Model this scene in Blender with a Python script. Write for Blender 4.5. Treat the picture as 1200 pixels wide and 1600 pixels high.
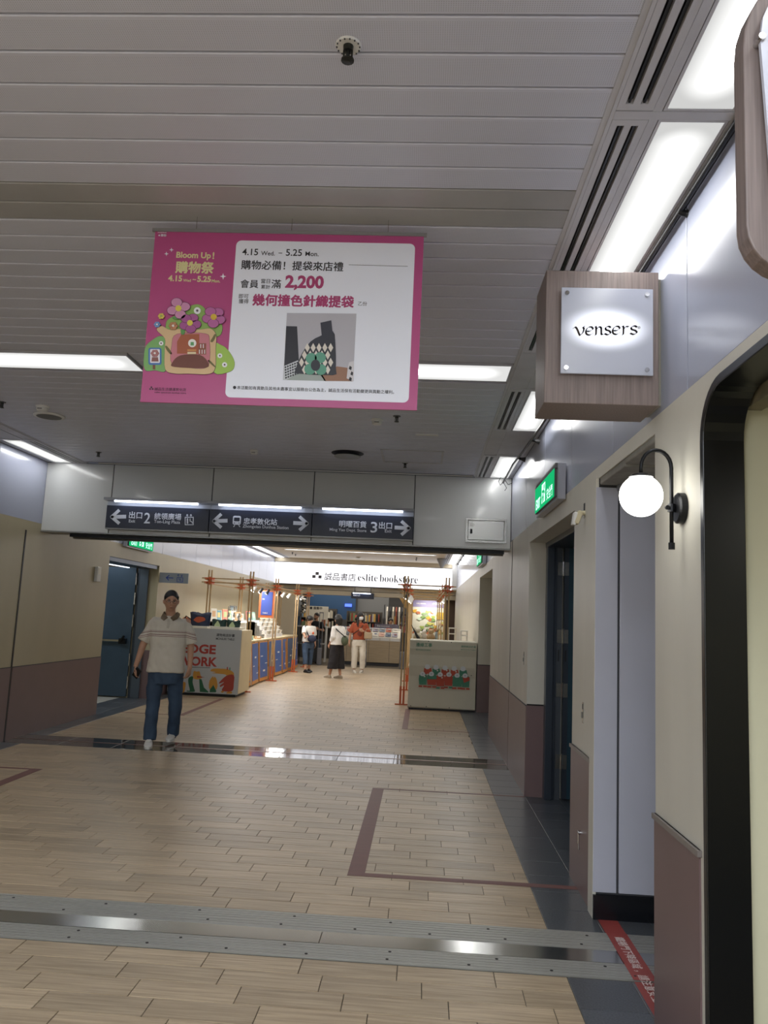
import bpy, bmesh, math, random
from mathutils import Vector, Matrix
random.seed(7)
for _o in list(bpy.data.objects): bpy.data.objects.remove(_o)
SC = bpy.context.scene; COL = SC.collection
PI = math.pi

# ------------------------------------------------------------------ camera, world, exposure
cam_d = bpy.data.cameras.new('camera'); cam = bpy.data.objects.new('camera', cam_d); COL.objects.link(cam)
cam_d.sensor_fit = 'HORIZONTAL'; cam_d.sensor_width = 36.0; cam_d.lens = 36.593; cam_d.clip_start = 0.03; cam_d.clip_end = 200
_R = Matrix(((0.9978336324622558, 0.03770010126769195, -0.05391423088188857),
             (0.04836011130316371, 0.1352697203863273, 0.9896279110763552),
             (0.04460203540115, -0.9900913115016263, 0.13315349536179652)))
_M = Matrix.Identity(4)
for _i in range(3):
    _M[_i][0] = _R[_i][0]; _M[_i][1] = -_R[_i][1]; _M[_i][2] = -_R[_i][2]
_M[2][3] = 1.5
cam.matrix_world = _M; SC.camera = cam
SC.view_settings.view_transform = 'Standard'; SC.view_settings.look = 'None'
SC.view_settings.exposure = 0.35; SC.view_settings.gamma = 1.0; SC.view_settings.use_curve_mapping = False
w = bpy.data.worlds.new('world'); SC.world = w; w.use_nodes = True
w.node_tree.nodes['Background'].inputs[0].default_value = (.75, .82, 1, 1)
w.node_tree.nodes['Background'].inputs[1].default_value = 0.25
NEAR_CORE = 12.0      # ceiling light diffusers, near zone (where the tube shows through)
FAR_CORE = 7.0       # the same beyond the shutter header
SIGN_LIT = 1.5     # lit shop fascia
def area(name, loc, sx, sy, watts, color=(1, 1, 1), rot=(0, 0, 0)):
    l = bpy.data.lights.new(name, 'AREA'); l.shape = 'RECTANGLE'; l.size = sx; l.size_y = sy; l.energy = watts; l.color = color
    o = bpy.data.objects.new(name, l); COL.objects.link(o); o.location = loc; o.rotation_euler = rot
    return o
# ceiling lamps of the hall behind the camera and inside the right-hand shop, the book shop's own ceiling light
area('hall_lamp', (-1.2, -2.0, 3.05), 3.2, 3.2, 300, (.84, .91, 1))
area('shop_lamp', (2.3, 0.9, 2.22), .8, .8, 13, (1, .98, .9))
area('corridor_lamp', (2.6, 3.95, 2.3), .6, .5, 9, (.86, .9, 1))
area('bookshop_lamp', (-1.8, 26.0, 2.62), 5.0, 3.0, 75, (1, .9, .76))
area('bookshop_lamp_back', (-1.8, 29.8, 2.62), 5.0, 2.0, 30, (1, .88, .72))
area('arcade_fill', (-1.7, 17.5, 3.05), 3.4, 9.0, 85, (1, .97, .93))  # added fill without a fixture, makes up for the dimmed shop fascia

# ------------------------------------------------------------------ helpers
def lin(c):
    if isinstance(c, str):
        c = [int(c[i:i + 2], 16) / 255 for i in (1, 3, 5)]
    return tuple((x / 12.92 if x <= .04045 else ((x + .055) / 1.055) ** 2.4) for x in c)
_MATS = {}
def mat(name, c, rough=.5, metal=0., var=0., vs=8., bump=0., bs=60., coat=0., spec=.5, stretch=None, emis=0., rnd=0., ior=None, trans=0.):
    if name in _MATS: return _MATS[name]
    m = bpy.data.materials.new(name); m.use_nodes = True; nt = m.node_tree; N = nt.nodes; L = nt.links
    b = N['Principled BSDF']; col = lin(c)
    b.inputs['Base Color'].default_value = (*col, 1); b.inputs['Roughness'].default_value = rough
    b.inputs['Metallic'].default_value = metal; b.inputs['Specular IOR Level'].default_value = spec
    b.inputs['Coat Weight'].default_value = coat; b.inputs['Coat Roughness'].default_value = .06
    b.inputs['Transmission Weight'].default_value = trans
    if emis:
        b.inputs['Emission Color'].default_value = (*col, 1); b.inputs['Emission Strength'].default_value = emis
    if var or bump or rnd:
        tc = N.new('ShaderNodeTexCoord'); mp = N.new('ShaderNodeMapping'); L.new(tc.outputs['Object'], mp.inputs[0])
        if stretch: mp.inputs['Scale'].default_value = stretch
        src = None
        if var:
            n = N.new('ShaderNodeTexNoise'); n.inputs['Scale'].default_value = vs; n.inputs['Detail'].default_value = 5
            L.new(mp.outputs[0], n.inputs[0])
            src = n.outputs[0]
            r = N.new('ShaderNodeMapRange'); r.inputs[1].default_value = .3; r.inputs[2].default_value = .7
            r.inputs[3].default_value = 1 - var; r.inputs[4].default_value = 1 + var; L.new(src, r.inputs[0]); src = r.outputs[0]
        if rnd:
            oi = N.new('ShaderNodeObjectInfo'); r2 = N.new('ShaderNodeMapRange'); r2.inputs[3].default_value = 1 - rnd; r2.inputs[4].default_value = 1 + rnd
            L.new(oi.outputs['Random'], r2.inputs[0])
            if src is None: src = r2.outputs[0]
            else:
                mm = N.new('ShaderNodeMath'); mm.operation = 'MULTIPLY'; L.new(src, mm.inputs[0]); L.new(r2.outputs[0], mm.inputs[1]); src = mm.outputs[0]
        if src is not None:
            vm = N.new('ShaderNodeVectorMath'); vm.operation = 'SCALE'; vm.inputs[0].default_value = col
            L.new(src, vm.inputs['Scale']); L.new(vm.outputs[0], b.inputs['Base Color'])
        if bump:
            n2 = N.new('ShaderNodeTexNoise'); n2.inputs['Scale'].default_value = bs; n2.inputs['Detail'].default_value = 3
            L.new(mp.outputs[0], n2.inputs[0]); bp = N.new('ShaderNodeBump'); bp.inputs['Strength'].default_value = bump
            bp.inputs['Distance'].default_value = .01; L.new(n2.outputs[0], bp.inputs['Height']); L.new(bp.outputs[0], b.inputs['Normal'])
    _MATS[name] = m
    return m
def emit(name, c, s):
    if name in _MATS: return _MATS[name]
    m = bpy.data.materials.new(name); m.use_nodes = True; nt = m.node_tree; nt.nodes.clear()
    e = nt.nodes.new('ShaderNodeEmission'); o = nt.nodes.new('ShaderNodeOutputMaterial'); nt.links.new(e.outputs[0], o.inputs[0])
    e.inputs[0].default_value = (*lin(c), 1); e.inputs[1].default_value = s
    _MATS[name] = m; return m
def wloc(o):
    v = Vector((0, 0, 0))
    while o is not None: v += o.location; o = o.parent
    return v
def props(o, label=None, cat=None, group=None, kind=None):
    if label: o['label'] = label
    if cat: o['category'] = cat
    if group: o['group'] = group
    if kind: o['kind'] = kind
    return o
def thing(name, label, cat, loc=(0, 0, 0), group=None):
    o = bpy.data.objects.new(name, None); COL.objects.link(o); o.location = loc; o.empty_display_size = .1
    return props(o, label, cat, group)
class MB:
    def __init__(s): s.v = []; s.f = []; s.m = []; s.cur = 0
    def add(s, vs, fs):
        n = len(s.v); s.v += [tuple(p) for p in vs]
        for f in fs: s.f.append(tuple(i + n for i in f)); s.m.append(s.cur)
        return s
    def box(s, x0, x1, y0, y1, z0, z1):
        if x0 > x1: x0, x1 = x1, x0
        if y0 > y1: y0, y1 = y1, y0
        if z0 > z1: z0, z1 = z1, z0
        return s.add([(x0, y0, z0), (x1, y0, z0), (x1, y1, z0), (x0, y1, z0), (x0, y0, z1), (x1, y0, z1), (x1, y1, z1), (x0, y1, z1)],
                     [(0, 3, 2, 1), (4, 5, 6, 7), (0, 1, 5, 4), (1, 2, 6, 5), (2, 3, 7, 6), (3, 0, 4, 7)])
    def obox(s, c, size, M):       # oriented box: centre, full size, 3x3 matrix
        h = [q / 2 for q in size]; vs = []
        for z in (-1, 1):
            for x, y in ((-1, -1), (1, -1), (1, 1), (-1, 1)):
                vs.append(Vector(c) + M @ Vector((x * h[0], y * h[1], z * h[2])))
        return s.add(vs, [(0, 3, 2, 1), (4, 5, 6, 7), (0, 1, 5, 4), (1, 2, 6, 5), (2, 3, 7, 6), (3, 0, 4, 7)])
    def prism(s, poly, axis, a0, a1):   # poly in the other two axes (in xyz order)
        def P(u, v, a):
            return (a, u, v) if axis == 0 else ((u, a, v) if axis == 1 else (u, v, a))
        n = len(poly)
        ar = sum(poly[i][0] * poly[(i + 1) % n][1] - poly[(i + 1) % n][0] * poly[i][1] for i in range(n))
        if (ar < 0) != (axis == 1): poly = poly[::-1]
        lo, hi = min(a0, a1), max(a0, a1)
        vs = [P(u, v, lo) for u, v in poly] + [P(u, v, hi) for u, v in poly]
        return s.add(vs, [tuple(range(n))[::-1], tuple(range(n, 2 * n))] + [(i, (i + 1) % n, (i + 1) % n + n, i + n) for i in range(n)])
    def tube(s, path, r, n=8, caps=True, ry=None):
        path = [Vector(p) for p in path]; k = len(path); rs = r if isinstance(r, (list, tuple)) else [r] * k
        rys = ry if ry is not None else rs
        base = len(s.v); T = []
        for i in range(k):
            T.append((path[min(i + 1, k - 1)] - path[max(i - 1, 0)]).normalized())
        up = Vector((0, 0, 1)) if abs(T[0].z) < .9 else Vector((1, 0, 0))
        a = (up - T[0] * up.dot(T[0])).normalized(); vs = []
        if abs(T[0].z) >= .9 : a = (Vector((1, 0, 0)) - T[0] * T[0].x).normalized()
        for i in range(k):
            a = (a - T[i] * a.dot(T[i])).normalized(); b = T[i].cross(a)
            for j in range(n):
                t = 2 * PI * j / n; vs.append(path[i] + a * (math.cos(t) * rs[i]) + b * (math.sin(t) * rys[i]))
        fs = [(i * n + j, i * n + (j + 1) % n, (i + 1) * n + (j + 1) % n, (i + 1) * n + j) for i in range(k - 1) for j in range(n)]
        if caps: fs += [tuple(range(n))[::-1], tuple(range((k - 1) * n, k * n))]
        return s.add(vs, fs)
    def lathe(s, prof, c=(0, 0, 0), n=20, M=None):   # prof: (r, z) from bottom to top
        vs = []; k = len(prof)
        for r, z in prof:
            for j in range(n):
                p = Vector((max(r, 1e-4) * math.cos(2 * PI * j / n), max(r, 1e-4) * math.sin(2 * PI * j / n), z))
                if M is not None: p = M @ p
                vs.append(Vector(c) + p)
        fs = [(i * n + j, i * n + (j + 1) % n, (i + 1) * n + (j + 1) % n, (i + 1) * n + j) for i in range(k - 1) for j in range(n)]
        fs += [tuple(range(n))[::-1], tuple(range((k - 1) * n, k * n))]
        return s.add(vs, fs)
    def ball(s, c, r, n=16, m=10, sc=(1, 1, 1)):
        prof = [(r * math.cos(-PI / 2 + PI * i / m), r * math.sin(-PI / 2 + PI * i / m)) for i in range(m + 1)]
        return s.lathe(prof, c, n, Matrix.Diagonal(sc))
    def flat(s, poly, plane, a, t=.0006):   # thin printed shape: plane 'y-' faces -Y, 'x-' faces -X, 'x+' faces +X, 'z+' faces up
        if plane == 'y-': return s.prism(poly, 1, a - t, a)
        if plane == 'x-': return s.prism(poly, 0, a - t, a)
        if plane == 'x+': return s.prism(poly, 0, a, a + t)
        return s.prism(poly, 2, a, a + t)
    def mesh(s, name, mats, off=(0, 0, 0), smooth=False):
        me = bpy.data.meshes.new(name); o = Vector(off)
        me.from_pydata([(p[0] - o.x, p[1] - o.y, p[2] - o.z) for p in s.v], [], s.f)
        mats = mats if isinstance(mats, (list, tuple)) else [mats]
        for m in mats: me.materials.append(m)
        if len(mats) > 1: me.polygons.foreach_set('material_index', s.m)
        if smooth: me.polygons.foreach_set('use_smooth', [True] * len(me.polygons))
        me.update(); return me
    def build(s, name, mats, parent=None, smooth=False, bevel=0., label=None, cat=None, group=None, kind=None, seg=2):
        if parent is not None: off = wloc(parent); loc = (0, 0, 0)
        else:
            xs = [p[0] for p in s.v]; ys = [p[1] for p in s.v]; zs = [p[2] for p in s.v]
            off = ((min(xs) + max(xs)) / 2, (min(ys) + max(ys)) / 2, min(zs)); loc = off
        o = bpy.data.objects.new(name, s.mesh(name, mats, off, smooth)); COL.objects.link(o); o.location = loc
        if parent is not None: o.parent = parent
        if bevel:
            bv = o.modifiers.new('bevel', 'BEVEL'); bv.width = bevel; bv.segments = seg; bv.limit_method = 'ANGLE'; bv.angle_limit = math.radians(40)
        return props(o, label, cat, group, kind)
def B(*a): return MB().box(*a)
def rrect(x0, x1, z0, z1, r, n=5):
    out = []
    for cx, cz, a in ((x1 - r, z0 + r, -PI / 2), (x1 - r, z1 - r, 0), (x0 + r, z1 - r, PI / 2), (x0 + r, z0 + r, PI)):
        out += [(cx + r * math.cos(a + PI / 2 * i / n), cz + r * math.sin(a + PI / 2 * i / n)) for i in range(n + 1)]
    return out
def circ(cx, cz, r, n=16, rz=None):
    rz = rz or r
    return [(cx + r * math.cos(2 * PI * i / n), cz + rz * math.sin(2 * PI * i / n)) for i in range(n)]
FACE = {'y-': (PI / 2, 0, 0), 'x-': (PI / 2, 0, -PI / 2), 'x+': (PI / 2, 0, PI / 2), 'z+': (0, 0, 0), 'zr': (0, 0, -PI / 2)}
def text(body, size, m, loc, face='y-', parent=None, bold=0., align='LEFT', name='lettering', width=None, spacing=1., height=None, ext=.0006):
    cjk = any(0x2E80 < ord(ch) < 0xFFF0 for ch in body)
    cu = bpy.data.curves.new(name, 'FONT'); cu.body = body; cu.size = size; cu.offset = 0 if cjk else bold * size; cu.extrude = 0 if cjk and bold else ext
    cu.align_x = align; cu.space_character = spacing; cu.resolution_u = 3
    o = bpy.data.objects.new(name, cu); COL.objects.link(o)
    dg = bpy.context.evaluated_depsgraph_get(); me = bpy.data.meshes.new_from_object(o.evaluated_get(dg))
    bpy.data.objects.remove(o)
    if cjk and bold:            # heavier Chinese strokes: the flat glyph repeated with small shifts
        vs = [v.co.copy() for v in me.vertices]; fs = [tuple(p.vertices) for p in me.polygons]; nv, nf = [], []
        for q in range(6):
            dx, dy = bold * size * math.cos(q * PI / 3), bold * size * math.sin(q * PI / 3); n0 = len(nv)
            nv += [(c.x + dx, c.y + dy, ext + q * 2e-5) for c in vs]; nf += [tuple(i + n0 for i in f) for f in fs]
        me = bpy.data.meshes.new(name); me.from_pydata(nv, [], nf)
    me.materials.clear(); me.materials.append(m)
    xs = [v.co.x for v in me.vertices]; ys = [v.co.y for v in me.vertices]
    if not xs: return None
    if width:
        k = width / (max(xs) - min(xs)); ky = height / (max(ys) - min(ys)) if height else k
        x0, y0 = min(xs), min(ys)
        for v in me.vertices: v.co.x = (v.co.x - x0) * k; v.co.y = (v.co.y - y0) * ky
    o = bpy.data.objects.new(name, me); COL.objects.link(o)
    o.rotation_euler = FACE[face]
    p = wloc(parent) if parent is not None else Vector((0, 0, 0))
    o.location = Vector(loc) - p
    if parent is not None: o.parent = parent
    return o
def copy_tree(o, parent=None):
    c = o.copy(); COL.objects.link(c)
    if parent is not None: c.parent = parent
    for ch in list(o.children): copy_tree(ch, c)
    return c

ORD = ['first', 'second', 'third', 'fourth', 'fifth', 'sixth', 'seventh', 'eighth', 'ninth', 'tenth', 'eleventh', 'twelfth', 'thirteenth', 'fourteenth', 'fifteenth', 'sixteenth', 'seventeenth', 'eighteenth', 'nineteenth', 'twentieth', 'twenty-first', 'twenty-second', 'twenty-third', 'twenty-fourth', 'twenty-fifth', 'twenty-sixth']
CNAME = {'#8a3b30': 'brick red', '#d0c8b4': 'cream', '#39516e': 'dark blue', '#6e7f5c': 'olive green', '#c29a4e': 'mustard', '#b9b4aa': 'grey', '#2f3338': 'black', '#a86a48': 'brown', '#7b8fa3': 'light blue', '#e0dccf': 'white', '#5b3a52': 'plum', '#c4574a': 'red'}
def at(px, py, X=None, Y=None, Z=None):      # the point of a known plane that a photo pixel measures
    d = _R @ Vector((px - 600, py - 800, 1219.77)); c = Vector((0, 0, 1.5))
    t = (X - c.x) / d.x if X is not None else ((Y - c.y) / d.y if Y is not None else (Z - c.z) / d.z)
    return c + d * t
# ------------------------------------------------------------------ materials of the shell
beige = mat('beige_laminate', '#c6c3b8', rough=.45, var=.05, vs=3, stretch=(1, 1, .25))
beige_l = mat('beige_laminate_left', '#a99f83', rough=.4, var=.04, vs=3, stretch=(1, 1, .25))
brown = mat('wine_brown_laminate', '#6f5a5a', rough=.38, var=.04, vs=5)
cap_m = mat('dado_cap', '#77706c', rough=.4)
clad_m = mat('glossy_white_cladding', '#a4a9bc', rough=.2, coat=.2, bump=.015, bs=2.2)
head_m = mat('header_cladding', '#c3c5c4', rough=.22, coat=.4, bump=.015, bs=2)
joint_m = mat('dark_joint', '#3b3c40', rough=.7)
steel_d = mat('dark_steel', '#26282c', rough=.4, metal=.5)
black_g = mat('black_gloss', '#08090b', rough=.3)
white_p = mat('white_paint', '#b1b3c0', rough=.35, var=.02, vs=4)
ceil_w = mat('ceiling_trim_paint', '#bcbcc2', rough=.45, var=.06, vs=6)
grout_m = mat('grout', '#5b5347', rough=.9)

def plank_mat(name, attr):
    m = bpy.data.materials.new(name); m.use_nodes = True; nt = m.node_tree; N = nt.nodes; L = nt.links; b = N['Principled BSDF']
    tc = N.new('ShaderNodeTexCoord'); mp = N.new('ShaderNodeMapping'); L.new(tc.outputs['Object'], mp.inputs[0])
    if attr:
        rn = N.new('ShaderNodeAttribute'); rn.attribute_name = 'tone'; rv = rn.outputs['Fac']
    else:
        rn = N.new('ShaderNodeObjectInfo'); rv = rn.outputs['Random']
    mp.inputs['Scale'].default_value = (3.0, 70, 1)
    cb = N.new('ShaderNodeCombineXYZ'); mu = N.new('ShaderNodeMath'); mu.operation = 'MULTIPLY'; mu.inputs[1].default_value = 37
    L.new(rv, mu.inputs[0]); L.new(mu.outputs[0], cb.inputs[0]); L.new(mu.outputs[0], cb.inputs[2]); L.new(cb.outputs[0], mp.inputs['Location'])
    n = N.new('ShaderNodeTexNoise'); n.inputs['Scale'].default_value = 1.; n.inputs['Detail'].default_value = 6; n.inputs['Roughness'].default_value = .6
    L.new(mp.outputs[0], n.inputs[0])
    cr = N.new('ShaderNodeValToRGB'); e = cr.color_ramp.elements
    e[0].position = .32; e[0].color = (*lin('#8f7c63'), 1); e[1].position = .66; e[1].color = (*lin('#b8a488'), 1)
    L.new(n.outputs[0], cr.inputs[0])
    r2 = N.new('ShaderNodeMapRange'); r2.inputs[3].default_value = .82; r2.inputs[4].default_value = 1.1; L.new(rv, r2.inputs[0])
    vm = N.new('ShaderNodeVectorMath'); vm.operation = 'SCALE'; L.new(cr.outputs[0], vm.inputs[0]); L.new(r2.outputs[0], vm.inputs['Scale'])
    L.new(vm.outputs[0], b.inputs['Base Color']); b.inputs['Roughness'].default_value = .36
    bp = N.new('ShaderNodeBump'); bp.inputs['Strength'].default_value = .12; bp.inputs['Distance'].default_value = .002
    L.new(n.outputs[0], bp.inputs['Height']); L.new(bp.outputs[0], b.inputs['Normal'])
    return m
plank_m = plank_mat('wood_look_tile', False); plank_a = plank_mat('wood_look_tile_field', True)
gran_m = mat('dark_granite', '#4a4d52', rough=.3, var=.35, vs=130, rnd=.12, bump=.03, bs=90)
gran_p = mat('polished_dark_granite', '#3a3836', rough=.07, var=.2, vs=120, rnd=.1, spec=.9)

# ------------------------------------------------------------------ floor
XR, XL = .955, -4.43            # faces of the two side walls
YH = 8.75                      # front of the header
YF = 23.2                      # lit shop front
TW, TL = .144, .415
floor = B(-7, 4.2, -4.2, 32, -.12, -.004).build('floor', grout_m, kind='structure')
def tile_mesh(lx, ly, m, g=.0035):
    b = MB(); x, y, c = lx / 2 - g / 2, ly / 2 - g / 2, .0012
    b.add([(-x, -y, -.0038), (x, -y, -.0038), (x, y, -.0038), (-x, y, -.0038), (-x, -y, -c), (x, -y, -c), (x, y, -c), (-x, y, -c),
           (-x + c, -y + c, 0), (x - c, -y + c, 0), (x - c, y - c, 0), (-x + c, y - c, 0)],
          [(0, 1, 5, 4), (1, 2, 6, 5), (2, 3, 7, 6), (3, 0, 4, 7), (4, 5, 9, 8), (5, 6, 10, 9), (6, 7, 11, 10), (7, 4, 8, 11), (8, 9, 10, 11)])
    return b.mesh('tile', m)
_tm = {}
def put_tile(name, cx, cy, lx, ly, m):
    k = (round(lx, 3), round(ly, 3), m.name)
    if k not in _tm: _tm[k] = tile_mesh(lx, ly, m)
    o = bpy.data.objects.new(name, _tm[k]); COL.objects.link(o); o.parent = floor; o.location = Vector((cx, cy, 0)) - floor.location
    return o
rows = []
for k in range(-54, 4): rows.append((3.635 - TW * (k + 54 + 1) + TW / 2, k + 54))
rowsets = [3.635 - TW * (i + .5) for i in range(52)]                  # in front of the metal joint, towards and behind the camera
n_mid = 29; tw2 = (8.35 - 4.16) / n_mid
rowsets += [4.16 + tw2 * (i + .5) for i in range(n_mid)]
rowsets += [8.925 + TW * (i + .5) for i in range(100)]
cands = []
for ri, y in enumerate(rowsets):
    ph = (.105 * (ri if y < 3.64 else -ri)) % TL
    x = -4.2 - TL + ph
    xr = .68
    while x < xr - .001:
        a, b = max(x, -4.2), min(x + TL, xr)
        if b - a > .02: cands.append((y, a, b, (tw2 if 4.16 < y < 8.35 else TW)))
        x += TL
def in_view(y, a, b):
    if y < 2.95: return False
    d = _M.inverted() @ Vector(((a + b) / 2, y, 0))
    if d.z > 0: return False
    u = 600 + 1219.77 * d.x / -d.z; v = 800 - 1219.77 * d.y / -d.z
    return -25 < u < 1225 and v < 1625
vis = sorted([c for c in cands if in_view(*c[:3])], key=lambda c: c[0])[:296]
vs_ = set(vis)
for y, a, b, tw in vis: put_tile('tile', (a + b) / 2, y, b - a, tw, plank_m)
far = MB(); tones = []
for c in cands:
    if c in vs_: continue
    y, a, b, tw = c; g = .002
    n0 = len(far.f); far.box(a + g, b - g, y - tw / 2 + g, y + tw / 2 - g, -.0038, 0)
    t = random.random(); tones += [t] * 6
fo = far.build('tile_field', plank_a, floor, kind='stuff')
at_ = fo.data.attributes.new('tone', 'FLOAT', 'FACE'); at_.data.foreach_set('value', tones)
# granite borders and recess floors
def granite_run(x0, x1, y0, y1, ty=.274, m=gran_m, tx=None):
    ny = max(1, round((y1 - y0) / ty)); nx = max(1, round((x1 - x0) / (tx or (x1 - x0)))); dy = (y1 - y0) / ny; dx = (x1 - x0) / nx
    for i in range(ny):
        for j in range(nx): put_tile('granite_tile', x0 + dx * (j + .5), y0 + dy * (i + .5), dx, dy, m)
granite_run(.68, .955, 1.71, 3.635)
granite_run(.68, .955, 4.16, 8.35)
granite_run(.955, 2.6, 3.285, 3.635, .35, gran_m, .27); granite_run(.955, 2.6, 4.16, 4.35, .29, gran_m, .27)
granite_run(.955, 2.4, 5.04, 7.16, .274, gran_m, .28)
granite_run(.68, .955, 8.92, 10.95); granite_run(.68, .955, 10.95, 23.1, .8)
granite_run(.955, 1.55, 10.95, 13.37, .6, gran_m, .3)
granite_run(-4.43, -4.2, 4.16, 8.35, .6); granite_run(-4.43, -4.2, 8.92, 13.6, .6)
granite_run(-4.9, -4.43, 10.8, 12.9, .6, gran_m, .47)
granite_run(-4.43, .955, 8.35, 8.62, .27, gran_p, .575); granite_run(-4.43, .955, 8.66, 8.92, .26, gran_p, .575)
B(-4.43, .955, 8.622, 8.658, -.004, .0015).build('shutter_track', mat('rusty_track', '#6a4a42', rough=.35, metal=.4), floor)
B(-6.9, -4.9, 10.3, 13.6, -.004, 0).build('pale_landing_tile', mat('pale_landing', '#b9b7ae', rough=.4), floor)
# expansion joint: ribbed aluminium rails with a smooth strip between
alu = mat('brushed_aluminium', '#aaa9a3', rough=.45, metal=.7, var=.12, vs=6, stretch=(.6, 40, 1), bump=.05, bs=30)
alu_s = mat('polished_aluminium', '#b9b9b6', rough=.17, metal=1., var=.05, vs=3, bump=.02, bs=4)
ej = thing('expansion_joint', 'ribbed aluminium expansion joint crossing the plank floor', 'floor joint', (-1.6, 3.9, 0))
def rail(y0, y1, ribs, nm='ribbed_rail'):
    b = MB(); n = ribs; d = (y1 - y0) / n
    for i in range(n): b.box(-4.43, 2.6, y0 + d * i + .0025, y0 + d * (i + 1) - .0025, -.0035, .004)
    b.box(-4.43, 2.6, y0, y1, -.0035, .0015)
    b.build(nm, alu, ej)
rail(3.645, 3.72, 3); rail(3.722, 3.80, 3); rail(3.945, 4.04, 3); rail(4.042, 4.15, 4)
B(-4.43, -.42, 3.805, 3.94, -.0035, .003).build('smooth_strip', alu_s, ej); B(-.416, 2.6, 3.805, 3.94, -.0035, .0022).build('smooth_strip', alu_s, ej)
sc = MB().lathe([(.0075, 0), (.0075, .0022), (.004, .003)], n=8).mesh('screw', mat('dark_screw', '#2b2725', rough=.5, metal=.6))
for y in (3.68, 3.76, 3.99, 4.1):
    x = -2.3 + random.random() * .3
    while x < 1.3:
        o = bpy.data.objects.new('screw', sc); COL.objects.link(o); o.parent = ej; o.location = Vector((x, y, .003)) - ej.location; x += .36 + (.12 if y in (3.76, 4.1) else 0)

# ------------------------------------------------------------------ floor tapes
tape_m = mat('wine_floor_tape', '#6b4440', rough=.5, var=.12, vs=4, stretch=(1, 40, 1))
tape_r = mat('red_floor_tape', '#8f3d38', rough=.45, var=.05, vs=9)
def tape_u(x0, x1, y0, y1, wv, wn, wf, label, xe=None):
    t = MB(); e = xe if xe is not None else x1
    t.box(x0, x0 + (wv if x1 > x0 else -wv), y0, y1, .0008, .0016)
    a = x0 + (wv if x1 > x0 else -wv)
    t.box(a, e, y0, y0 + wn, .0008, .0016); t.box(a, e, y1 - wf, y1, .0008, .0016)
    t.build('floor_tape', tape_m, label=label, cat='floor tape')
tape_u(-.38, .95, 4.775, 7.155, .1, .06, .035, 'dark red tape frame on the planks in front of the right steel door')
tape_u(-3.37, -4.43, 4.78, 7.15, .1, .06, .05, 'dark red tape corner on the planks at the left edge')
tape_u(-.22, .7, 10.92, 13.33, .08, .05, .04, 'dark red tape frame before the right display counter')
tape_u(-3.3, -4.2, 11.12, 13.45, .08, .05, .04, 'dark red tape frame behind the walking man')
rt = thing('warning_tape', 'red tape with white Chinese lettering across the metal floor joint', 'floor tape', (1.0, 3.7, 0))
for a, b, z in ((4.16, 4.42, .0008), (3.64, 4.155, .0048), (2.7, 3.632, .0008)):
    B(.965, 1.065, a, b, z, z + .0006).build('tape_strip', tape_r, rt)
wt = mat('white_print', '#d9c9c4', rough=.6)
text('鐵捲門下降區域', .05, wt, (.995, 4.10, .0062), 'zr', rt, .012, spacing=.98)
text('，請注意安全', .05, wt, (.995, 3.74, .0062), 'zr', rt, .012, spacing=1.)

# ------------------------------------------------------------------ walls
def arc(cx, cy, r, a0, a1, n=8): return [(cx + r * math.cos(a0 + (a1 - a0) * i / n), cy + r * math.sin(a0 + (a1 - a0) * i / n)) for i in range(n + 1)]
WT = 2.39
wr = MB()
FY, FZ, FR = 2.735, 2.348, .19
hole = [(.0, 0), (.0, FZ - FR)] + arc(FR, FZ - FR, FR, PI, PI / 2)[1:] + arc(FY - FR, FZ - FR, FR, PI / 2, 0) + [(FY, 0)]
wr.prism([(3.285, 0), (3.285, WT), (-4.2, WT), (-4.2, 0)] + hole, 0, XR, XR + .12)
wr.box(XR, XR + .3, 3.285, 4.36, 2.32, WT)
wr.box(XR, 2.8, 4.36, 5.04, 0, WT)
wr.box(XR, XR + .5, 5.04, 7.16, 2.235, WT)
wr.box(XR, 2.6, 7.16, 10.95, 0, WT)
wr.box(XR, XR + .6, 10.95, 13.37, 2.235, WT)
wr.box(XR + .6, XR + .7, 10.95, 13.37, 0, WT)
wr.box(XR, 2.6, 13.37, YF, 0, WT)
wr.box(2.6, 2.7, 3.285, 4.36, 0, WT); wr.box(XR + .12, 2.7, 3.2, 3.285, 0, WT)
wr.box(XR + .02, XR + .12, -4.2, YF, WT, 3.2)
wall_right = wr.build('wall_right', beige, kind='structure')
# dado, cap rails
def dado(parent, x, y0, y1, side=-1, h=.778, capped=False):
    B(x, x + side * .006, y0, y1, 0, h).build('dado_panel', brown, parent)
    B(x, x + side * (.016 if capped else .008), y0 - (.012 if capped else 0), y1, h - (.02 if capped else .006), h + (.0 if capped else .002)).build('dado_cap', cap_m if capped else joint_m, parent)
dado(wall_right, XR, 2.775, 3.285, capped=True); dado(wall_right, XR, 4.46, 5.04, capped=True)
dado(wall_right, XR, 7.16, 8.53); dado(wall_right, XR, 8.56, 10.95); dado(wall_right, XR, 13.37, 23.1)
B(XR, XR + .16, 7.154, 7.16, 0, .78).build('dado_panel', brown, wall_right)
B(XR, XR + .16, 7.152, 7.16, .78, .792).build('dado_cap', black_g, wall_right)
B(XR, XR + .6, 13.364, 13.37, 0, .77).build('dado_panel', brown, wall_right)
B(XR, XR + .6, 13.362, 13.37, .77, .782).build('dado_cap', black_g, wall_right)
B(XR - .004, XR + .01, 8.54, 8.55, 0, WT).build('wall_joint', joint_m, wall_right)
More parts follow.
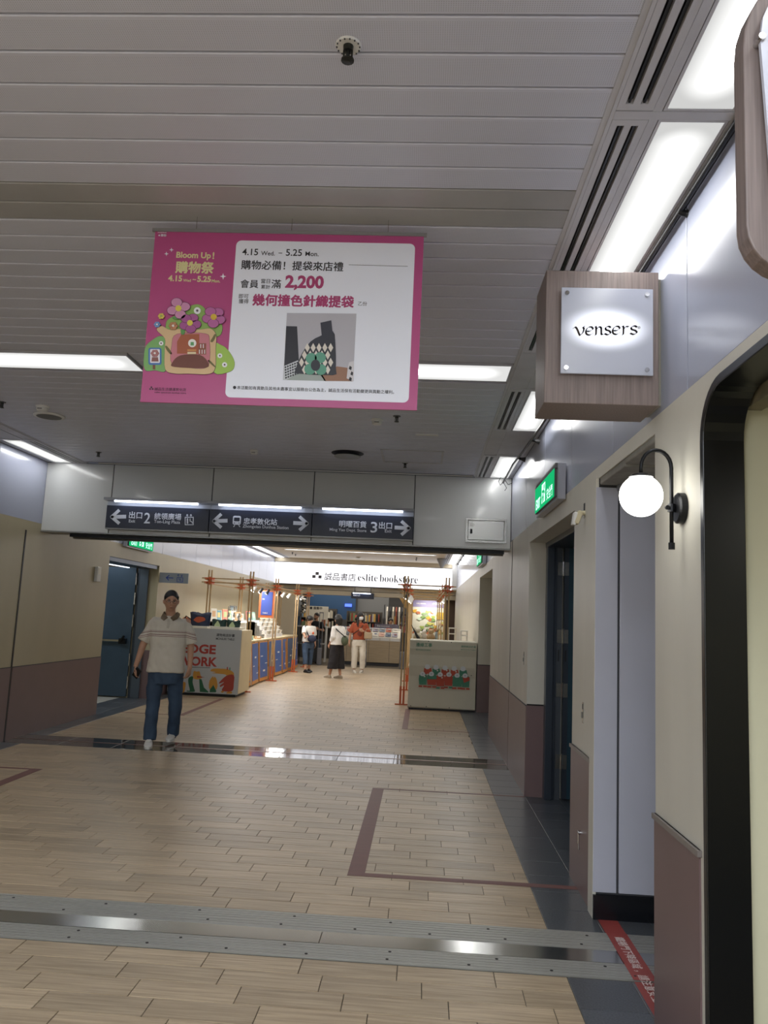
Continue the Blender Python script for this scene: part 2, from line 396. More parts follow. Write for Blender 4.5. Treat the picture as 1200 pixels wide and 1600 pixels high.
# white panels on the pier face that looks at the camera, with black plinth
B(.94, 1.062, 4.345, 4.36, .13, 2.27).build('white_panel', white_p, wall_right, bevel=.003)
B(1.074, 2.6, 4.345, 4.36, .13, 2.27).build('white_panel', white_p, wall_right, bevel=.003)
B(.945, 2.6, 4.356, 4.3605, .115, 2.32).build('panel_backing', joint_m, wall_right)
B(.94, 2.6, 4.33, 4.359, 0, .12).build('plinth', mat('black_granite_plinth', '#111318', rough=.25, var=.5, vs=90), wall_right)
B(.939, .956, 4.346, 4.46, .0, 2.32).build('corner_panel', beige, wall_right)
# soffit of that niche: rough tiles and a small ledge
sof = mat('grey_soffit_board', '#8b8983', rough=.7, var=.15, vs=12)
for i in range(3):
    B(.96 + .5 * i, 1.44 + .5 * i, 3.29, 3.8, 2.292, 2.32).build('soffit_board', sof, wall_right, bevel=.006)
    B(.96 + .5 * i, 1.44 + .5 * i, 3.81, 4.34, 2.282, 2.32).build('soffit_board', sof, wall_right, bevel=.006)
B(1.05, 2.6, 4.27, 4.345, 2.25, 2.285).build('soffit_ledge', mat('grey_ledge', '#7d8088', rough=.4), wall_right, bevel=.01)
# glossy cladding panels above the wall, 1.18 m wide with dark joints
def cladding(parent, x, side, y0, y1, z0, z1, step, first):
    B(x + side * .001, x - side * .012, y0, y1, z0, z1).build('cladding_backing', joint_m, parent)
    y = first
    while y < y1:
        a, b = max(y, y0) + .004, min(y + step, y1) - .004
        if b - a > .05: B(x, x + side * .008, a, b, z0, z1).build('cladding_panel', clad_m, parent, bevel=.002)
        y += step
cladding(wall_right, XR + .008, -1, -4.2, YH + .3, WT, 3.115, 1.15, 2.87 - 1.15 * 7)
cladding(wall_right, XR + .008, -1, YH + .3, YF - .05, WT, 3.115, .985, YH + .3)
wl = MB()
wl.box(XL - .5, XL, -4.2, 10.8, 0, 2.39); wl.box(XL - .3, XL, 10.8, 12.9, 2.18, 2.39); wl.box(XL - .3, XL, 12.9, YF, 0, 2.39)
wl.box(XL - .5, XL - .3, 12.9, 13.2, 0, 2.4); wl.box(XL - .14, XL - .02, -4.2, YF, 2.39, 3.2)
wl.box(-7.0, -6.9, 10.3, 13.8, 0, 2.6); wl.box(-6.9, XL - .5, 10.2, 10.3, 0, 2.6); wl.box(-6.9, XL - .5, 13.6, 13.7, 0, 2.6); wl.box(-6.9, XL - .3, 10.3, 13.6, 2.5, 2.6)
wall_left = wl.build('wall_left', beige_l, kind='structure')
dado(wall_left, XL, -2, 8.40, 1, .782); dado(wall_left, XL, 8.44, 10.8, 1, .782); dado(wall_left, XL, 12.9, 23.1, 1, .782)
B(XL - .16, XL, 12.893, 12.9, 0, .782).build('dado_panel', brown, wall_left)
cladding(wall_left, XL - .008, 1, -4.2, YH + .3, 2.39, 3.115, 1.182, 3.0 - 1.182 * 7)
cladding(wall_left, XL - .008, 1, YH + .3, YF - .05, 2.39, 3.115, .985, YH + .3)
B(XL, XL + .006, 8.405, 8.43, 0, 2.28).build('shutter_guide', steel_d, wall_left)
B(XL - .5, 2.7, -4.3, -4.2, 0, 3.2).build('wall_back', beige, kind='structure')
# header above the shutter line
hd = MB(); hd.box(XL, XR, YH + .012, YH + .30, 2.31, 3.119); hd.box(XL + .55, XR, YH + .02, YH + .3, 2.305, 2.312)
header = hd.build('wall_header', joint_m, kind='structure')
xs = [XL, -3.634, -2.46, -1.29, -.138, XR]
for a, b in zip(xs, xs[1:]): B(a + (.005 if a > XL else .002), b - .005, YH, YH + .014, 2.315, 3.112).build('header_panel', head_m, header, bevel=.003)
B(XL, XR, YH - .004, YH + .3, 2.300, 2.314).build('header_edge', mat('grey_steel_edge', '#8a8b8a', rough=.3, metal=.6), header)
B(XL + .3, XR - .06, YH + .1, YH + .17, 2.262, 2.30).build('shutter_bar', steel_d, header)
B(XL + .3, XR - .06, YH + .19, YH + .26, 2.250, 2.30).build('shutter_bar', mat('mid_steel', '#5d5a55', rough=.35, metal=.6), header)

# ------------------------------------------------------------------ ceiling
cb = MB(); cb.box(XL - .5, XR + .2, -4.2, YH + .02, 3.135, 3.2); cb.box(XL - .5, XR + .2, YH + .3, 32, 3.2, 3.25)
ceiling = cb.build('ceiling', mat('ceiling_void', '#2c2c2f', rough=.9), kind='structure')
def slat_mat(name, c, perf, rough, var):
    m = mat(name, c, rough=rough, var=var, vs=2.2, coat=.0)
    if perf:
        nt = m.node_tree; N = nt.nodes; L = nt.links; b = N['Principled BSDF']; old = b.inputs['Base Color'].links[0].from_socket
        tc = N.new('ShaderNodeTexCoord'); sp = N.new('ShaderNodeSeparateXYZ'); L.new(tc.outputs['Object'], sp.inputs[0])
        outs = []
        for ax, k in ((0, 2 * PI / .0065), (1, 2 * PI / .0065)):
            mu = N.new('ShaderNodeMath'); mu.operation = 'MULTIPLY'; mu.inputs[1].default_value = k; L.new(sp.outputs[ax], mu.inputs[0])
            si = N.new('ShaderNodeMath'); si.operation = 'SINE'; L.new(mu.outputs[0], si.inputs[0]); outs.append(si)
        pr = N.new('ShaderNodeMath'); pr.operation = 'ADD'; L.new(outs[0].outputs[0], pr.inputs[0]); L.new(outs[1].outputs[0], pr.inputs[1])
        mr = N.new('ShaderNodeMapRange'); mr.inputs[1].default_value = .7; mr.inputs[2].default_value = 1.5; mr.inputs[3].default_value = 1; mr.inputs[4].default_value = .62
        L.new(pr.outputs[0], mr.inputs[0])
        ab = N.new('ShaderNodeMath'); ab.operation = 'ABSOLUTE'; L.new(sp.outputs[1], ab.inputs[0])
        lt = N.new('ShaderNodeMath'); lt.operation = 'LESS_THAN'; lt.inputs[1].default_value = .055; L.new(ab.outputs[0], lt.inputs[0])
        mx = N.new('ShaderNodeMix'); L.new(lt.outputs[0], mx.inputs[0]); mx.inputs[2].default_value = 1; L.new(mr.outputs[0], mx.inputs[3])
        vm = N.new('ShaderNodeVectorMath'); vm.operation = 'SCALE'; L.new(old, vm.inputs[0]); L.new(mx.outputs[0], vm.inputs['Scale']); L.new(vm.outputs[0], b.inputs['Base Color'])
    return m
slat_m = slat_mat('perforated_slat', '#c8cbda', True, .42, .02)
slat_s = slat_mat('plain_slat', '#a2a2a3', False, .22, .10)
SX0, SX1 = -3.96, .53
def slat_mesh(x0, x1, m):
    b = MB(); h = .0685; pr = [(-h, .014), (-h, .003), (-h + .003, 0), (h - .006, 0), (h, .003), (h, .014)]
    b.prism(pr, 0, x0, x1); return b.mesh('slat', m, ((x0 + x1) / 2, 0, 0))
_sm = {}
def put_slat(x0, x1, y, m):
    k = (x0, x1, m.name)
    if k not in _sm: _sm[k] = slat_mesh(x0, x1, m)
    o = bpy.data.objects.new('slat', _sm[k]); COL.objects.link(o); o.parent = ceiling; o.location = Vector(((x0 + x1) / 2, y, 3.12)) - ceiling.location
P0, SP = 1.92, .1437
for k in range(-42, 48):
    y = P0 + SP * (k + .5)
    if y + .07 > YH: break
    m = slat_s if k in (6, 7) else slat_m
    if 4.78 < y < 5.2:
        put_slat(-1.97, -1.5, y, m); put_slat(.56 - .03, .53 + .0001, y, m) if False else None
    else: put_slat(SX0, SX1, y, m)
for x in (SX0, SX1):   # edge angles, the borders that carry the slot diffusers, end strip at the header
    B(x - .012 if x > 0 else x - .006, x + .006 if x > 0 else x + .012, -4.2, YH, 3.117, 3.134).build('edge_angle', ceil_w, ceiling)
for x0, x1 in ((.536, .548), (.664, .692), (.918, .946), (-4.376, -4.348), (-4.122, -4.094), (-3.978, -3.966)):
    B(x0, x1, -4.2, YH, 3.112, 3.134).build('ceiling_trim', ceil_w, ceiling)
B(.946, .955, -4.2, YH, 3.118, 3.134).build('ceiling_trim', ceil_w, ceiling); B(-4.43, -4.376, -4.2, YH, 3.118, 3.134).build('ceiling_trim', ceil_w, ceiling)
mods = [(-2.35, -.02), (.02, 2.30), (2.34, 4.56), (5.34, 6.52), (7.57, 8.75)]
blanks = [(-4.2, -2.39), (4.60, 5.30), (6.56, 7.53)]
for a, b in blanks:
    for x0, x1 in ((.548, .664), (.692, .918), (-4.348, -4.122), (-4.094, -3.978)):
        B(x0, x1, a, b, 3.116, 3.134).build('blank_panel', ceil_w, ceiling)
for a, b in zip(mods, mods[1:]):
    pass
for y0, y1 in ((-2.39, -2.35), (-.02, .02), (2.30, 2.34), (4.56, 4.60), (5.30, 5.34), (6.52, 6.56), (7.53, 7.57)):
    for x0, x1 in ((.548, .918), (-4.348, -3.978)): B(x0, x1, y0, y1, 3.1105, 3.134).build('cross_trim', ceil_w, ceiling)
# far ceiling: cream boards with narrow gaps
cream = mat('cream_ceiling_board', '#cfc4ae', rough=.55)
y = YH + .3
while y < YF - .3:
    B(SX0, .53, y + .006, min(y + 1.44, YF - .2) - .006, 3.12, 3.19).build('ceiling_board', cream, ceiling); y += 1.44
B(XL, XR, YF - .24, YF - .19, 3.0, 3.13).build('end_board', cream, ceiling)
for x0, x1 in ((.53, .692), (.918, .955), (-4.43, -4.348), (-4.122, -3.96)): B(x0, x1, YH + .3, YF - .2, 3.115, 3.19).build('ceiling_trim', ceil_w, ceiling)
# ------------------------------------------------------------------ shared small materials
blk = mat('matt_black', '#17181a', rough=.5); blk_m = mat('black_metal', '#1b1c1f', rough=.35, metal=.6)
stl = mat('stainless', '#a6a6a4', rough=.25, metal=1., var=.05, vs=4, stretch=(1, 1, 12))
chrome = mat('chrome', '#c8c8c8', rough=.12, metal=1.)
wht = mat('white_plastic', '#d8d8d6', rough=.4); offw = mat('off_white', '#e2dfd4', rough=.5)
# ------------------------------------------------------------------ ceiling lights: frame + translucent diffuser lit by a tube inside
def glow_mat(name, hx, hy, along, core, edge, half, col=(1, 1, .985)):
    m = bpy.data.materials.new(name); m.use_nodes = True; nt = m.node_tree; N = nt.nodes; L = nt.links; N.clear()
    tc = N.new('ShaderNodeTexCoord'); sp = N.new('ShaderNodeSeparateXYZ'); L.new(tc.outputs['Object'], sp.inputs[0])
    a, c = (1, 0) if along == 'y' else (0, 1)
    def mth(op, x, y=None):
        n = N.new('ShaderNodeMath'); n.operation = op
        for i, q in enumerate((x, y)):
            if q is None: continue
            if isinstance(q, (int, float)): n.inputs[i].default_value = q
            else: L.new(q, n.inputs[i])
        return n.outputs[0]
    d = mth('MAXIMUM', mth('SUBTRACT', mth('ABSOLUTE', sp.outputs[a]), (hy if along == 'y' else hx) - half * 2.2), 0)
    r = mth('SQRT', mth('ADD', mth('POWER', d, 2), mth('POWER', sp.outputs[c], 2)))
    def ramp(a_, b_, hi, lo):
        q = N.new('ShaderNodeMapRange'); q.interpolation_type = 'SMOOTHSTEP'; q.inputs[1].default_value = a_; q.inputs[2].default_value = b_; q.inputs[3].default_value = hi; q.inputs[4].default_value = lo; L.new(r, q.inputs[0]); return q.outputs[0]
    tot = mth('ADD', ramp(half * .3, half * .95, core, 0), ramp(half * .7, half * 1.75, edge + .32, edge))
    e = N.new('ShaderNodeEmission'); e.inputs[0].default_value = (*col, 1); L.new(tot, e.inputs[1])
    o = N.new('ShaderNodeOutputMaterial'); L.new(e.outputs[0], o.inputs[0]); return m
_gm = {}
def ceil_light(x0, x1, y0, y1, label, group=None, core=9., edge=.50, z=3.112, half=None):
    along = 'y' if (y1 - y0) > (x1 - x0) else 'x'
    hx, hy = (x1 - x0) / 2, (y1 - y0) / 2; cx, cy = (x0 + x1) / 2, (y0 + y1) / 2
    t = thing('ceiling_light', label, 'light', (cx, cy, z), group)
    k = (round(hx, 3), round(hy, 3), core)
    if k not in _gm: _gm[k] = glow_mat('lit_diffuser', hx, hy, along, core, edge, half or min(hx, hy) * .58)
    B(x0 + .01, x1 - .01, y0 + .01, y1 - .01, z + .002, z + .008).build('diffuser', _gm[k], t)
    f = MB(); f.box(x0, x0 + .01, y0, y1, z, z + .02); f.box(x1 - .01, x1, y0, y1, z, z + .02); f.box(x0 + .01, x1 - .01, y0, y0 + .01, z, z + .02); f.box(x0 + .01, x1 - .01, y1 - .01, y1, z, z + .02)
    f.build('frame', ceil_w, t); return t
names_r = ['panel light over the right wall, behind the viewpoint', 'panel light at the top right corner of the ceiling', 'long panel light above the square wooden shop sign', 'short panel light between wooden sign and ceiling header', 'last panel light on the right before the header']
names_l = ['panel light over the left wall, far behind the viewpoint', 'panel light over the left wall beside the viewpoint', 'long panel light over the left wall out of view', 'short panel light over the left wall before the last', 'last panel light on the left before the header']
for i, (y0, y1) in enumerate(mods):
    ceil_light(.695, .915, y0 + .003, y1 - .003, names_r[i], 'panel lights along the right wall', core=NEAR_CORE)
    ceil_light(-4.345, -4.125, y0 + .003, y1 - .003, names_l[i], 'panel lights along the left wall', core=NEAR_CORE)
ceil_light(-3.93, -1.985, 4.815, 5.155, 'cross light strip left of the pink banner', core=4.5, edge=.6, half=.09)
ceil_light(-1.48, .515, 4.815, 5.155, 'cross light strip right of the pink banner', core=4.5, edge=.6, half=.09)
y = 10.2; k = 0
while y < YF - .6:
    for x0, x1, s in ((.695, .915, 'right'), (-4.345, -4.125, 'left')):
        ceil_light(x0, x1, y, y + .94, ORD[k] + ' lit ceiling panel beyond the header on the %s side' % s, 'lit ceiling panels beyond the header, %s side' % s, core=FAR_CORE, edge=2.0)
    y += .985; k += 1
for i, (yy, lb) in enumerate(((12.6, 'nearest thin light line across the cream ceiling'), (16.2, 'middle thin light line across the cream ceiling'), (19.8, 'farthest thin light line across the cream ceiling'))):
    ceil_light(-3.6, .3, yy, yy + .1, lb, core=3., edge=1.5, z=3.105, half=.04)
# slot diffusers
def slot(x0, x1, y0, y1, label, group):
    t = thing('slot_diffuser', label, 'air vent', ((x0 + x1) / 2, (y0 + y1) / 2, 3.112), group); w = x1 - x0
    f = MB(); a = w * .19; b = w * .2; z0, z1 = 3.112, 3.13
    xs = [x0, x0 + a, x0 + a + b, x0 + a + b + w * .2, x1 - a - w * .02, x1]
    f.box(x0, xs[1], y0, y1, z0, z1); f.box(xs[2], xs[3], y0 + .03, y1 - .03, z0, z1); f.box(xs[4], x1, y0, y1, z0, z1)
    f.box(xs[1], xs[4], y0, y0 + .03, z0, z1); f.box(xs[1], xs[4], y1 - .03, y1, z0, z1)
    f.build('frame', ceil_w, t)
    for p, q in ((xs[1], xs[2]), (xs[3], xs[4])):
        m = (p + q) / 2
        B(m - .0035, m + .0035, y0 + .03, y1 - .03, 3.116, 3.129).build('blade', blk_m, t)
    B(xs[1], xs[4], y0 + .03, y1 - .03, 3.13, 3.1335).build('duct', joint_m, t)
names_s = ['behind the viewpoint', 'at the top right corner of the picture', 'running to the wooden sign', 'beside the short panel light', 'touching the header']
for i, (y0, y1) in enumerate(mods):
    slot(.549, .663, y0 + .004, y1 - .004, 'twin slot air diffuser by the right lights, ' + names_s[i], 'slot diffusers on the right')
    slot(-4.093, -3.979, y0 + .004, y1 - .004, 'twin slot air diffuser by the left lights, ' + names_s[i].replace('top right corner of the picture', 'left beside the viewpoint').replace('running to the wooden sign', 'out of view'), 'slot diffusers on the left')
for s, x0, x1 in (('right', .549, .663), ('left', -4.093, -3.979)):
    t = thing('slot_diffuser', 'long slot diffuser along the %s lights beyond the header' % s, 'air vent', (x0, 16, 3.112))
    B(x0, x1, 9.4, 22.9, 3.112, 3.118).build('frame', ceil_w, t)
    for q in (.3, .62): B(x0 + (x1 - x0) * q, x0 + (x1 - x0) * (q + .16), 9.5, 22.8, 3.1105, 3.1125).build('slot', joint_m, t)

# ------------------------------------------------------------------ small ceiling devices
def sprinkler(x, y, label, s=1., near=False):
    t = thing('sprinkler', label, 'sprinkler', (x, y, 3.12))
    z = 3.12
    if near:
        n = 16; b = MB(); b.lathe([(.012, z - .004), (.034, z - .006), (.037, z - .001), (.037, z)], (x, y, 0), 24); b.build('escutcheon', wht, t, smooth=False)
        for i in range(14):
            a = 2 * PI * i / 14
            b2 = MB(); b2.box(x + .033 * math.cos(a) - .002, x + .033 * math.cos(a) + .002, y + .033 * math.sin(a) - .002, y + .033 * math.sin(a) + .002, z - .0085, z - .0055)
            b2.build('notch', joint_m, t)
    else:
        MB().lathe([(.01, z - .004), (.03, z - .004), (.032, z)], (x, y, 0), 16).build('escutcheon', mat('dark_plate', '#44464a', rough=.5), t)
    m = mat('sprinkler_bronze', '#3a3b38', rough=.35, metal=.7)
    b = MB(); b.lathe([(.014, z - .02), (.015, z - .004), (.015, z)], (x, y, 0), 12); b.lathe([(.006, z - .045), (.006, z - .018)], (x, y, 0), 8)
    b.box(x - .014, x - .009, y - .003, y + .003, z - .045, z - .018); b.box(x + .009, x + .014, y - .003, y + .003, z - .045, z - .018)
    b.build('head', m, t)
    MB().lathe([(.004, z - .052), (.019, z - .05), (.019, z - .046), (.006, z - .043)], (x, y, 0), 12).build('deflector', m, t)
sprinkler(-.273, 2.03, 'bronze sprinkler head with notched white ring on the near ceiling', near=True)
for px, py, lb in ((3, 630, 'dark sprinkler head at the left edge of the ceiling'), (154, 708, 'dark sprinkler head above the left direction sign'), (620, 652, 'dark sprinkler head just below the banner corner'), (633, 725, 'dark sprinkler head at the ceiling hatch')):
    p = at(px, py, Z=3.11); sprinkler(p.x, p.y, lb)
for i, (px, py) in enumerate(((432, 851), (457, 863), (476, 873), (649, 859), (651, 871), (651, 880))):
    p = at(px, py, Z=3.12); p.z = 0
    if p.y < 9.2: p.y = 9.6 + i
    sprinkler(p.x, min(p.y, 21.5), ('nearest left', 'second left', 'third left', 'nearest right', 'second right', 'third right')[i] + ' sprinkler head on the cream ceiling', 1)
def smoke(px, py, label, r=.05):
    p = at(px, py, Z=3.09); x, y, z = p.x, p.y, 3.12
    t = thing('smoke_detector', label, 'smoke detector', (x, y, z))
    MB().lathe([(r * .9, z - .012), (r, z - .006), (r, z)], (x, y, 0), 20).build('base', wht, t, smooth=False)
    MB().lathe([(r * .3, z - .045), (r * .72, z - .042), (r * .85, z - .03), (r * .85, z - .012)], (x, y, 0), 20).build('sensor_cap', wht, t)
    B(x - .02, x + .02, y - r * .9, y - r * .84, z - .034, z - .028).build('slit', joint_m, t)
smoke(589, 661, 'white smoke detector under the right end of the banner'); smoke(397, 708, 'white smoke detector above the middle direction sign', .045)
smoke(66, 640, 'white smoke detector overlapping the round grille on the left', .055); smoke(560, 872, 'tiny white smoke detector on the cream ceiling', .07)
def round_speaker(px, py, label, r=.11):
    p = at(px, py, Z=3.12); t = thing('ceiling_speaker', label, 'speaker', (p.x, p.y, 3.12))
    MB().lathe([(r * .82, 3.105), (r, 3.108), (r * 1.02, 3.12)], (p.x, p.y, 0), 28).build('rim', wht, t, smooth=True)
    MB().lathe([(.001, 3.1015), (r * .8, 3.1035), (r * .8, 3.106)], (p.x, p.y, 0), 28).build('grille', mat('grey_grille', '#77797c', rough=.7, var=.3, vs=200), t)
round_speaker(77, 649, 'round grey ceiling speaker beside the left smoke detector', .13)
t = thing('ceiling_vent', 'round white air outlet with dark cone above the signs', 'air vent', tuple(at(543, 708, Z=3.12)))
p = at(543, 708, Z=3.12)
MB().lathe([(.02, 3.075), (.13, 3.08), (.135, 3.086), (.02, 3.09)], (p.x, p.y, 0), 28).build('disc', mat('grey_white', '#9a9d9e', rough=.5), t)
MB().lathe([(.05, 3.09), (.16, 3.116), (.165, 3.12)], (p.x, p.y + .01, 0), 28).build('cone', mat('dark_cone_metal', '#2a2c36', rough=.6), t)  # cone much darker than the disc below it
h = thing('access_hatch', 'flush rectangular hatch framed in the slatted ceiling', 'hatch', (-.15, 7.8, 3.12))
for a in ((-.47, -.45, 7.45, 8.06), (.13, .15, 7.45, 8.06), (-.45, .13, 8.045, 8.06), (-.45, .13, 7.45, 7.458)):
    B(*a, 3.112, 3.1195).build('hatch_frame', ceil_w, h)
B(-.12, .08, 6.76, 6.80, 3.112, 3.12).build('ceiling_tag', wht, label='small white strip label stuck to the slatted ceiling', cat='label')
t = thing('conical_loudspeaker', 'grey cone shaped device hanging before the lit shop fascia', 'loudspeaker', (.72, 21.8, 3.1))
p = at(690, 890, Y=21.0); MB().lathe([(.03, 2.86), (.14, 3.09), (.14, 3.115)], (p.x, p.y, 0), 16).build('cone', mat('cone_grey', '#8f9092', rough=.5), t)

# ------------------------------------------------------------------ pink banner
def stroke(mb, pts, wd, plane, a, t=.0006):
    for (x0, z0), (x1, z1) in zip(pts, pts[1:]):
        d = Vector((x1 - x0, z1 - z0)); 
        if d.length < 1e-6: continue
        n = Vector((-d.y, d.x)).normalized() * wd / 2; e = d.normalized() * wd * .3
        mb.flat([(x0 - e.x + n.x, z0 - e.y + n.y), (x0 - e.x - n.x, z0 - e.y - n.y), (x1 + e.x - n.x, z1 + e.y - n.y), (x1 + e.x + n.x, z1 + e.y + n.y)], plane, a, t)
YB = 3.02
bn = thing('hanging_banner', 'large pink shopping festival banner hanging from the ceiling', 'banner', (-.61, YB, 2.32))
pink = mat('banner_pink', '#b24a80', rough=.38); cardw = mat('banner_card', '#e6e9f4', rough=.4); ink = mat('print_black', '#26242a', rough=.5)
BX0, BX1, BZ0, BZ1 = -1.172, -.052, 2.322, 3.052
B(BX0, BX1, YB, YB + .004, BZ0, BZ1).build('banner_sheet', pink, bn)
B(BX0 - .012, BX1 + .012, YB - .004, YB + .008, BZ1 - .002, BZ1 + .012).build('top_rail', mat('grey_rail', '#9a9a9c', rough=.3, metal=.6), bn)
B(BX0, BX1, YB - .003, YB + .006, BZ0 - .004, BZ0 + .003).build('bottom_rail', pink, bn)
for x in (-1.0, -.6, -.2): MB().tube([(x, YB + .002, BZ1 + .01), (x, YB + .002, 3.121)], .0012, 6).build('hanging_wire', chrome, bn)
def bq(u, v):          # crop measure of the banner print -> its plane
    p = at(210 + u / 2.5532, 340 + v / 2.5532, Y=YB); return p.x, p.z
def bpoly(name, m, pts, lay, fn=None):
    fn = fn or bq; return MB().flat([fn(*p) for p in pts], 'y-', YB - .0006 * lay, .0006).build(name, m, bn)
def btext(body, u0, v1, u1, m, lay=2, bold=.0, fn=None, name='lettering', v0=None):
    fn = fn or bq; a = fn(u0, v1); b = fn(u1, v1 + (u1 - u0) * .017)
    h = None
    if v0 is not None: h = abs(fn(u0, v0)[1] - a[1])
    return text(body, .1, m, (a[0], YB - .0006 * lay - .0003, a[1]), 'y-', bn, bold, width=b[0] - a[0], height=h, name=name, ext=.0003)
c0 = bq(400, 92); c1 = bq(1118, 738)
MB().flat(rrect(bq(385, 400)[0], bq(1108, 400)[0], bq(700, 727)[1], bq(700, 97)[1], .022), 'y-', YB - .0006).build('white_card', cardw, bn)
btext('4.15', 430, 150, 493, ink, bold=.012); btext('Wed.', 505, 151, 560, ink, bold=.008); btext('–', 575, 143, 590, ink, bold=.012); btext('5.25', 604, 153, 668, ink, bold=.012); btext('Mon.', 682, 154, 735, ink, bold=.008)
btext('購物必備！提袋來店禮', 425, 207, 833, ink, bold=.018)
stroke_m = MB(); stroke(stroke_m, [bq(856, 189), bq(1090, 195)], .0016, 'y-', YB - .0012); stroke_m.build('rule_line', ink, bn)
btext('會員', 422, 281, 494, ink, bold=.012); btext('當日', 505, 263, 541, ink, bold=.012); btext('累計', 505, 285, 541, ink, bold=.012); btext('滿', 546, 283, 584, ink, bold=.012)
magenta = mat('print_magenta', '#a83a6c', rough=.45)
btext('2,200', 600, 290, 754, magenta, bold=.04)
btext('即可', 416, 323, 455, ink, bold=.01); btext('獲得', 416, 343, 455, ink, bold=.01); btext('幾何撞色針織提袋', 470, 352, 875, magenta, bold=.038); btext('乙份', 892, 352, 928, ink, bold=.005)
btext('本活動如有異動及其他未盡事宜以服務台公告為主，誠品生活保有活動變更與異動之權利。', 409, 686, 1036, ink, bold=.012)
bpoly('bullet', ink, [(400 + 6.5 * math.cos(t * PI / 6), 678 + 6.5 * math.sin(t * PI / 6)) for t in range(12)], 2)
yel = mat('print_cream_yellow', '#d8cf9a', rough=.5)
btext('Bloom Up', 166, 168, 304, yel, 1, .03); btext('!', 311, 166, 318, yel, 1, .03); btext('購物祭', 162, 222, 316, yel, 1, .035)
btext('4.15', 134, 254, 190, yel, 1, .035); btext('Wed', 194, 256, 225, yel, 1, .02); btext('~', 232, 250, 246, yel, 1, .02); btext('5.25', 250, 257, 305, yel, 1, .035); btext('Mon.', 308, 259, 342, yel, 1, .02)
def star(cx, cy, r): return [(cx + (r if i % 2 == 0 else r * .32) * math.cos(i * PI / 4), cy + (r if i % 2 == 0 else r * .32) * math.sin(i * PI / 4)) for i in range(8)]
for s_ in ((128, 145, 9), (148, 129, 9), (354, 235, 13)): bpoly('sparkle', cardw, star(*s_), 1)
btext('誠品生活捷運敦化店', 80, 690, 206, mat('print_plum', '#4a1f38', rough=.5), 1, .0); btext('eslite spectrum dunhua store', 80, 702, 206, mat('print_plum', '#4a1f38', rough=.5), 1, .0, v0=693)
for u, v in ((63, 684), (68, 677), (73, 684)): bpoly('logo_square', ink, [(u - 3, v - 3), (u + 3, v - 3), (u + 3, v + 3), (u - 3, v + 3)], 1)
btext('SHOPPING', 93, 62, 128, cardw, 1, .0); btext('★購物', 94, 76, 127, cardw, 1, .02)
# garden house illustration
def iq(u, v): p = at(220 + u / 7.5, 460 + v / 7.5, Y=YB); return p.x, p.z
def I(name, c, pts, lay): bpoly(name, mat('print_' + c[1:], c, rough=.5), pts, lay, iq)
def sm(pts, n=4):        # Catmull-Rom closed
    out = []; k = len(pts)
    for i in range(k):
        p0, p1, p2, p3 = [Vector(pts[(i + j) % k]) for j in (-1, 0, 1, 2)]
        for s in range(n):
            t = s / n; out.append(tuple(.5 * ((2 * p1) + (-p0 + p2) * t + (2 * p0 - 5 * p1 + 4 * p2 - p3) * t * t + (-p0 + 3 * p1 - 3 * p2 + p3) * t ** 3)))
    return out
def IO(name, c, pts, lay, o=3.5, outline='#3a2a2c'):
    cx = sum(p[0] for p in pts) / len(pts); cy = sum(p[1] for p in pts) / len(pts); s = sm(pts)
    R_ = max(math.hypot(p[0] - cx, p[1] - cy) for p in s)
    I('outline', outline, [(cx + (p[0] - cx) * (1 + o / R_), cy + (p[1] - cy) * (1 + o / R_)) for p in s], lay); I(name, c, s, lay + 1)
IO('garden_hill', '#8dae5c', [(300, 330), (380, 260), (520, 210), (580, 140), (680, 120), (760, 180), (790, 300), (930, 330), (955, 420), (890, 500), (600, 520), (330, 480)], 1)
IO('garden_bush', '#7cae68', [(50, 640), (120, 550), (230, 490), (300, 560), (300, 885), (170, 890), (45, 878)], 1)
IO('garden_lawn', '#9fc257', [(860, 590), (950, 600), (1010, 640), (1080, 740), (1100, 830), (1050, 905), (860, 915)], 3)
I('pot_spout', '#1c1a22', [(185, 420), (235, 360), (262, 385), (200, 440)], 3)
IO('pot_house', '#d3b48a', [(190, 420), (250, 375), (330, 415), (420, 410), (560, 405), (700, 415), (820, 405), (885, 480), (880, 640), (875, 860), (800, 935), (560, 932), (400, 930), (290, 880), (285, 640), (285, 520)], 5, 4)
IO('pot_window', '#c47a86', [(430, 470), (760, 465), (808, 560), (806, 800), (740, 870), (560, 860), (370, 820), (368, 600)], 7)
I('window_glow', '#a55a3c', [(480, 475), (690, 470), (690, 700), (430, 700), (430, 560)], 9)
I('window_floor', '#6f4035', sm([(370, 810), (470, 720), (700, 715), (800, 820), (740, 868), (400, 855)]), 9)
I('book_cabinet', '#8c5a44', [(680, 580), (770, 580), (770, 710), (680, 710)], 10)
for q in range(5): I('book_spine', '#e3dfe0' if q % 2 else '#a04848', [(688 + 15 * q, 590), (698 + 15 * q, 590), (698 + 15 * q, 635), (688 + 15 * q, 635)], 11); I('book_spine', '#a04848' if q % 2 else '#e3dfe0', [(688 + 15 * q, 655), (698 + 15 * q, 655), (698 + 15 * q, 702), (688 + 15 * q, 702)], 11)
I('window_disc', '#e8e6e2', circ(608, 578, 48), 10); I('disc_bag', '#5f9a62', [(590, 565), (626, 565), (628, 605), (588, 605)], 11)
I('bench', '#c98f55', [(552, 650), (655, 650), (655, 670), (552, 670)], 10); I('bench', '#d9c9a5', [(552, 680), (652, 680), (652, 706), (552, 706)], 10)
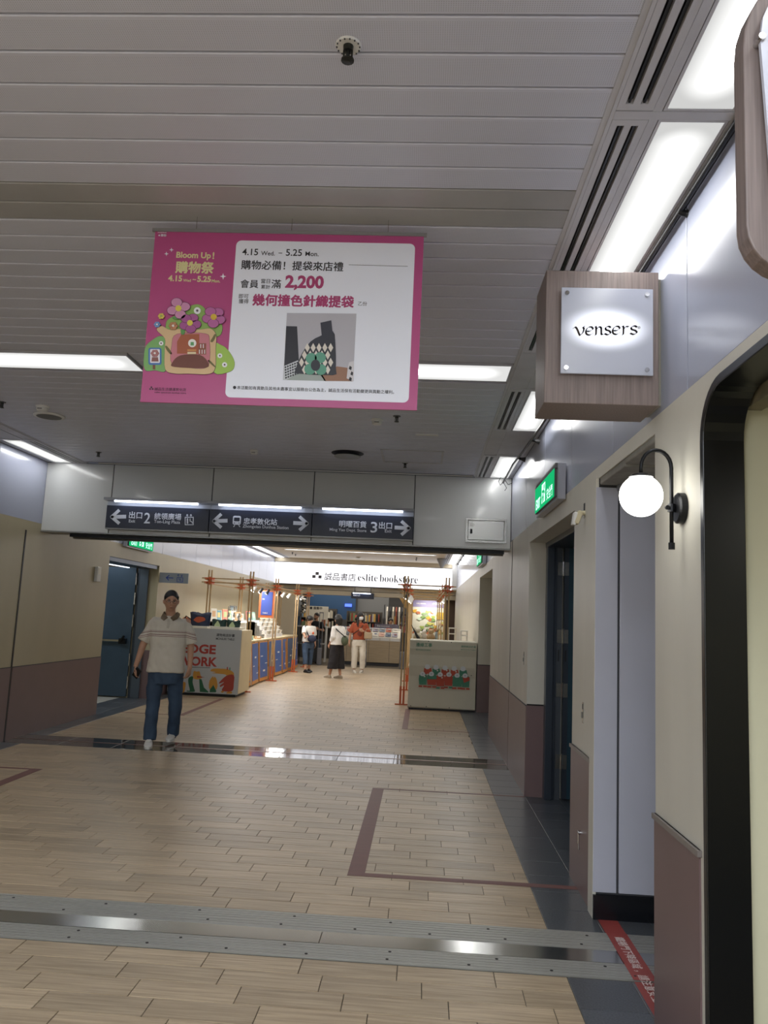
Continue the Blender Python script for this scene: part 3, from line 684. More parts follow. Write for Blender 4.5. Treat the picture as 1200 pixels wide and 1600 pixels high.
def flower(cx, cy, r, c, c2, n=5, a0=0, lay=12):
    for i in range(n):
        a = a0 + 2 * PI * i / n; px_, py_ = cx + r * .62 * math.cos(a), cy + r * .62 * math.sin(a)
        pts = [(px_ + r * .46 * math.cos(q * PI / 6) * (1.15 if 1 else 1), py_ + r * .42 * math.sin(q * PI / 6)) for q in range(12)]
        I('petal_edge', '#5a2a44', [(px_ + (u - px_) * 1.09, py_ + (v - py_) * 1.09) for u, v in pts], lay + (i % 2) * 2); I('petal', c, pts, lay + 1 + (i % 2) * 2)
    I('flower_eye', c2, circ(cx, cy, r * .3), lay + 5)
flower(450, 175, 120, '#c78aae', '#d8c94e', 4, -.3); flower(862, 275, 120, '#b4649c', '#d8b53e', 5, .4); flower(585, 345, 112, '#a35590', '#d8c94e', 5, .2)
flower(388, 378, 46, '#b9825c', '#eeeae4', 6, 0); flower(248, 264, 34, '#d8c25a', '#8fae5a', 6, 0); flower(200, 362, 34, '#6f93c6', '#eeeae4', 6, 0)
for cx, cy, r in ((242, 577, 26), (930, 722, 28), (985, 828, 30), (665, 195, 40)): I('white_flower', '#e8e8ea', circ(cx, cy, r), 6); I('flower_eye', '#5f4a5c', circ(cx, cy, r * .35), 7)
IO('leaf', '#5f9a55', [(380, 285), (430, 250), (492, 235), (485, 285), (430, 300)], 11); IO('leaf', '#5f9a55', [(480, 470), (475, 400), (495, 375), (520, 400), (515, 470)], 9)
I('sign_post', '#7a4a3c', [(142, 820), (172, 820), (172, 880), (142, 880)], 3); I('sign_edge', '#4a76b4', rrect(92, 245, 628, 828, 24), 4); I('sign_face', '#e6e3ea', rrect(112, 226, 645, 806, 12), 5)
flower(170, 695, 42, '#b07878', '#f0eae8', 6, 0, 6); I('sign_pot', '#8a5a55', [(135, 740), (205, 740), (212, 790), (128, 790)], 6)
I('vine', '#6f6a3e', sm([(290, 615), (310, 610), (350, 660), (370, 705), (345, 700), (310, 660)]), 8); I('vine', '#6f6a3e', sm([(870, 470), (885, 490), (850, 560), (820, 555), (845, 510)]), 8); I('vine', '#6f6a3e', sm([(790, 785), (815, 780), (880, 850), (860, 850)]), 8)
# printed photo of the knitted bag
def pq(u, v): p = at(440 + u / 9.23, 480 + v / 9.23, Y=YB); return p.x, p.z
def Pp(name, c, pts, lay): bpoly(name, mat('photo_' + c[1:], c, rough=.5), pts, lay, pq)
Pp('photo_wall', '#b4b2ba', [(78, 85), (1080, 95), (1030, 1070), (20, 1050)], 2)
Pp('photo_desk', '#96705a', [(560, 975), (800, 855), (1040, 890), (1030, 1070), (620, 1066)], 3)
Pp('photo_table', '#9fa8a4', [(20, 1050), (230, 950), (590, 980), (640, 1066)], 3)
Pp('photo_screen', '#2a2a32', [(68, 275), (225, 280), (250, 770), (40, 850)], 3)
Pp('photo_keyboard', '#c8ccd2', [(40, 850), (235, 770), (260, 940), (70, 1050), (22, 1050)], 4)
for r in range(5):
    for c in range(6):
        u, v = 45 + c * 34 + r * 2, 862 + r * 38 - c * 13; Pp('photo_key', '#33343a', [(u, v), (u + 24, v - 8), (u + 26, v + 14), (u + 2, v + 23)], 5)
Pp('photo_bag', '#33343c', sm([(195, 925), (290, 680), (420, 500), (560, 420), (740, 350), (775, 500), (785, 900), (740, 985), (240, 960)], 2), 6)
Pp('photo_bag_handle', '#33343f', [(562, 230), (718, 195), (735, 350), (772, 500), (540, 540), (430, 500), (580, 410)], 7)
for r in range(4):
    for c in range(6):
        u = 290 + c * 84 + (42 if r % 2 else 0); v = 590 + r * 106
        if u - 40 < 200 + (900 - v) * .33 or u + 40 > 790 or (r == 3 and u < 300): continue
        Pp('photo_diamond', '#ddd6cc', [(u, v - 66), (u + 36, v), (u, v + 66), (u - 36, v)], 8)
for cx, cy in ((430, 745), (560, 735), (410, 900), (570, 905)): Pp('photo_petal', '#5f9c86', circ(cx, cy, 80, 16), 9)
Pp('photo_flower_eye', '#33353c', circ(492, 845, 68, 16, 82), 10)
Pp('photo_mug', '#cfccd0', [(975, 800), (1045, 780), (1040, 1070), (1020, 1070), (940, 1030), (955, 880)], 7)
for q in range(3): Pp('mug_check', '#2b2b30', [(985 + 25 * (q % 2), 850 + 80 * q), (1015 + 20 * (q % 2), 870 + 80 * q), (1005 + 20 * (q % 2), 915 + 80 * q), (968 + 25 * (q % 2), 895 + 80 * q)], 8)

# ------------------------------------------------------------------ direction signs on the header
navy = mat('sign_navy', '#151c2e', rough=.3); sgt = mat('sign_lettering', '#c9ccd2', rough=.5)
YS = 8.64
def sq(u, v): p = at(140 + u / 2.2222, 720 + v / 2.2222, Y=YS); return p.x, p.z
def arrow(u, v, L, right, parent):
    s = 1 if right else -1; b = MB(); tip = u + s * L / 2
    stroke(b, [sq(u - s * L / 2, v - (s > 0) * 1), sq(tip - s * 2, v + 1)], .042, 'y-', YS - .0006)
    stroke(b, [sq(tip - s * 24, v - 21), sq(tip, v + 1), sq(tip - s * 24, v + 22)], .036, 'y-', YS - .0012)
    b.build('arrow', sgt, parent)
def stx(body, u0, v1, u1, parent, bold=.02, v0=None):
    a = sq(u0, v1); b = sq(u1, v1); h = abs(sq(u0, v0)[1] - a[1]) if v0 is not None else None
    text(body, .1, sgt, (a[0], YS - .0012, a[1]), 'y-', parent, bold, width=b[0] - a[0], height=h)
def dsign(x0, x1, label, lamp_label):
    t = thing('direction_sign', label, 'sign', ((x0 + x1) / 2, YS + .05, 2.37))
    B(x0 + .003, x1 - .003, YS, YH - .006, 2.366, 2.622).build('sign_panel', navy, t, bevel=.002)
    B(x0, x1, YS + .01, YH, 2.352, 2.366).build('bottom_edge', mat('grey_steel_edge', '#8a8b8a'), t)
    for x in (x0 + .03, x1 - .03):
        for z in (2.385, 2.603): MB().tube([(x, YS - .003, z), (x, YS, z)], .006, 8).build('screw', blk_m, t)
    l = thing('sign_lamp', lamp_label, 'light', ((x0 + x1) / 2, YS - .03, 2.69))
    B(x0, x1, YS - .10, YH, 2.672, 2.70).build('housing', mat('lamp_housing', '#8b8c90', rough=.3, metal=.5), l)
    B(x0 + .12, x1 - .12, YS - .085, YS - .05, 2.655, 2.672).build('tube', emit('sign_tube', '#dfe9ff', 7), l)
    B(x0, x1, YS + .03, YH, 2.622, 2.672).build('back_plate', mat('lamp_back', '#a8adb8', rough=.3), l)
    return t
d1 = dsign(-3.635, -2.445, 'navy sign with left arrow pointing to exit 2', 'tube lamp above the leftmost navy sign')
d2 = dsign(-2.443, -1.275, 'navy station sign with train pictogram and two arrows', 'tube lamp above the middle navy sign with the train')
d3 = dsign(-1.273, -.137, 'navy sign with right arrow pointing to exit 3', 'tube lamp above the rightmost navy sign')
arrow(100, 194, 46, False, d1); stx('出口', 136, 200, 182, d1); stx('Exit', 136, 214, 158, d1, .01); stx('2', 188, 217, 209, d1, .01, v0=180); stx('統領廣場', 224, 203, 318, d1, .015); stx('Ton-Ling Plaza', 223, 219, 314, d1, .01)
b = MB(); u0, v0, u1, v1 = 332, 196, 360, 222
for seg in (((u0, v0), (u1, v0)), ((u1, v0), (u1, v1)), ((u1, v1), (u0, v1)), ((u0, v1), (u0, v0))): stroke(b, [sq(*seg[0]), sq(*seg[1])], .009, 'y-', YS - .0006)
stroke(b, [sq(340, 201), sq(340, 217)], .016, 'y-', YS - .0006); stroke(b, [sq(349, 201), sq(349, 210), sq(355, 211), sq(357, 217)], .009, 'y-', YS - .0006)
for u in (339, 352): stroke(b, [sq(u, 193), sq(u, 187)], .008, 'y-', YS - .0006); stroke(b, [sq(u - 3, 190), sq(u, 186), sq(u + 3, 190)], .006, 'y-', YS - .0012)
b.build('lift_pictogram', sgt, d1)
arrow(453, 208, 44, False, d2); arrow(733, 217, 44, True, d2); stx('忠孝敦化站', 534, 220, 651, d2, .02); stx('Zhongxiao Dunhua Station', 531, 235, 691, d2, .01, v0=221)
b = MB(); b.flat(rrect(sq(497, 210)[0], sq(525, 210)[0], sq(510, 222)[1], sq(510, 191)[1], .02), 'y-', YS); b.build('train_pictogram', sgt, d2)
b = MB(); b.flat(rrect(sq(501, 210)[0], sq(521, 210)[0], sq(510, 210)[1], sq(510, 197)[1], .008), 'y-', YS - .0008)
b.flat(circ(*sq(503, 216), .006), 'y-', YS - .0008); b.flat(circ(*sq(519, 216), .006), 'y-', YS - .0008); b.build('train_window', navy, d2)
b = MB(); stroke(b, [sq(504, 224), sq(500, 229)], .008, 'y-', YS - .0006); stroke(b, [sq(518, 224), sq(522, 229)], .008, 'y-', YS - .0006); b.build('train_rail', sgt, d2)
stx('明曜百貨', 866, 230, 961, d3, .015); stx('Ming Yao Dept. Store', 833, 246, 961, d3, .01, v0=233); stx('3', 975, 249, 998, d3, .01, v0=212); stx('出口', 1004, 236, 1050, d3, .02); stx('Exit', 1025, 249, 1049, d3, .01); arrow(1086, 233, 46, True, d3)
# access box on the header
t = thing('access_box', 'stainless steel access box on the header, right of the signs', 'access panel', (.68, YH, 2.37))
f = MB(); x0, x1, z0, z1 = .449, .905, 2.372, 2.645
f.box(x0, x1, YH - .02, YH, z0, z0 + .022); f.box(x0, x1, YH - .02, YH, z1 - .022, z1); f.box(x0, x0 + .022, YH - .02, YH, z0 + .022, z1 - .022); f.box(x1 - .022, x1, YH - .02, YH, z0 + .022, z1 - .022)
f.build('frame', stl, t); B(x0 + .03, x1 - .03, YH - .014, YH - .001, z0 + .03, z1 - .03).build('door_leaf', stl, t, bevel=.002)
B(x0 + .05, x0 + .075, YH - .019, YH - .014, 2.47, 2.52).build('latch', blk_m, t); B(x0 + .045, x0 + .09, YH - .0155, YH - .014, 2.555, 2.59).build('sticker', wht, t)

# ------------------------------------------------------------------ square wooden blade sign
wood_d = mat('grey_brown_wood', '#776a66', rough=.5, var=.22, vs=5, stretch=(34, 34, 1.0), bump=.05, bs=6)
YV = 3.16
t = thing('blade_sign', 'square grey-brown wooden blade sign with backlit acrylic plate', 'sign', (.72, 3.25, 2.41))
vx0, vx1, vz0, vz1 = .468, .935, 2.406, 2.982
B(vx0, vx1, YV, YV + .27, vz0, vz1).build('wooden_box', wood_d, t, bevel=.003)
B(vx1 + .0, XR + .0, YV + .04, YV + .23, vz0 + .012, vz1 - .012).build('mounting_plate', mat('raw_ply_edge', '#8f8b80', rough=.5, metal=.3), t)
px0, px1, pz0, pz1 = .530, .906, 2.527, 2.898
def acrylic(name, cx, cz, a, b_, core, edge, c='#e8ecf6'):
    m = bpy.data.materials.new(name); m.use_nodes = True; nt = m.node_tree; N = nt.nodes; L = nt.links; bs = N['Principled BSDF']
    bs.inputs['Base Color'].default_value = (*lin('#8f93a2'), 1); bs.inputs['Roughness'].default_value = .25
    tc = N.new('ShaderNodeTexCoord'); mp = N.new('ShaderNodeMapping'); mp.inputs['Location'].default_value = (-cx / a, 0, -cz / b_); mp.inputs['Scale'].default_value = (1 / a, 0, 1 / b_)
    L.new(tc.outputs['Object'], mp.inputs[0]); ln = N.new('ShaderNodeVectorMath'); ln.operation = 'LENGTH'; L.new(mp.outputs[0], ln.inputs[0])
    mr = N.new('ShaderNodeMapRange'); mr.interpolation_type = 'SMOOTHERSTEP'; mr.inputs[1].default_value = .35; mr.inputs[2].default_value = 1.35; mr.inputs[3].default_value = core; mr.inputs[4].default_value = edge
    L.new(ln.outputs[1], mr.inputs[0]); bs.inputs['Emission Color'].default_value = (*lin(c), 1); L.new(mr.outputs[0], bs.inputs['Emission Strength']); return m
B(px0, px1, YV - .022, YV - .014, pz0, pz1).build('acrylic_plate', acrylic('backlit_acrylic', (px0 + px1) / 2 - .72, 2.722 - 2.41, .16, .085, 1.15, .10), t, bevel=.002)
for x in (px0 + .022, px1 - .026):
    for z in (pz0 + .022, pz1 - .026): MB().tube([(x, YV - .03, z), (x, YV, z)], .009, 14).build('standoff', chrome, t)
vt = mat('sign_bronze_print', '#4a3a34', rough=.6)
def vq(u, v): p = at(820 + u / 3.158, 400 + v / 3.158, Y=YV - .0225); return p.x, p.z
def nib(mb, pts, wd, ang=38, n=8, lay=0):       # broad-nib pen stroke along a smooth curve through pts (crop measures of the sign)
    P = [Vector(vq(*p)) for p in pts]; P = [P[0] * 2 - P[1]] + P + [P[-1] * 2 - P[-2]]; c = []
    for i in range(1, len(P) - 2):
        for q in range(n + (i == len(P) - 3)):
            t_ = q / n; c.append(.5 * (2 * P[i] + (P[i + 1] - P[i - 1]) * t_ + (2 * P[i - 1] - 5 * P[i] + 4 * P[i + 1] - P[i + 2]) * t_ * t_ + (3 * P[i] - 3 * P[i + 1] + P[i + 2] - P[i - 1]) * t_ ** 3))
    v = Vector((math.cos(math.radians(ang)), math.sin(math.radians(ang)))) * wd / 2; h = Vector((-v.y, v.x)).normalized() * .0007
    for p, q in zip(c, c[1:]):
        hull = [p + v + h, p - v + h, p - v - h, p + v - h, q + v + h, q - v + h, q - v - h, q + v - h]
        hull = sorted(set((round(x.x, 6), round(x.y, 6)) for x in hull)); lo, up = [], []
        for x in hull:
            while len(lo) > 1 and (lo[-1][0] - lo[-2][0]) * (x[1] - lo[-2][1]) - (lo[-1][1] - lo[-2][1]) * (x[0] - lo[-2][0]) <= 0: lo.pop()
            lo.append(x)
        for x in hull[::-1]:
            while len(up) > 1 and (up[-1][0] - up[-2][0]) * (x[1] - up[-2][1]) - (up[-1][1] - up[-2][1]) * (x[0] - up[-2][0]) <= 0: up.pop()
            up.append(x)
        mb.flat(lo[:-1] + up[:-1], 'y-', YV - .0222, .0006)
W_ = .0085
def glyph(strokes, dx, dy=0, k=1.):
    b = MB()
    for st in strokes: nib(b, [(u * k + dx, v + dy) for u, v in st], W_)
    b.build('lettering', vt, t)
g_v = [[(0, 8), (8, 3), (16, 12), (26, 38), (30, 44)], [(30, 44), (42, 30), (47, 12), (43, 3), (50, 0)]]
g_e = [[(6, 24), (20, 24), (33, 14), (26, 3), (12, 6), (3, 22), (6, 38), (20, 43), (34, 34)]]
g_n = [[(3, 4), (8, 3), (9, 20), (8, 42), (5, 44)], [(9, 18), (20, 4), (31, 8), (32, 24), (33, 40), (40, 41)]]
g_s = [[(33, 8), (22, 2), (8, 8), (10, 19), (26, 25), (32, 36), (18, 44), (3, 38)]]
g_r = [[(3, 4), (8, 3), (9, 20), (8, 42), (5, 44)], [(9, 18), (18, 5), (30, 5)]]
for g, dx, dy, k in ((g_v, 240, 348, 1.1), (g_e, 298, 347, 1.15), (g_n, 342, 346, 1.1), (g_s, 391, 345, 1.0), (g_e, 430, 344, 1.15), (g_r, 476, 344, 1.2), (g_s, 517, 343, 1.1)): glyph(g, dx, dy, k)
a = vq(556, 360); text('®', .016, vt, (a[0], YV - .0232, a[1]), 'y-', t)
# rounded wooden blade sign near the top right corner
t = thing('blade_sign', 'rounded dark wooden blade sign at the top right corner, nearest the viewer', 'sign', (.75, 1.21, 2.06))
prof = arc(.569, 2.142, .08, -PI / 2, -PI, 6) + arc(.659, 2.45, .17, PI, PI / 2, 8) + [(.94, 2.62), (.94, 2.062)]
MB().prism(prof, 1, 1.19, 1.232).build('wooden_box', wood_d, t, bevel=.003)
pr2 = arc(.585, 2.152, .06, -PI / 2, -PI * .95, 5) + arc(.659, 2.45, .150, PI, PI / 2, 6) + [(.925, 2.60), (.925, 2.092)]
MB().prism(pr2, 1, 1.172, 1.180).build('acrylic_plate', mat('plain_acrylic', '#c8cbd8', rough=.2), t)
p = at(1190, 58, Y=1.17); MB().tube([(p.x, 1.166, p.z), (p.x, 1.19, p.z)], .006, 12).build('standoff', chrome, t)
MB().tube([(.57, 1.166, 2.12), (.57, 1.19, 2.12)], .006, 12).build('standoff', chrome, t)
B(.94, XR, 1.195, 1.228, 2.36, 2.55).build('mounting_plate', blk_m, t)

# ------------------------------------------------------------------ globe wall lamp
LY, LZ = 2.93, 1.95
t = thing('wall_lamp', 'glowing white globe lamp on a black swan-neck bracket', 'lamp', (.9, LY, LZ))
Mx = Matrix.Rotation(-PI / 2, 3, 'Y')
MB().lathe([(.058, 0), (.058, .022), (.05, .028), (.01, .029)], (XR, LY, LZ), 32, Mx).build('wall_plate', blk_m, t, smooth=False)
ax, gx = .912, .800; ar = (ax - gx) / 2
path = [(ax, LY, 1.80), (ax, LY, 2.10)] + [(gx + ar + ar * math.cos(q * PI / 12), LY, 2.10 + (ar + .012) * math.sin(q * PI / 12)) for q in range(1, 12)] + [(gx, LY, 2.10), (gx, LY, 2.07)]
MB().tube(path, .0075, 12).build('swan_neck', blk_m, t, smooth=True)
MB().tube([(ax, LY, 1.795), (ax, LY, 1.82)], .012, 10).build('end_knob', blk_m, t)
b = MB(); b.box(.925, .93, LY - .008, LY + .008, 1.94, 1.96); b.tube([(ax - .02, LY, LZ), (.935, LY, LZ)], .007, 10); b.tube([(ax, LY, LZ - .015), (ax, LY, LZ + .015)], .014, 12); b.tube([(ax - .02, LY - .02, LZ), (ax - .02, LY - .008, LZ)], .008, 8)
b.build('bracket_clamp', blk_m, t)
MB().lathe([(.046, 2.062), (.03, 2.074), (.008, 2.08)], (gx, LY, 0), 24).build('globe_cap', blk_m, t)
MB().ball((gx, LY, 1.992), .079, 32, 20).build('glass_globe', emit('lit_opal_glass', '#fffdf5', 7.0), t, smooth=True)

# ------------------------------------------------------------------ shop front frame (black, rounded)
def ring(outer, inner, x0, x1):
    b = MB(); n = len(outer)
    vs = [(x0, *p) for p in outer] + [(x0, *p) for p in inner] + [(x1, *p) for p in outer] + [(x1, *p) for p in inner]
    fs = []
    for i in range(n - 1): fs += [(i, i + 1, n + i + 1, n + i), (2 * n + i, 3 * n + i, 3 * n + i + 1, 2 * n + i + 1), (i, 2 * n + i, 2 * n + i + 1, i + 1), (n + i, n + i + 1, 3 * n + i + 1, 3 * n + i)]
    return b.add(vs, fs)
outer = [(FY, 0), (FY, FZ - FR)] + arc(FY - FR, FZ - FR, FR, 0, PI / 2)[1:] + arc(FR, FZ - FR, FR, PI / 2, PI) + [(0, 0)]
G = .032
inner = [(FY - G, 0), (FY - G, FZ - FR)] + arc(FY - FR, FZ - FR, FR - G, 0, PI / 2)[1:] + arc(FR, FZ - FR, FR - G, PI / 2, PI) + [(G, 0)]
t = thing('shop_front_frame', 'black rounded door frame of the shop at the right edge', 'door frame', (XR, 1.4, 0))
ring(outer, inner, XR - .006, XR + .135).build('frame', black_g, t, bevel=.003)
shop = MB(); shop.box(1.09, 3.6, FY + .0, FY + .1, 0, 2.45); shop.box(3.5, 3.6, -.3, FY, 0, 2.45); shop.box(1.07, 3.6, -.4, -.3, 0, 2.45); shop.box(1.07, 3.6, -.4, FY + .1, 2.42, 2.5)
ws = shop.build('wall_shop', mat('cream_shop_wall', '#cbc8ad', rough=.6, var=.03, vs=3), kind='structure')
for i, (a, c) in enumerate(((1.10, 1.16), (1.175, 1.24), (1.26, 2.4))): B(a, c, .1, FY - .04 + .03 * (i < 2), 2.275 + .012 * i, 2.40).build('soffit_board', mat('stained_soffit', '#7d7660', rough=.7, var=.2, vs=9), ws)
B(.96, 3.5, -.3, 1.7, -.003, .0005).build('shop_floor', gran_m, ws)
# ------------------------------------------------------------------ exit signs
grn = emit('exit_green', '#17a866', 1.0); grw = emit('exit_white', '#bfffe4', 1.3)
def exit_sign(x, side, y0, y1, z0, z1, label):
    f = 'x-' if side < 0 else 'x+'; fx = x
    t = thing('exit_sign', label, 'sign', (x, (y0 + y1) / 2, z0))
    wall = XR if side < 0 else XL
    B(x - side * .004, x - side * .03, y0 - .02, y1 + .02, z1, z1 + .035).build('housing_top', mat('dark_housing', '#3c3e42', rough=.4), t)
    B(x - side * .004, x - side * .02, y0, y1, z0, z1).build('case', mat('dark_housing', '#3c3e42', rough=.4), t); B(x - side * .02, wall + side * .008, y0 - .05, y1 + .05, z0 - .02, z1 + .03).build('back_box', mat('sign_back', '#9a9eaa', rough=.3), t)
    B(x, x - side * .003, y0 + .004, y1 - .004, z0 + .004, z1).build('lit_face', grn, t)
    def yy(u): return (y1 - (y1 - y0) * u) if side < 0 else (y0 + (y1 - y0) * u)
    h = z1 - z0; xx = x + side * .001
    text('EXIT', .1, grw, (xx, yy(.08), z0 + h * .1), f, t, .02, width=(y1 - y0) * .24, name='lettering')
    text('安全門', .1, grw, (xx, yy(.66), z0 + h * .1), f, t, .02, width=(y1 - y0) * .28)
    b = MB(); P = lambda u, v: (yy(u), z0 + h * v)
    plane = 'x-' if side < 0 else 'x+'
    b.flat([P(.4, .15), P(.4, .88), P(.58, .88), P(.58, .15)], plane, x + side * .0008)
    b.build('pictogram_door', grw, t)
    b = MB(); stroke(b, [P(.52, .6), P(.47, .42), P(.51, .3), P(.46, .18)], .025, plane, x + side * .0018); stroke(b, [P(.47, .42), P(.43, .3)], .025, plane, x + side * .0018); stroke(b, [P(.43, .6), P(.53, .55), P(.56, .48)], .02, plane, x + side * .0018)
    b.flat([(P(.53, .72)[0] + .022 * math.cos(q * PI / 5), P(.53, .72)[1] + .022 * math.sin(q * PI / 5)) for q in range(10)], plane, x + side * .0018)
    b.build('pictogram_runner', grn, t)
exit_sign(.875, -1, 5.38, 6.30, 2.375, 2.575, 'green exit sign on the right wall above the steel door')
exit_sign(XL + .08, 1, 11.27, 12.3, 2.375, 2.60, 'green exit sign on the left wall above the blue door')
exit_sign(.875, -1, 12.1, 13.1, 2.40, 2.62, 'small green exit sign on the right, beyond the header')

# ------------------------------------------------------------------ conduit with spot heads
def head_at(x, y, z, t):
    b = MB(); b.tube([(x, y, z), (x + .012, y, z - .004), (x + .028, y, z - .008)], [.011, .013, .013], 10); b.build('head_socket', blk_m, t)
    MB().tube([(x + .026, y, z - .008), (x + .066, y, z - .014)], [.013, .026], 14).build('head_cone', blk, t, smooth=False)
t = thing('light_track', 'black conduit with cone spot heads along the right ceiling corner', 'track light', (.88, 4, 3.08))
TX = .862
MB().tube([(.93, -1.5, 3.095), (.93, 2.6, 3.095), (.925, 4.0, 3.09), (.88, 4.9, 3.085), (.875, 5.3, 3.03), (.865, 6.0, 3.02), (.85, 6.9, 3.03), (.835, 7.6, 3.05), (.83, 8.5, 3.02)], .011, 8).build('conduit', blk_m, t, smooth=True)
for x, y, z in ((.922, 2.86, 3.09), (.865, 5.5, 3.02), (.86, 6.45, 3.025), (.845, 7.25, 3.035)): head_at(x, y, z, t)
b = MB(); b.tube([(.83, 8.45, 3.02), (.80, 8.5, 2.99), (.78, 8.5, 3.03), (.80, 8.48, 3.07), (.84, 8.46, 3.05)], .004, 6); b.tube([(.83, 8.48, 3.02), (.87, 8.5, 2.96), (.85, 8.5, 2.93)], .004, 6); b.tube([(.84, 8.4, 3.03), (.88, 8.45, 2.99), (.92, 8.4, 3.0)], .004, 6)
b.build('cable_loop', blk, t, smooth=True)
t = thing('light_track', 'row of spot heads along the right corner beyond the header', 'track light', (.93, 16, 3.08))
MB().tube([(.925, 9.5, 3.09), (.925, 22.6, 3.09)], .012, 6).build('conduit', wht, t)
for k in range(9): head_at(.925, 10.4 + k * 1.45, 3.07, t)
for o in t.children:
    if 'head_cone' in o.name: o.scale = (1, 1, 1)

# ------------------------------------------------------------------ small wall fittings on the right
t = thing('motion_sensor', 'cream swivel floodlight sensor at the corner of the steel door', 'sensor', (.93, 4.76, 2.16))
crm = mat('aged_cream_plastic', '#c9c0a0', rough=.5)
b = MB(); b.tube([(XR, 4.72, 2.175), (.94, 4.72, 2.175)], [.016, .012], 10); b.tube([(.945, 4.72, 2.175), (.925, 4.72, 2.17)], [.011, .013], 10); b.build('swivel_arm', crm, t)
b = MB(); b.obox((.915, 4.72, 2.145), (.03, .06, .085), Matrix.Rotation(.35, 3, 'Y')); b.build('sensor_body', crm, t, bevel=.008)
b = MB(); b.obox((.893, 4.72, 2.137), (.022, .055, .08), Matrix.Rotation(.15, 3, 'Y')); b.build('sensor_cap', wht, t, bevel=.006)
B(XR - .003, XR, 4.71, 4.745, 2.19, 2.235).build('hole_patch', joint_m, t)
def plate(y, z, label):
    t = thing('key_switch', label, 'switch', (XR, y, z))
    B(XR - .003, XR, y - .016, y + .016, z - .06, z + .06).build('plate', stl, t); B(XR - .01, XR - .003, y - .012, y + .012, z - .03, z + .005).build('key_box', mat('grey_key_box', '#6a6a68', rough=.4, metal=.5), t, bevel=.002)
    B(XR - .0045, XR - .003, y - .006, y + .006, z + .02, z + .05).build('slot', joint_m, t)
plate(4.71, 1.0, 'steel key switch on the cream pier above the brown dado'); plate(7.4, 1.18, 'steel key switch on the wall beyond the steel door')
t = thing('door_holder', 'small steel hook latch on the brown dado of the pier', 'latch', (XR, 4.72, .27))
b = MB(); b.tube([(XR, 4.72, .33), (XR - .02, 4.72, .33)], .012, 12); b.build('pivot', chrome, t)
MB().tube([(XR - .018, 4.72, .33), (XR - .018, 4.715, .27), (XR - .018, 4.70, .24)], .0045, 8).build('hook', chrome, t)

# ------------------------------------------------------------------ steel door on the right (door_2), far jamb and open leaf
dsteel = mat('door_frame_steel', '#4a525e', rough=.3, metal=.7, var=.06, vs=4, stretch=(1, 1, .3)); dleaf = mat('teal_steel_leaf', '#2e4a58', rough=.35, metal=.3, var=.08, vs=5)
d = thing('door_2', None, None, (1.3, 7.1, 0)); d['kind'] = 'structure'
B(1.105, 1.17, 7.06, 7.16, 0, 2.235).build('door_frame', dsteel, d, bevel=.004); B(1.172, 1.192, 7.08, 7.16, 0, 2.235).build('door_frame', dsteel, d, bevel=.003)
B(1.194, 1.245, 7.11, 7.16, 0, 2.2).build('hinge_jamb', mat('jamb_grey', '#565c64', rough=.35, metal=.5), d)
B(1.262, 1.302, 7.09, 7.16, .01, 2.19).build('leaf_edge', dsteel, d); B(1.302, 2.3, 7.09, 7.14, .01, 2.19).build('door_leaf', dleaf, d)
B(1.10, 1.5, 5.1, 7.16, 2.19, 2.235).build('frame_head', dsteel, d, bevel=.004)
B(1.35, 1.353, 6.2, 7.085, 1.0, 2.0).build('glass_edge', dleaf, d) if False else None
for z in (.32, .93, 1.4, 2.0):
    h = MB(); h.box(1.205, 1.245, 7.104, 7.112, z - .06, z + .06); h.box(1.265, 1.3, 7.084, 7.092, z - .06, z + .06); hb = h.build('hinge_leaf', stl, d)
    MB().tube([(1.254, 7.096, z - .065), (1.254, 7.096, z + .065)], .009, 10).build('hinge_pin', chrome, hb)
for x in (1.215, 1.272): B(x, x + .01, 7.082 if x > 1.25 else 7.102, 7.1 if x > 1.25 else 7.115, 1.18, 1.28).build('strike_plate', blk, d)
B(2.4, 2.45, 5.04, 7.16, 0, 2.39).build('back_wall', mat('dim_passage', '#6d7075', rough=.6), d)
# ------------------------------------------------------------------ blue door on the left (door_1)
blue = mat('blue_steel_leaf', '#4a5d70', rough=.3, metal=.4, var=.07, vs=3)
d = thing('door_1', None, None, (-4.8, 12.9, 0)); d['kind'] = 'structure'
B(-4.73, -4.59, 12.86, 12.9, 0, 2.18).build('door_frame', mat('frame_blue_grey', '#5c6773', rough=.35, metal=.5), d, bevel=.003)
B(-4.775, -4.735, 12.875, 12.9, 0, 2.16).build('hinge_jamb', dsteel, d)
B(-5.78, -4.80, 12.85, 12.895, .02, 2.13).build('door_leaf', blue, d)
for z in (.25, .62, 1.25, 1.62, 1.95):
    MB().tube([(-4.787, 12.85, z - .1), (-4.787, 12.85, z + .1)], .012, 8).build('hinge_pin', chrome, d)
pb = MB(); pb.box(-5.75, -4.97, 12.79, 12.82, .905, .935); pb.build('push_bar', chrome, d); b = MB(); b.box(-4.97, -4.86, 12.78, 12.85, .87, .96); b.tube([(-4.95, 12.79, .9), (-4.88, 12.77, 1.0)], .02, 8); b.build('bar_housing', blk_m, d)
B(-4.75, -4.45, 10.85, 12.86, 2.12, 2.18).build('frame_head', dsteel, d)
t = thing('strip_lamp', 'thin strip lamp lit above the blue door', 'light', (-4.85, 11.8, 2.1))
B(-4.90, -4.86, 10.9, 12.7, 2.115, 2.125).build('tube', emit('door_tube', '#dfe6ee', 2.2), t); B(-4.92, -4.84, 10.88, 12.72, 2.125, 2.15).build('housing', stl, t)
area('landing_lamp', (-5.7, 11.6, 2.4), .8, .8, 14, (.85, .93, 1))
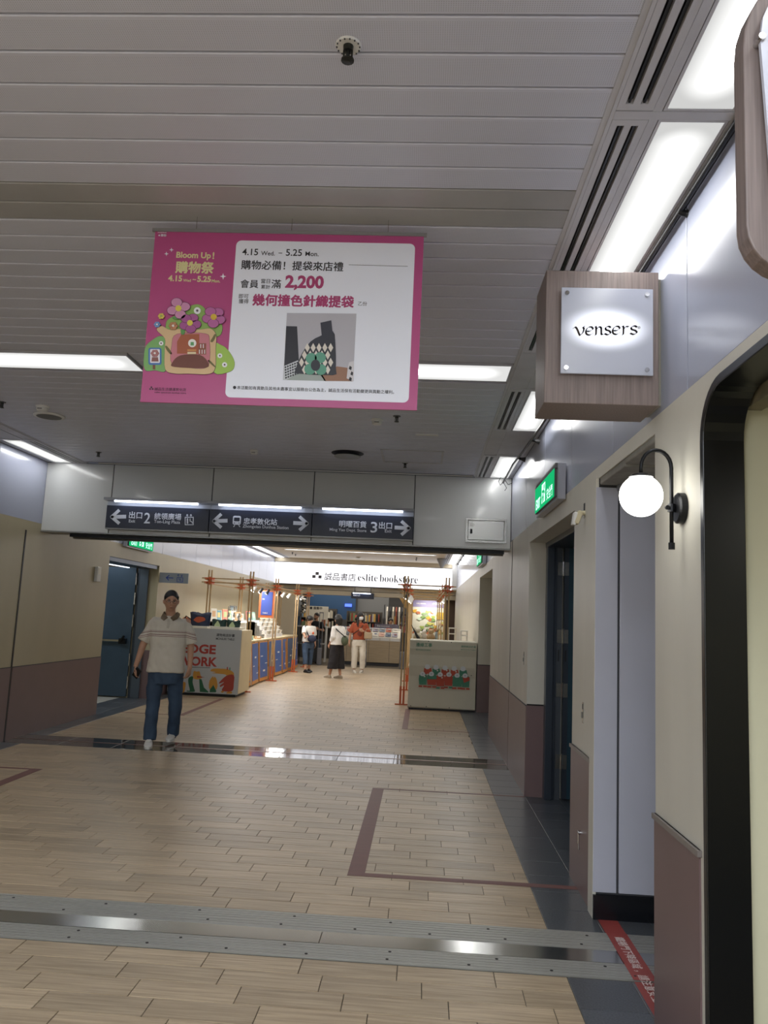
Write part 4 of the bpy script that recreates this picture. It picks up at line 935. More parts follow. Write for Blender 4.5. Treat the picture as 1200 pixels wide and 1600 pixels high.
# wall chime box and small grey sign beside the door
t = thing('wall_chime', 'small white box on the cream wall left of the blue door', 'chime', (XL + .03, 10.4, 1.85))
B(XL, XL + .045, 10.33, 10.45, 1.80, 2.0).build('box', wht, t, bevel=.006); B(XL + .045, XL + .047, 10.35, 10.43, 1.9, 1.985).build('cover', offw, t)
t = thing('projecting_sign', 'small grey blade sign with blue arrow and lift pictogram', 'sign', (-4.15, 12.95, 1.9))
B(XL, -3.94, 12.95, 12.965, 1.905, 2.075).build('plate', mat('grey_sign_plate', '#8b929c', rough=.35), t)
bl = mat('sign_blue', '#1f3f9a', rough=.5)
b = MB(); stroke(b, [(-4.31, 1.99), (-4.2, 1.99)], .014, 'y-', 12.95); stroke(b, [(-4.27, 2.03), (-4.315, 1.99), (-4.27, 1.95)], .014, 'y-', 12.949); b.build('arrow', bl, t)
b = MB()
for s0, s1 in (((-4.13, 1.93), (-4.03, 1.93)), ((-4.03, 1.93), (-4.03, 2.0)), ((-4.03, 2.0), (-4.13, 2.0)), ((-4.13, 2.0), (-4.13, 1.93)), ((-4.11, 2.02), (-4.11, 2.05)), ((-4.05, 2.05), (-4.05, 2.02)), ((-4.125, 2.035), (-4.11, 2.055)), ((-4.065, 2.035), (-4.05, 2.015)), ((-4.1, 1.985), (-4.08, 1.95)), ((-4.08, 1.985), (-4.06, 1.95))): stroke(b, [s0, s1], .009, 'y-', 12.95)
b.build('lift_pictogram', bl, t)
# ------------------------------------------------------------------ lit shop front at the far end
YS2 = 23.0
wf = MB(); wf.box(XL - .3, XR + .3, YF, YF + .3, 2.98, 3.2); wf.box(XL - .3, -3.75, YF, YF + .3, 0, 2.1); wf.box(XL - .3, XR + .3, YF, YF + .3, 2.08, 2.98)
wall_far = wf.build('wall_far', mat('far_beige_board', '#b5aa94', rough=.5), kind='structure')
B(XL, XR, YF - .012, YF, 2.21, 2.222).build('board_groove', joint_m, wall_far)
t = thing('shop_fascia', 'long glowing white shop fascia with Chinese and Latin lettering', 'sign', (-1.7, YS2, 2.35))
B(XL + .02, XR - .02, YS2, YF - .001, 2.36, 2.985).build('lit_box', emit('fascia_light', '#fbfaff', SIGN_LIT), t)
B(XL + .02, XR - .02, YS2 - .01, YF - .001, 2.335, 2.36).build('bottom_trim', steel_d, t)
B(XL + .02, XR - .02, YS2 - .01, YF - .001, 2.985, 3.0).build('top_trim', steel_d, t)
B(XR - .13, XR, YS2 - .35, YF - .001, 2.36, 3.11).build('side_post', wht, t)
fgt = mat('fascia_grey', '#55565e', rough=.6)
def fq(u, v): p = at(380 + u / 3.158, 840 + v / 3.158, Y=YS2); return p.x, p.z
for u, v in ((365, 177), (349, 192), (379, 194)): a = fq(u, v); MB().flat([(a[0] - .05, a[1] - .045), (a[0] + .05, a[1] - .045), (a[0] + .05, a[1] + .045), (a[0] - .05, a[1] + .045)], 'y-', YS2, .002).build('logo_square', fgt, t)
def ftext(body, u0, u1, vb, vt, bold):
    a, b, c = fq(u0, vb), fq(u1, vb), fq(u0, vt); text(body, .3, fgt, (a[0], YS2 - .004, a[1]), 'y-', t, bold, width=b[0] - a[0], height=c[1] - a[1], ext=.003)
ftext('誠品書店', 400, 555, 210, 172, .014); ftext('𝐞𝐬𝐥𝐢𝐭𝐞', 565, 663, 213, 178, 0); ftext('𝐛𝐨𝐨𝐤𝐬𝐭𝐨𝐫𝐞', 672, 862, 219, 182, 0)
t = thing('hanging_sign', 'black box sign with small white lettering hung in the bookshop entrance', 'sign', (-1.88, 23.1, 2.0))
a, b = at(549, 928, Y=23.1), at(584, 940, Y=23.1)
B(a.x, b.x, 23.05, 23.14, 2.0, 2.17).build('sign_box', navy, t); B(a.x + .05, b.x - .1, 23.0, 23.05, 2.15, 2.165).build('tube', emit('sign_tube', '#dfe9ff', 7), t)
text('書店入口', .06, sgt, (a.x + .06, 23.049, 2.07), 'y-', t, .01, width=.2)
for x in (a.x + .1, b.x - .1): MB().tube([(x, 23.1, 2.16), (x, 23.1, 2.36)], .008, 6).build('hanger', blk_m, t)
# ------------------------------------------------------------------ bookshop interior shell
sh = MB(); sh.box(XL - 1.6, 3.2, 31.5, 31.6, 0, 3); sh.box(XL - 1.6, XL - 1.5, YF + .3, 31.5, 0, 3); sh.box(3.1, 3.2, YF + .3, 31.5, 0, 3); sh.box(XL - 1.6, XL - .3, YF + .2, YF + .3, 0, 3.1); sh.box(XR + .3, 3.2, YF + .2, YF + .3, 0, 3.1)
sh.box(XL - 1.6, 3.2, YF + .3, 31.6, 2.70, 2.78)
ws2 = sh.build('wall_bookshop', mat('bookshop_grey', '#6f7074', rough=.6), kind='structure')
B(-4.1, -2.35, 27.5, 27.56, 1.35, 2.5).build('blue_panel', mat('deep_blue_panel', '#2b4f78', rough=.5), ws2)
B(-2.3, -1.2, 27.8, 27.86, 1.45, 2.5).build('grey_panel', mat('mid_grey_panel', '#7d8084', rough=.6), ws2)
B(-4.9, -4.2, 27.2, 27.26, 1.3, 2.6).build('grey_panel', mat('mid_grey_panel', '#7d8084', rough=.6), ws2)
gold = mat('ochre_wood', '#8f6f3e', rough=.5, var=.1, vs=3)
MB().prism([(-1.05, 2.55), (-.2, 2.55), (-.2, .3), (-.42, .3), (-.42, 1.6)], 1, 26.4, 26.6).build('ochre_gusset', gold, ws2, )
B(-.18, .02, 25.4, 25.6, 0, 2.7).build('violet_column', mat('violet_grey', '#6f6c86', rough=.6), ws2)
B(.72, 1.6, 24.3, 24.4, 0, 2.6).build('brown_panel', mat('dark_umber', '#4c3a2c', rough=.6), ws2)
for i, (x0, x1, y_) in enumerate(((-3.6, -1.5, 24.9), (-1.3, .6, 25.1))): B(x0, x1, y_, y_ + .05, 2.12, 2.16).build('ceiling_rail', wht, ws2)
t = thing('wall_screen', 'small glowing blue screen on the deep blue panel', 'screen', (-2.6, 27.45, 1.8)); B(-2.72, -2.48, 27.44, 27.49, 1.80, 1.9).build('screen_face', emit('screen_blue', '#5a78ff', 1.6), t)
t = thing('mural', 'bright farm landscape mural with violet header at the right of the bookshop', 'mural', (.3, 24.7, .8))
B(-.32, .78, 24.7, 24.74, .6, 2.12).build('board', mat('mural_pale', '#d9d6c4', rough=.5), t)
B(-.32, .78, 24.69, 24.70, 1.86, 2.12).build('header_band', mat('mural_violet', '#8d86ac', rough=.5), t)
mc = ['#a8b85c', '#c9c46a', '#7f9c5a', '#d8b040', '#b8704a', '#c9d8c0', '#8fa87a', '#d9a83a']
for k in range(46):
    cx, cz = -.25 + random.random() * .95, 1.0 + random.random() ** 1.4 * .75; c_ = mc[random.randrange(8)]
    MB().flat(sm([(cx + (.04 + .07 * random.random()) * math.cos(q * PI / 4), cz + (.02 + .05 * random.random()) * math.sin(q * PI / 4)) for q in range(8)], 2), 'y-', 24.699 - .0008 * k, .0006).build('mural_patch', mat('mural_' + c_[1:], c_, rough=.6), t)
B(.45, .74, 24.67, 24.68, 1.5, 1.72).build('yellow_tag', mat('mural_d8b040', '#d8b040', rough=.6), t)
text('收藏土地的滋味', .06, offw, (-.2, 24.688, 1.95), 'y-', t, .02, width=.3); text('小農市集', .06, offw, (.3, 24.688, 1.95), 'y-', t, .02, width=.3)
area('mural_lamp', (.25, 24.2, 2.0), .6, .1, 9, (1, .95, .85), (math.radians(35), 0, 0))
# security gates
for x, lb in ((-3.02, 'grey security gate behind the woman in the white T-shirt'), (-1.68, 'grey security gate behind the woman in rust top'), (-.55, 'grey security gate at the right end of the book counter')):
    t = thing('security_gate', lb, 'gate', (x, 23.55, 0)); gm = mat('gate_grey', '#6c6e74', rough=.35, metal=.4)
    B(x - .07, x + .07, 23.5, 23.62, 0, .5).build('base', gm, t, bevel=.01)
    B(x - .06, x - .045, 23.53, 23.57, .5, 1.55).build('upright', gm, t); B(x + .045, x + .06, 23.53, 23.57, .5, 1.55).build('upright', gm, t); B(x - .06, x + .06, 23.53, 23.57, 1.53, 1.56).build('top_bar', gm, t)
# book counter with slanted magazine display
wcol = mat('pale_oak', '#a8967a', rough=.5, var=.08, vs=4, stretch=(1, 1, 8))
t = thing('book_counter', 'pale wooden book counter with slanted display behind the entrance', 'counter', (-1.5, 24.8, 0))
B(-2.6, -.66, 24.45, 25.1, .1, .76).build('cabinet', wcol, t); B(-2.58, -.68, 24.5, 25.05, 0, .1).build('plinth', joint_m, t)
for x in (-2.3, -1.62, -.98): B(x - .004, x + .004, 24.446, 24.452, .12, .74).build('panel_joint', joint_m, t)
MB().prism([(24.45, .76), (24.45, .86), (24.95, 1.14), (25.1, 1.14), (25.1, .76)], 0, -2.6, -.66).build('slanted_top', mat('counter_white', '#cfcabf', rough=.5), t)
MB().tube([(-2.6, 24.4, 1.12), (-.66, 24.4, 1.12)], .012, 6).build('glass_rail', stl, t)
mcol = ['#7a3b35', '#c9c4bc', '#b0502e', '#54688a', '#8f8a9c', '#2d3440', '#c79a8a', '#d5cfc4', '#a33c3c', '#6a7d94', '#ded9cc', '#42506a']
Rm = Matrix.Rotation(math.radians(-60.7), 3, 'X')
for r in range(2):
    for k in range(9):
        x = -2.47 + k * .205; s_ = .22 + r * .5; y_ = 24.47 + (.5 * s_) ; z_ = .885 + .28 * s_
        c_ = mcol[(k * 5 + r * 3) % 12]
        o = MB(); o.obox((x, y_ - .004, z_ + .008), (.17, .012, .2), Matrix.Rotation(math.radians(-58), 3, 'X')); 
        m_ = thing('magazine', ORD[k] + ' magazine from the left in the ' + ('front' if r == 0 else 'back') + ' row of the slanted counter display', 'magazine', (x, y_, z_), 'magazines on the book counter')
        o.build('cover', mat('cover_' + c_[1:], c_, rough=.4), m_)
        o2 = MB(); o2.obox((x + .02, y_ - .012, z_ + .03), (.08, .003, .05), Matrix.Rotation(math.radians(-58), 3, 'X')); o2.build('cover_print', mat('cover_' + mcol[(k * 3 + r) % 12][1:], mcol[(k * 3 + r) % 12], rough=.4), m_)
for k in range(6): B(-2.5 + k * .31, -2.24 + k * .31, 24.438, 24.45, .77, .85).build('price_strip', wht, label=ORD[k] + ' white price strip from the left on the book counter edge', cat='label', group='price strips on the book counter')
t = thing('counter_sign', 'violet-grey signboard with white lettering standing on the book counter', 'sign', (-1.1, 24.98, 1.14)); B(-1.5, -.75, 24.97, 25.0, 1.14, 1.28).build('board', mat('violet_board', '#6d6878', rough=.5), t); text('雜誌 MAGAZINE', .06, sgt, (-1.42, 24.968, 1.185), 'y-', t, .01, width=.4)
# bookcases with individual books
bcol = ['#8a3b30', '#d0c8b4', '#39516e', '#6e7f5c', '#c29a4e', '#b9b4aa', '#2f3338', '#a86a48', '#7b8fa3', '#e0dccf', '#5b3a52', '#c4574a']
bk_mesh = {}
def bookcase(x0, x1, y, h, label, shelves, top=True):
    t = thing('bookcase', label, 'bookcase', ((x0 + x1) / 2, y, 0)); dk = mat('case_dark', '#4b4743', rough=.5)
    B(x0, x0 + .03, y, y + .3, 0, h).build('side', dk, t); B(x1 - .03, x1, y, y + .3, 0, h).build('side', dk, t); B(x0, x1, y + .28, y + .3, 0, h).build('back', dk, t)
    for z in shelves:
        B(x0 + .03, x1 - .03, y, y + .28, z - .025, z).build('shelf', dk, t); x = x0 + .05; nb_ = 0
        while x < x1 - .12:
            w_ = random.choice((.035, .045, .06)); hh = random.choice((.2, .23, .26)); c_ = random.choice(bcol); k = (w_, hh, c_)
            if random.random() < .85:
                if k not in bk_mesh:
                    b = MB(); m1, m2 = mat('book_' + c_[1:], c_, rough=.5), mat('page_cream', '#d8d0ba', rough=.8)
                    b.box(-w_ / 2, w_ / 2, 0, .16, 0, hh); b.cur = 1; b.box(-w_ / 2 + .004, w_ / 2 - .004, .004, .165, hh, hh + .001); bk_mesh[k] = b.mesh('book', [m1, m2])
                o = bpy.data.objects.new('book', bk_mesh[k]); COL.objects.link(o); o.location = (x + w_ / 2, y + .03, z)
                nb_ += 1; props(o, CNAME[c_] + ' book, ' + ORD[min(nb_ - 1, 25)] + ' from the left on the ' + ('lower' if z == shelves[0] else 'upper') + ' shelf of the ' + label.split(' of ')[0].split(' under')[0].split(' by ')[0], 'book', 'books in the ' + label)
            x += w_ + .004
bookcase(-2.55, -1.35, 26.5, 1.65, 'middle dark bookcase of the bookshop', (1.0, 1.32))
bookcase(-4.2, -2.95, 27.0, 1.7, 'left dark bookcase under the blue panel', (1.05, 1.38))
bookcase(-1.2, -.45, 27.0, 1.55, 'right dark bookcase by the ochre gusset', (1.0, 1.28))
# clothes on a rail, framed picture, coats
t = thing('clothes_rack', 'rail of white and dark clothes deep in the bookshop', 'clothes rack', (-.95, 25.9, 0))
MB().tube([(-1.25, 25.9, 0), (-1.25, 25.9, 1.9), (-.6, 25.9, 1.9), (-.6, 25.9, 0)], .012, 6).build('rail', blk_m, t)
for i in range(6):
    x = -1.18 + .1 * i; c_ = ('#d8d4cc', '#2d2f36', '#cfcabc', '#8b4a3c', '#e0dcd4', '#3a3d44')[i]
    g_ = MB(); g_.prism([(25.7, 1.25), (25.72, 1.7), (25.86, 1.84), (25.94, 1.84), (26.08, 1.7), (26.1, 1.25)], 0, x, x + .05)
    g_.build('hanging_garment', mat('garment_' + c_[1:], c_, rough=.8), label=('white', 'black', 'cream', 'rust', 'pale', 'charcoal')[i] + ' garment, ' + ORD[i] + ' from the left on the bookshop clothes rail', cat='clothes', group='garments on the bookshop rail', bevel=.01)
t = thing('framed_picture', 'small dark framed picture on the ochre gusset', 'picture', (-.62, 26.3, 1.35)); B(-.72, -.52, 26.3, 26.33, 1.35, 1.62).build('frame', blk, t); B(-.69, -.55, 26.295, 26.3, 1.39, 1.58).build('print', mat('garment_8b4a3c', '#8b4a3c'), t)
t = thing('notice_board', 'white notice board with black lettering on the left bookshop wall', 'notice', (-3.6, 25.2, 1.2)); B(-3.75, -3.05, 25.4, 25.43, 1.2, 1.75).build('board', offw, t); text('■ 展售中', .08, ink, (-3.65, 25.398, 1.64), 'y-', t, .02, width=.4)
for k in range(8): B(-4.3 + k * .16, -4.19 + k * .16, 24.9, 25.0, 1.12, 1.25 + .08 * (k % 3)).build('gift_box', mat('book_' + bcol[k % 12][1:], bcol[k % 12], rough=.5), label=CNAME[bcol[k % 12]] + ' box, ' + ORD[k] + ' from the left on the white bookshop side table', cat='box', group='boxed goods left of the bookshop entrance')
t = thing('side_table', 'white low shelf table left inside the bookshop', 'table', (-3.9, 25, 0)); B(-4.4, -3.0, 24.8, 25.2, 1.08, 1.12).build('tabletop', wht, t)
for x in (-4.38, -3.04): B(x, x + .03, 24.82, 25.18, 0, 1.08).build('leg', wht, t)
B(-4.36, -3.02, 24.82, 25.18, .55, .58).build('shelf', wht, t)
t = thing('suitcase', 'black upright suitcase beside the man with crossed arms', 'suitcase', (-3.2, 23.9, 0)); B(-3.38, -3.12, 23.9, 24.1, .05, .72).build('shell', blk, t, bevel=.03)
for x in (-3.35, -3.15): MB().lathe([(.02, -.02), (.025, 0), (.02, .02)], (x, 23.95, .027), 10, Matrix.Rotation(PI / 2, 3, 'Y')).build('wheel', blk_m, t)
MB().tube([(-3.32, 24.08, .7), (-3.32, 24.08, .95), (-3.18, 24.08, .95), (-3.18, 24.08, .7)], .008, 6).build('handle', blk_m, t)
t = thing('stool', 'black metal stool left of the suitcase', 'stool', (-3.58, 23.9, 0)); B(-3.72, -3.46, 23.8, 24.05, .6, .63).build('seat', blk, t)
for x in (-3.7, -3.48):
    for y_ in (23.82, 24.03): MB().tube([(x, y_, 0), (x, y_, .6)], .01, 6).build('leg', blk_m, t)
for x in (-3.7, -3.48): MB().tube([(x, 23.82, .2), (x, 24.03, .2)], .008, 6).build('stretcher', blk_m, t)
t = thing('paper_lamp', 'silver stacked pendant lamp hanging left in the bookshop', 'lamp', (-3.55, 24.6, 1.6)); 
for k in range(3): MB().lathe([(.05, 0), (.09, .03), (.09, .1), (.04, .13)], (-3.75, 24.6, 1.5 + k * .17), 14).build('lamp_shade', chrome, t)
MB().tube([(-3.75, 24.6, 2.0), (-3.75, 24.6, 2.7)], .004, 6).build('cord', blk, t)

# ------------------------------------------------------------------ pavilions of paired slim poles with orange clamps
pole_m = mat('ash_wood_pole', '#a58a62', rough=.5, var=.12, vs=4, stretch=(6, 6, 1)); orange = mat('orange_clamp', '#b4542a', rough=.45)
def upright(t, x, y, top=2.24, zc=2.04, sp=.055, foot=True):
    for s in (-1, 1):
        pm = B(x + s * sp / 2 - .013, x + s * sp / 2 + .013, y - .013, y + .013, 0, top); pm.build('pole', pole_m, t)
    b = MB()
    for dz in (-.045, .03):
        b.box(x - .10, x + .10, y - .032, y - .013, zc + dz, zc + dz + .024); b.box(x - .10, x + .10, y + .013, y + .032, zc + dz, zc + dz + .024)
        b.box(x - .06, x - .042, y - .10, y + .10, zc + dz - .024, zc + dz); b.box(x + .042, x + .06, y - .10, y + .10, zc + dz - .024, zc + dz)
    b.box(x - .012, x + .012, y - .03, y + .03, zc - .08, zc + .07)
    b.build('clamp', orange, t)
    if foot:
        b = MB(); b.box(x - sp / 2 - .018, x - sp / 2 + .018, y - .018, y + .018, 0, .32); b.box(x + sp / 2 - .018, x + sp / 2 + .018, y - .018, y + .018, 0, .32); b.box(x - .12, x + .12, y - .02, y + .02, 0, .02); b.build('foot_sleeve', orange, t)
def beam(t, p, q, zc=2.04):
    for dz in (-.045, .03):
        b = MB()
        if abs(p[0] - q[0]) < .01: b.box(p[0] - .065, p[0] - .045, p[1] - .15, q[1] + .15, zc + dz - .022, zc + dz)
        else: b.box(p[0] - .15, q[0] + .15, p[1] - .03, p[1] - .012, zc + dz, zc + dz + .022)
        b.build('beam', pole_m, t)
LYs = (14.7, 17.3, 20.2, 22.2); LX0, LX1 = -4.05, -3.25
t = thing('pole_pavilion', 'wooden pole pavilion with orange clamps over the left market tables', 'pavilion', (-3.65, 18.4, 0))
for y_ in LYs: upright(t, LX0, y_); upright(t, LX1, y_); beam(t, (LX0, y_), (LX1, y_))
beam(t, (LX0, LYs[0]), (LX0, LYs[-1])); beam(t, (LX1, LYs[0]), (LX1, LYs[-1]))
pavL = t
t = thing('pole_pavilion', 'wooden pole pavilion with orange clamps behind the right display counter', 'pavilion', (.07, 17.5, 0))
RX0, RX1 = -.30, .43
for y_ in (13.9, 16.7, 19.0, 21.2): upright(t, RX0, y_); upright(t, RX1, y_); beam(t, (RX0, y_), (RX1, y_))
beam(t, (RX0, 13.9), (RX0, 21.2)); beam(t, (RX1, 13.9), (RX1, 21.2))
for y_ in (15.3, 17.8, 20.1): beam(t, (RX0, y_), (RX1, y_), 2.02)
def spot(x, y, z, c, label, group, lit=0):
    t = thing('spotlight', label, 'spotlight', (x, y, z), group); m = blk if c == 'b' else wht
    MB().tube([(x, y, z + .08), (x, y, z + .02)], .008, 6).build('arm', m, t)
    d = Vector((-.5, -.35, -.75)).normalized() * .06
    MB().tube([(x - d.x, y - d.y, z - d.z), (x + d.x, y + d.y, z + d.z)], [.026, .036], 12).build('lamp_head', m, t)
    MB().tube([(x + d.x, y + d.y, z + d.z), (x + d.x * 1.04, y + d.y * 1.04, z + d.z * 1.04)], .03, 12).build('lens', emit('spot_lit', '#ffffff', 25 if lit else 2.5) if lit else emit('spot_dim', '#fff6e8', 2.5), t)  # lenses of lamps that are off get a weak added glow
spot(-3.3, 15.2, 1.93, 'w', 'brightly lit white spotlight at the first left pavilion post', None, 1)
for i, y_ in enumerate((15.9, 16.6, 17.9)): spot(-3.31, y_, 1.92, 'b', ('nearest', 'middle', 'farthest')[i] + ' black spotlight under the left pavilion beam', 'black spotlights of the left pavilion')
for i, y_ in enumerate((18.5, 19.3, 20.7, 21.4)): spot(-3.31, y_, 1.92, 'w', ('nearest', 'second', 'third', 'farthest')[i] + ' dimly glowing white spotlight under the left pavilion beam', 'white spotlights of the left pavilion')
spot(-.30, 14.4, 1.9, 'b', 'black spotlight on the right pavilion', None); 
for i, y_ in enumerate((15.2, 16.1, 17.4)): spot(-.25, y_, 1.88, 'w', ('nearest', 'middle', 'farthest')[i] + ' white spotlight on the left beam of the right pavilion', 'white spotlights of the right pavilion')
for i, y_ in enumerate((15.6, 16.9)): spot(.43, y_, 1.88, 'w', ('nearer', 'farther')[i] + ' white spotlight on the wall-side beam of the right pavilion', 'white spotlights on the wall side of the right pavilion')
area('left_stall_lamp', (-3.5, 17.5, 1.96), .3, 5.5, 55, (1, .98, .95), (0, math.radians(-12), 0))
area('right_stall_lamp', (.1, 17.0, 1.92), .3, 5.0, 16, (1, .93, .8))

# ------------------------------------------------------------------ left front counter
cwhite = mat('shaded_counter_board', '#b3b5b6', rough=.5); cside = mat('counter_side_ply', '#c9b893', rough=.55, var=.05, vs=5)  # white front board greyed: the shade on it is put into its colour
t = thing('display_counter', 'white counter with red lettering and painted animals, left', 'counter', (-3.75, 14.1, 0)); CY = 13.7
B(-4.385, -3.14, CY + .01, 14.55, .06, 1.15).build('cabinet', cside, t); B(-4.39, -3.145, CY, CY + .01, .05, 1.16).build('front_board', cwhite, t)
B(-4.34, -3.2, CY + .06, 14.5, 0, .06).build('plinth', blk, t)
def cq(u, v): p = at(270 + u / 9.23, 940 + v / 9.23, Y=CY - .001); return p.x, p.z
red = mat('print_red', '#a3352c', rough=.5)
def ctext(body, u0, u1, vb, vt, m, bold, th=t, fn=cq, y_=CY): a, b, c = fn(u0, vb), fn(u1, vb), fn(u0, vt); text(body, .2, m, (a[0], y_ - .0008, a[1]), 'y-', th, bold, width=b[0] - a[0], height=c[1] - a[1])
ctext('EDGE', 130, 618, 738, 602, red, .035); ctext('WORK', 60, 638, 915, 778, red, .035)
ctext('選物商店計畫', 628, 893, 500, 458, ink, .015); ctext('MONSUKI TABLE', 622, 888, 550, 518, ink, .01)
def C(name, c, pts, lay=1, smooth_=True): MB().flat([cq(*p) for p in (sm(pts, 3) if smooth_ else pts)], 'y-', CY - .0007 * lay).build(name, mat('paint_' + c[1:], c, rough=.5), t)
stroke_b = MB(); stroke(stroke_b, [cq(230, 945), cq(535, 955)], .008, 'y-', CY); stroke_b.build('rule_line', ink, t)
och, dg, dr = '#c08a35', '#1f5a3c', '#9c3b2c'
C('painted_animal', och, [(300, 1010), (320, 1000), (345, 1010), (385, 1005), (400, 1060), (420, 1095), (380, 1120), (310, 1115), (290, 1070)]); C('painted_beak', dr, [(350, 1070), (465, 1093), (350, 1098)], 2, False)
C('painted_body', dg, [(225, 1110), (260, 1080), (295, 1085), (285, 1160), (310, 1260), (312, 1300), (205, 1298), (210, 1282), (245, 1280), (225, 1180)], 1); C('painted_leg', dg, [(380, 1115), (415, 1120), (450, 1240), (515, 1300), (510, 1312), (390, 1302)], 1, False)
C('painted_animal', och, [(580, 1075), (590, 1100), (605, 1080), (635, 1130), (645, 1220), (620, 1270), (585, 1200), (550, 1270), (520, 1240), (530, 1140)]); C('painted_body', dg, [(585, 1200), (628, 1290), (620, 1308), (530, 1308), (535, 1270)], 2, False)
C('painted_animal', och, [(545, 990), (590, 965), (760, 970), (830, 990), (880, 1030), (870, 1070), (780, 1065), (740, 1048), (565, 1030), (620, 1018), (550, 1005)]); C('painted_body', dr, [(770, 1070), (880, 1060), (880, 1180), (855, 1290), (708, 1285), (740, 1210), (690, 1230), (680, 1210), (740, 1160), (660, 1180)], 2)
C('painted_foot', och, [(700, 1290), (740, 1290), (720, 1315), (695, 1305)], 1); C('painted_foot', och, [(800, 1295), (850, 1300), (850, 1325), (770, 1325)], 1); C('painted_horn', dr, [(778, 945), (795, 945), (795, 985), (780, 985)], 2, False); C('painted_horn', '#4f8a70', [(815, 952), (832, 952), (830, 992), (815, 990)], 2, False)
C('painted_body', '#2f7a55', [(20, 1100), (60, 1120), (70, 1300), (0, 1300), (0, 1160)], 1)
C('painted_animal', och, [(150, 1160), (185, 1170), (180, 1240), (160, 1310), (115, 1300), (120, 1200)], 1)
t = thing('riser_board', 'pale flat riser board under the dark green bags', 'riser', (-3.4, 14.0, 1.16)); B(-3.72, -3.2, 13.74, 14.2, 1.16, 1.20).build('board', offw, t)
t = thing('riser_board', 'pale flat riser board under the navy bag', 'riser', (-3.95, 14.0, 1.16)); B(-4.2, -3.78, 13.76, 14.2, 1.16, 1.195).build('board', offw, t)
def tote(x0, x1, y, z, h, c, lean, name, label, pr, prc, flare=.03):
    t = thing(name, label, 'bag', ((x0 + x1) / 2, y, z)); m = mat('bag_' + c[1:], c, rough=.35, var=.15, vs=14, bump=.2, bs=16)
    b = MB(); n = 9; vs = []
    for iz in range(5):
        k = iz / 4; 
        for s in (-1, 1):
            for i in range(n):
                u = i / (n - 1); xx = x0 - flare * k + (x1 - x0 + 2 * flare * k) * u; d = (.05 * math.sin(PI * u) ** .5 * (1 - k * .6) + .004)
                vs.append((xx, y + s * d + .012 * math.sin(7 * u + 3 * k), z + h * k + (.015 * math.sin(9 * u) if iz == 4 else 0)))
    fs = []
    for iz in range(4):
        for s in range(2):
            for i in range(n - 1):
                a0 = iz * 2 * n + s * n + i; f = (a0, a0 + 1, a0 + 1 + 2 * n, a0 + 2 * n); fs.append(f if s == 0 else f[::-1])
        a0 = iz * 2 * n; fs.append((a0, a0 + 2 * n, a0 + 3 * n, a0 + n)); fs.append((a0 + n - 1, a0 + 2 * n - 1, a0 + 4 * n - 1, a0 + 3 * n - 1))
    fs += [(i, i + n, i + n + 1, i + 1) for i in range(n - 1)] + [(8 * n + i, 8 * n + i + 1, 9 * n + i + 1, 9 * n + i) for i in range(n - 1)]
    b.add(vs, fs); b.build('bag_body', m, t, smooth=True)
    MB().tube([(x0 + .05, y, z + h - .01), ((x0 + x1) / 2 - .04, y - .055, z + h * 1.02), ((x0 + x1) / 2 + .04, y - .055, z + h * .9), (x1 - .05, y, z + h - .01)], .006, 6).build('handle', m, t)
    MB().flat(sm(pr, 3), 'y-', y - .062).build('print', mat('bagprint_' + prc[1:], prc, rough=.5), t); return t
tote(-4.13, -3.80, 13.95, 1.195, .235, '#26304c', 0, 'tote_bag', 'navy printed tote bag with orange flower on the left counter', [(-4.07, 1.30), (-4.02, 1.35), (-3.95, 1.36), (-3.88, 1.345), (-3.86, 1.30), (-3.93, 1.27), (-3.99, 1.255), (-4.05, 1.28)], '#c05a38')
tote(-3.74, -3.50, 13.95, 1.20, .12, '#1f3b36', 0, 'zip_pouch', 'dark green pouch with pale pear print, left of its twin', [(-3.69, 1.205), (-3.66, 1.27), (-3.635, 1.30), (-3.61, 1.27), (-3.585, 1.205)], '#b9c99a', .015)
tote(-3.47, -3.24, 13.93, 1.20, .115, '#1f3b36', 0, 'zip_pouch', 'dark green pouch with pale pear print at the counter corner', [(-3.42, 1.205), (-3.39, 1.27), (-3.365, 1.295), (-3.34, 1.27), (-3.315, 1.205)], '#b9c99a', .015)
t = thing('cloth_bag', 'orange cloth bag slumped behind the walking man', 'bag', (-4.22, 13.95, 1.16)); b = MB(); b.ball((-4.23, 13.98, 1.25), .1, 12, 8, (.9, .5, 1.0)); b.build('bag_body', mat('terracotta_cloth', '#c5764c', rough=.7), t, smooth=True); MB().tube([(-4.33, 13.95, 1.2), (-4.22, 13.93, 1.36), (-4.13, 13.95, 1.3)], .012, 6).build('strap', blk, t)
def blob_thing(name, label, cat, parts, group=None, base=None):
    x = sum(p[0][0] for p in parts) / len(parts); y_ = sum(p[0][1] for p in parts) / len(parts); z_ = base if base is not None else min(p[0][2] - p[1] for p in parts)
    t = thing(name, label, cat, (x, y_, z_), group)
    for c, r, nm, m, sc in parts: MB().ball(c, r, 12, 8, sc).build(nm, m, t, smooth=True)
    return t
cer = mat('glazed_white', '#ddd6c8', rough=.3)
t = thing('figurine_stand', 'white wire rack of small figurines behind the green pouches', 'display rack', (-3.5, 14.3, 1.15))
MB().tube([(-3.56, 14.3, 1.15), (-3.56, 14.3, 1.56)], .008, 6).build('post', cer, t)
for k in range(3): B(-3.58, -3.38, 14.22, 14.36, 1.25 + .12 * k, 1.256 + .12 * k).build('shelf', cer, t)
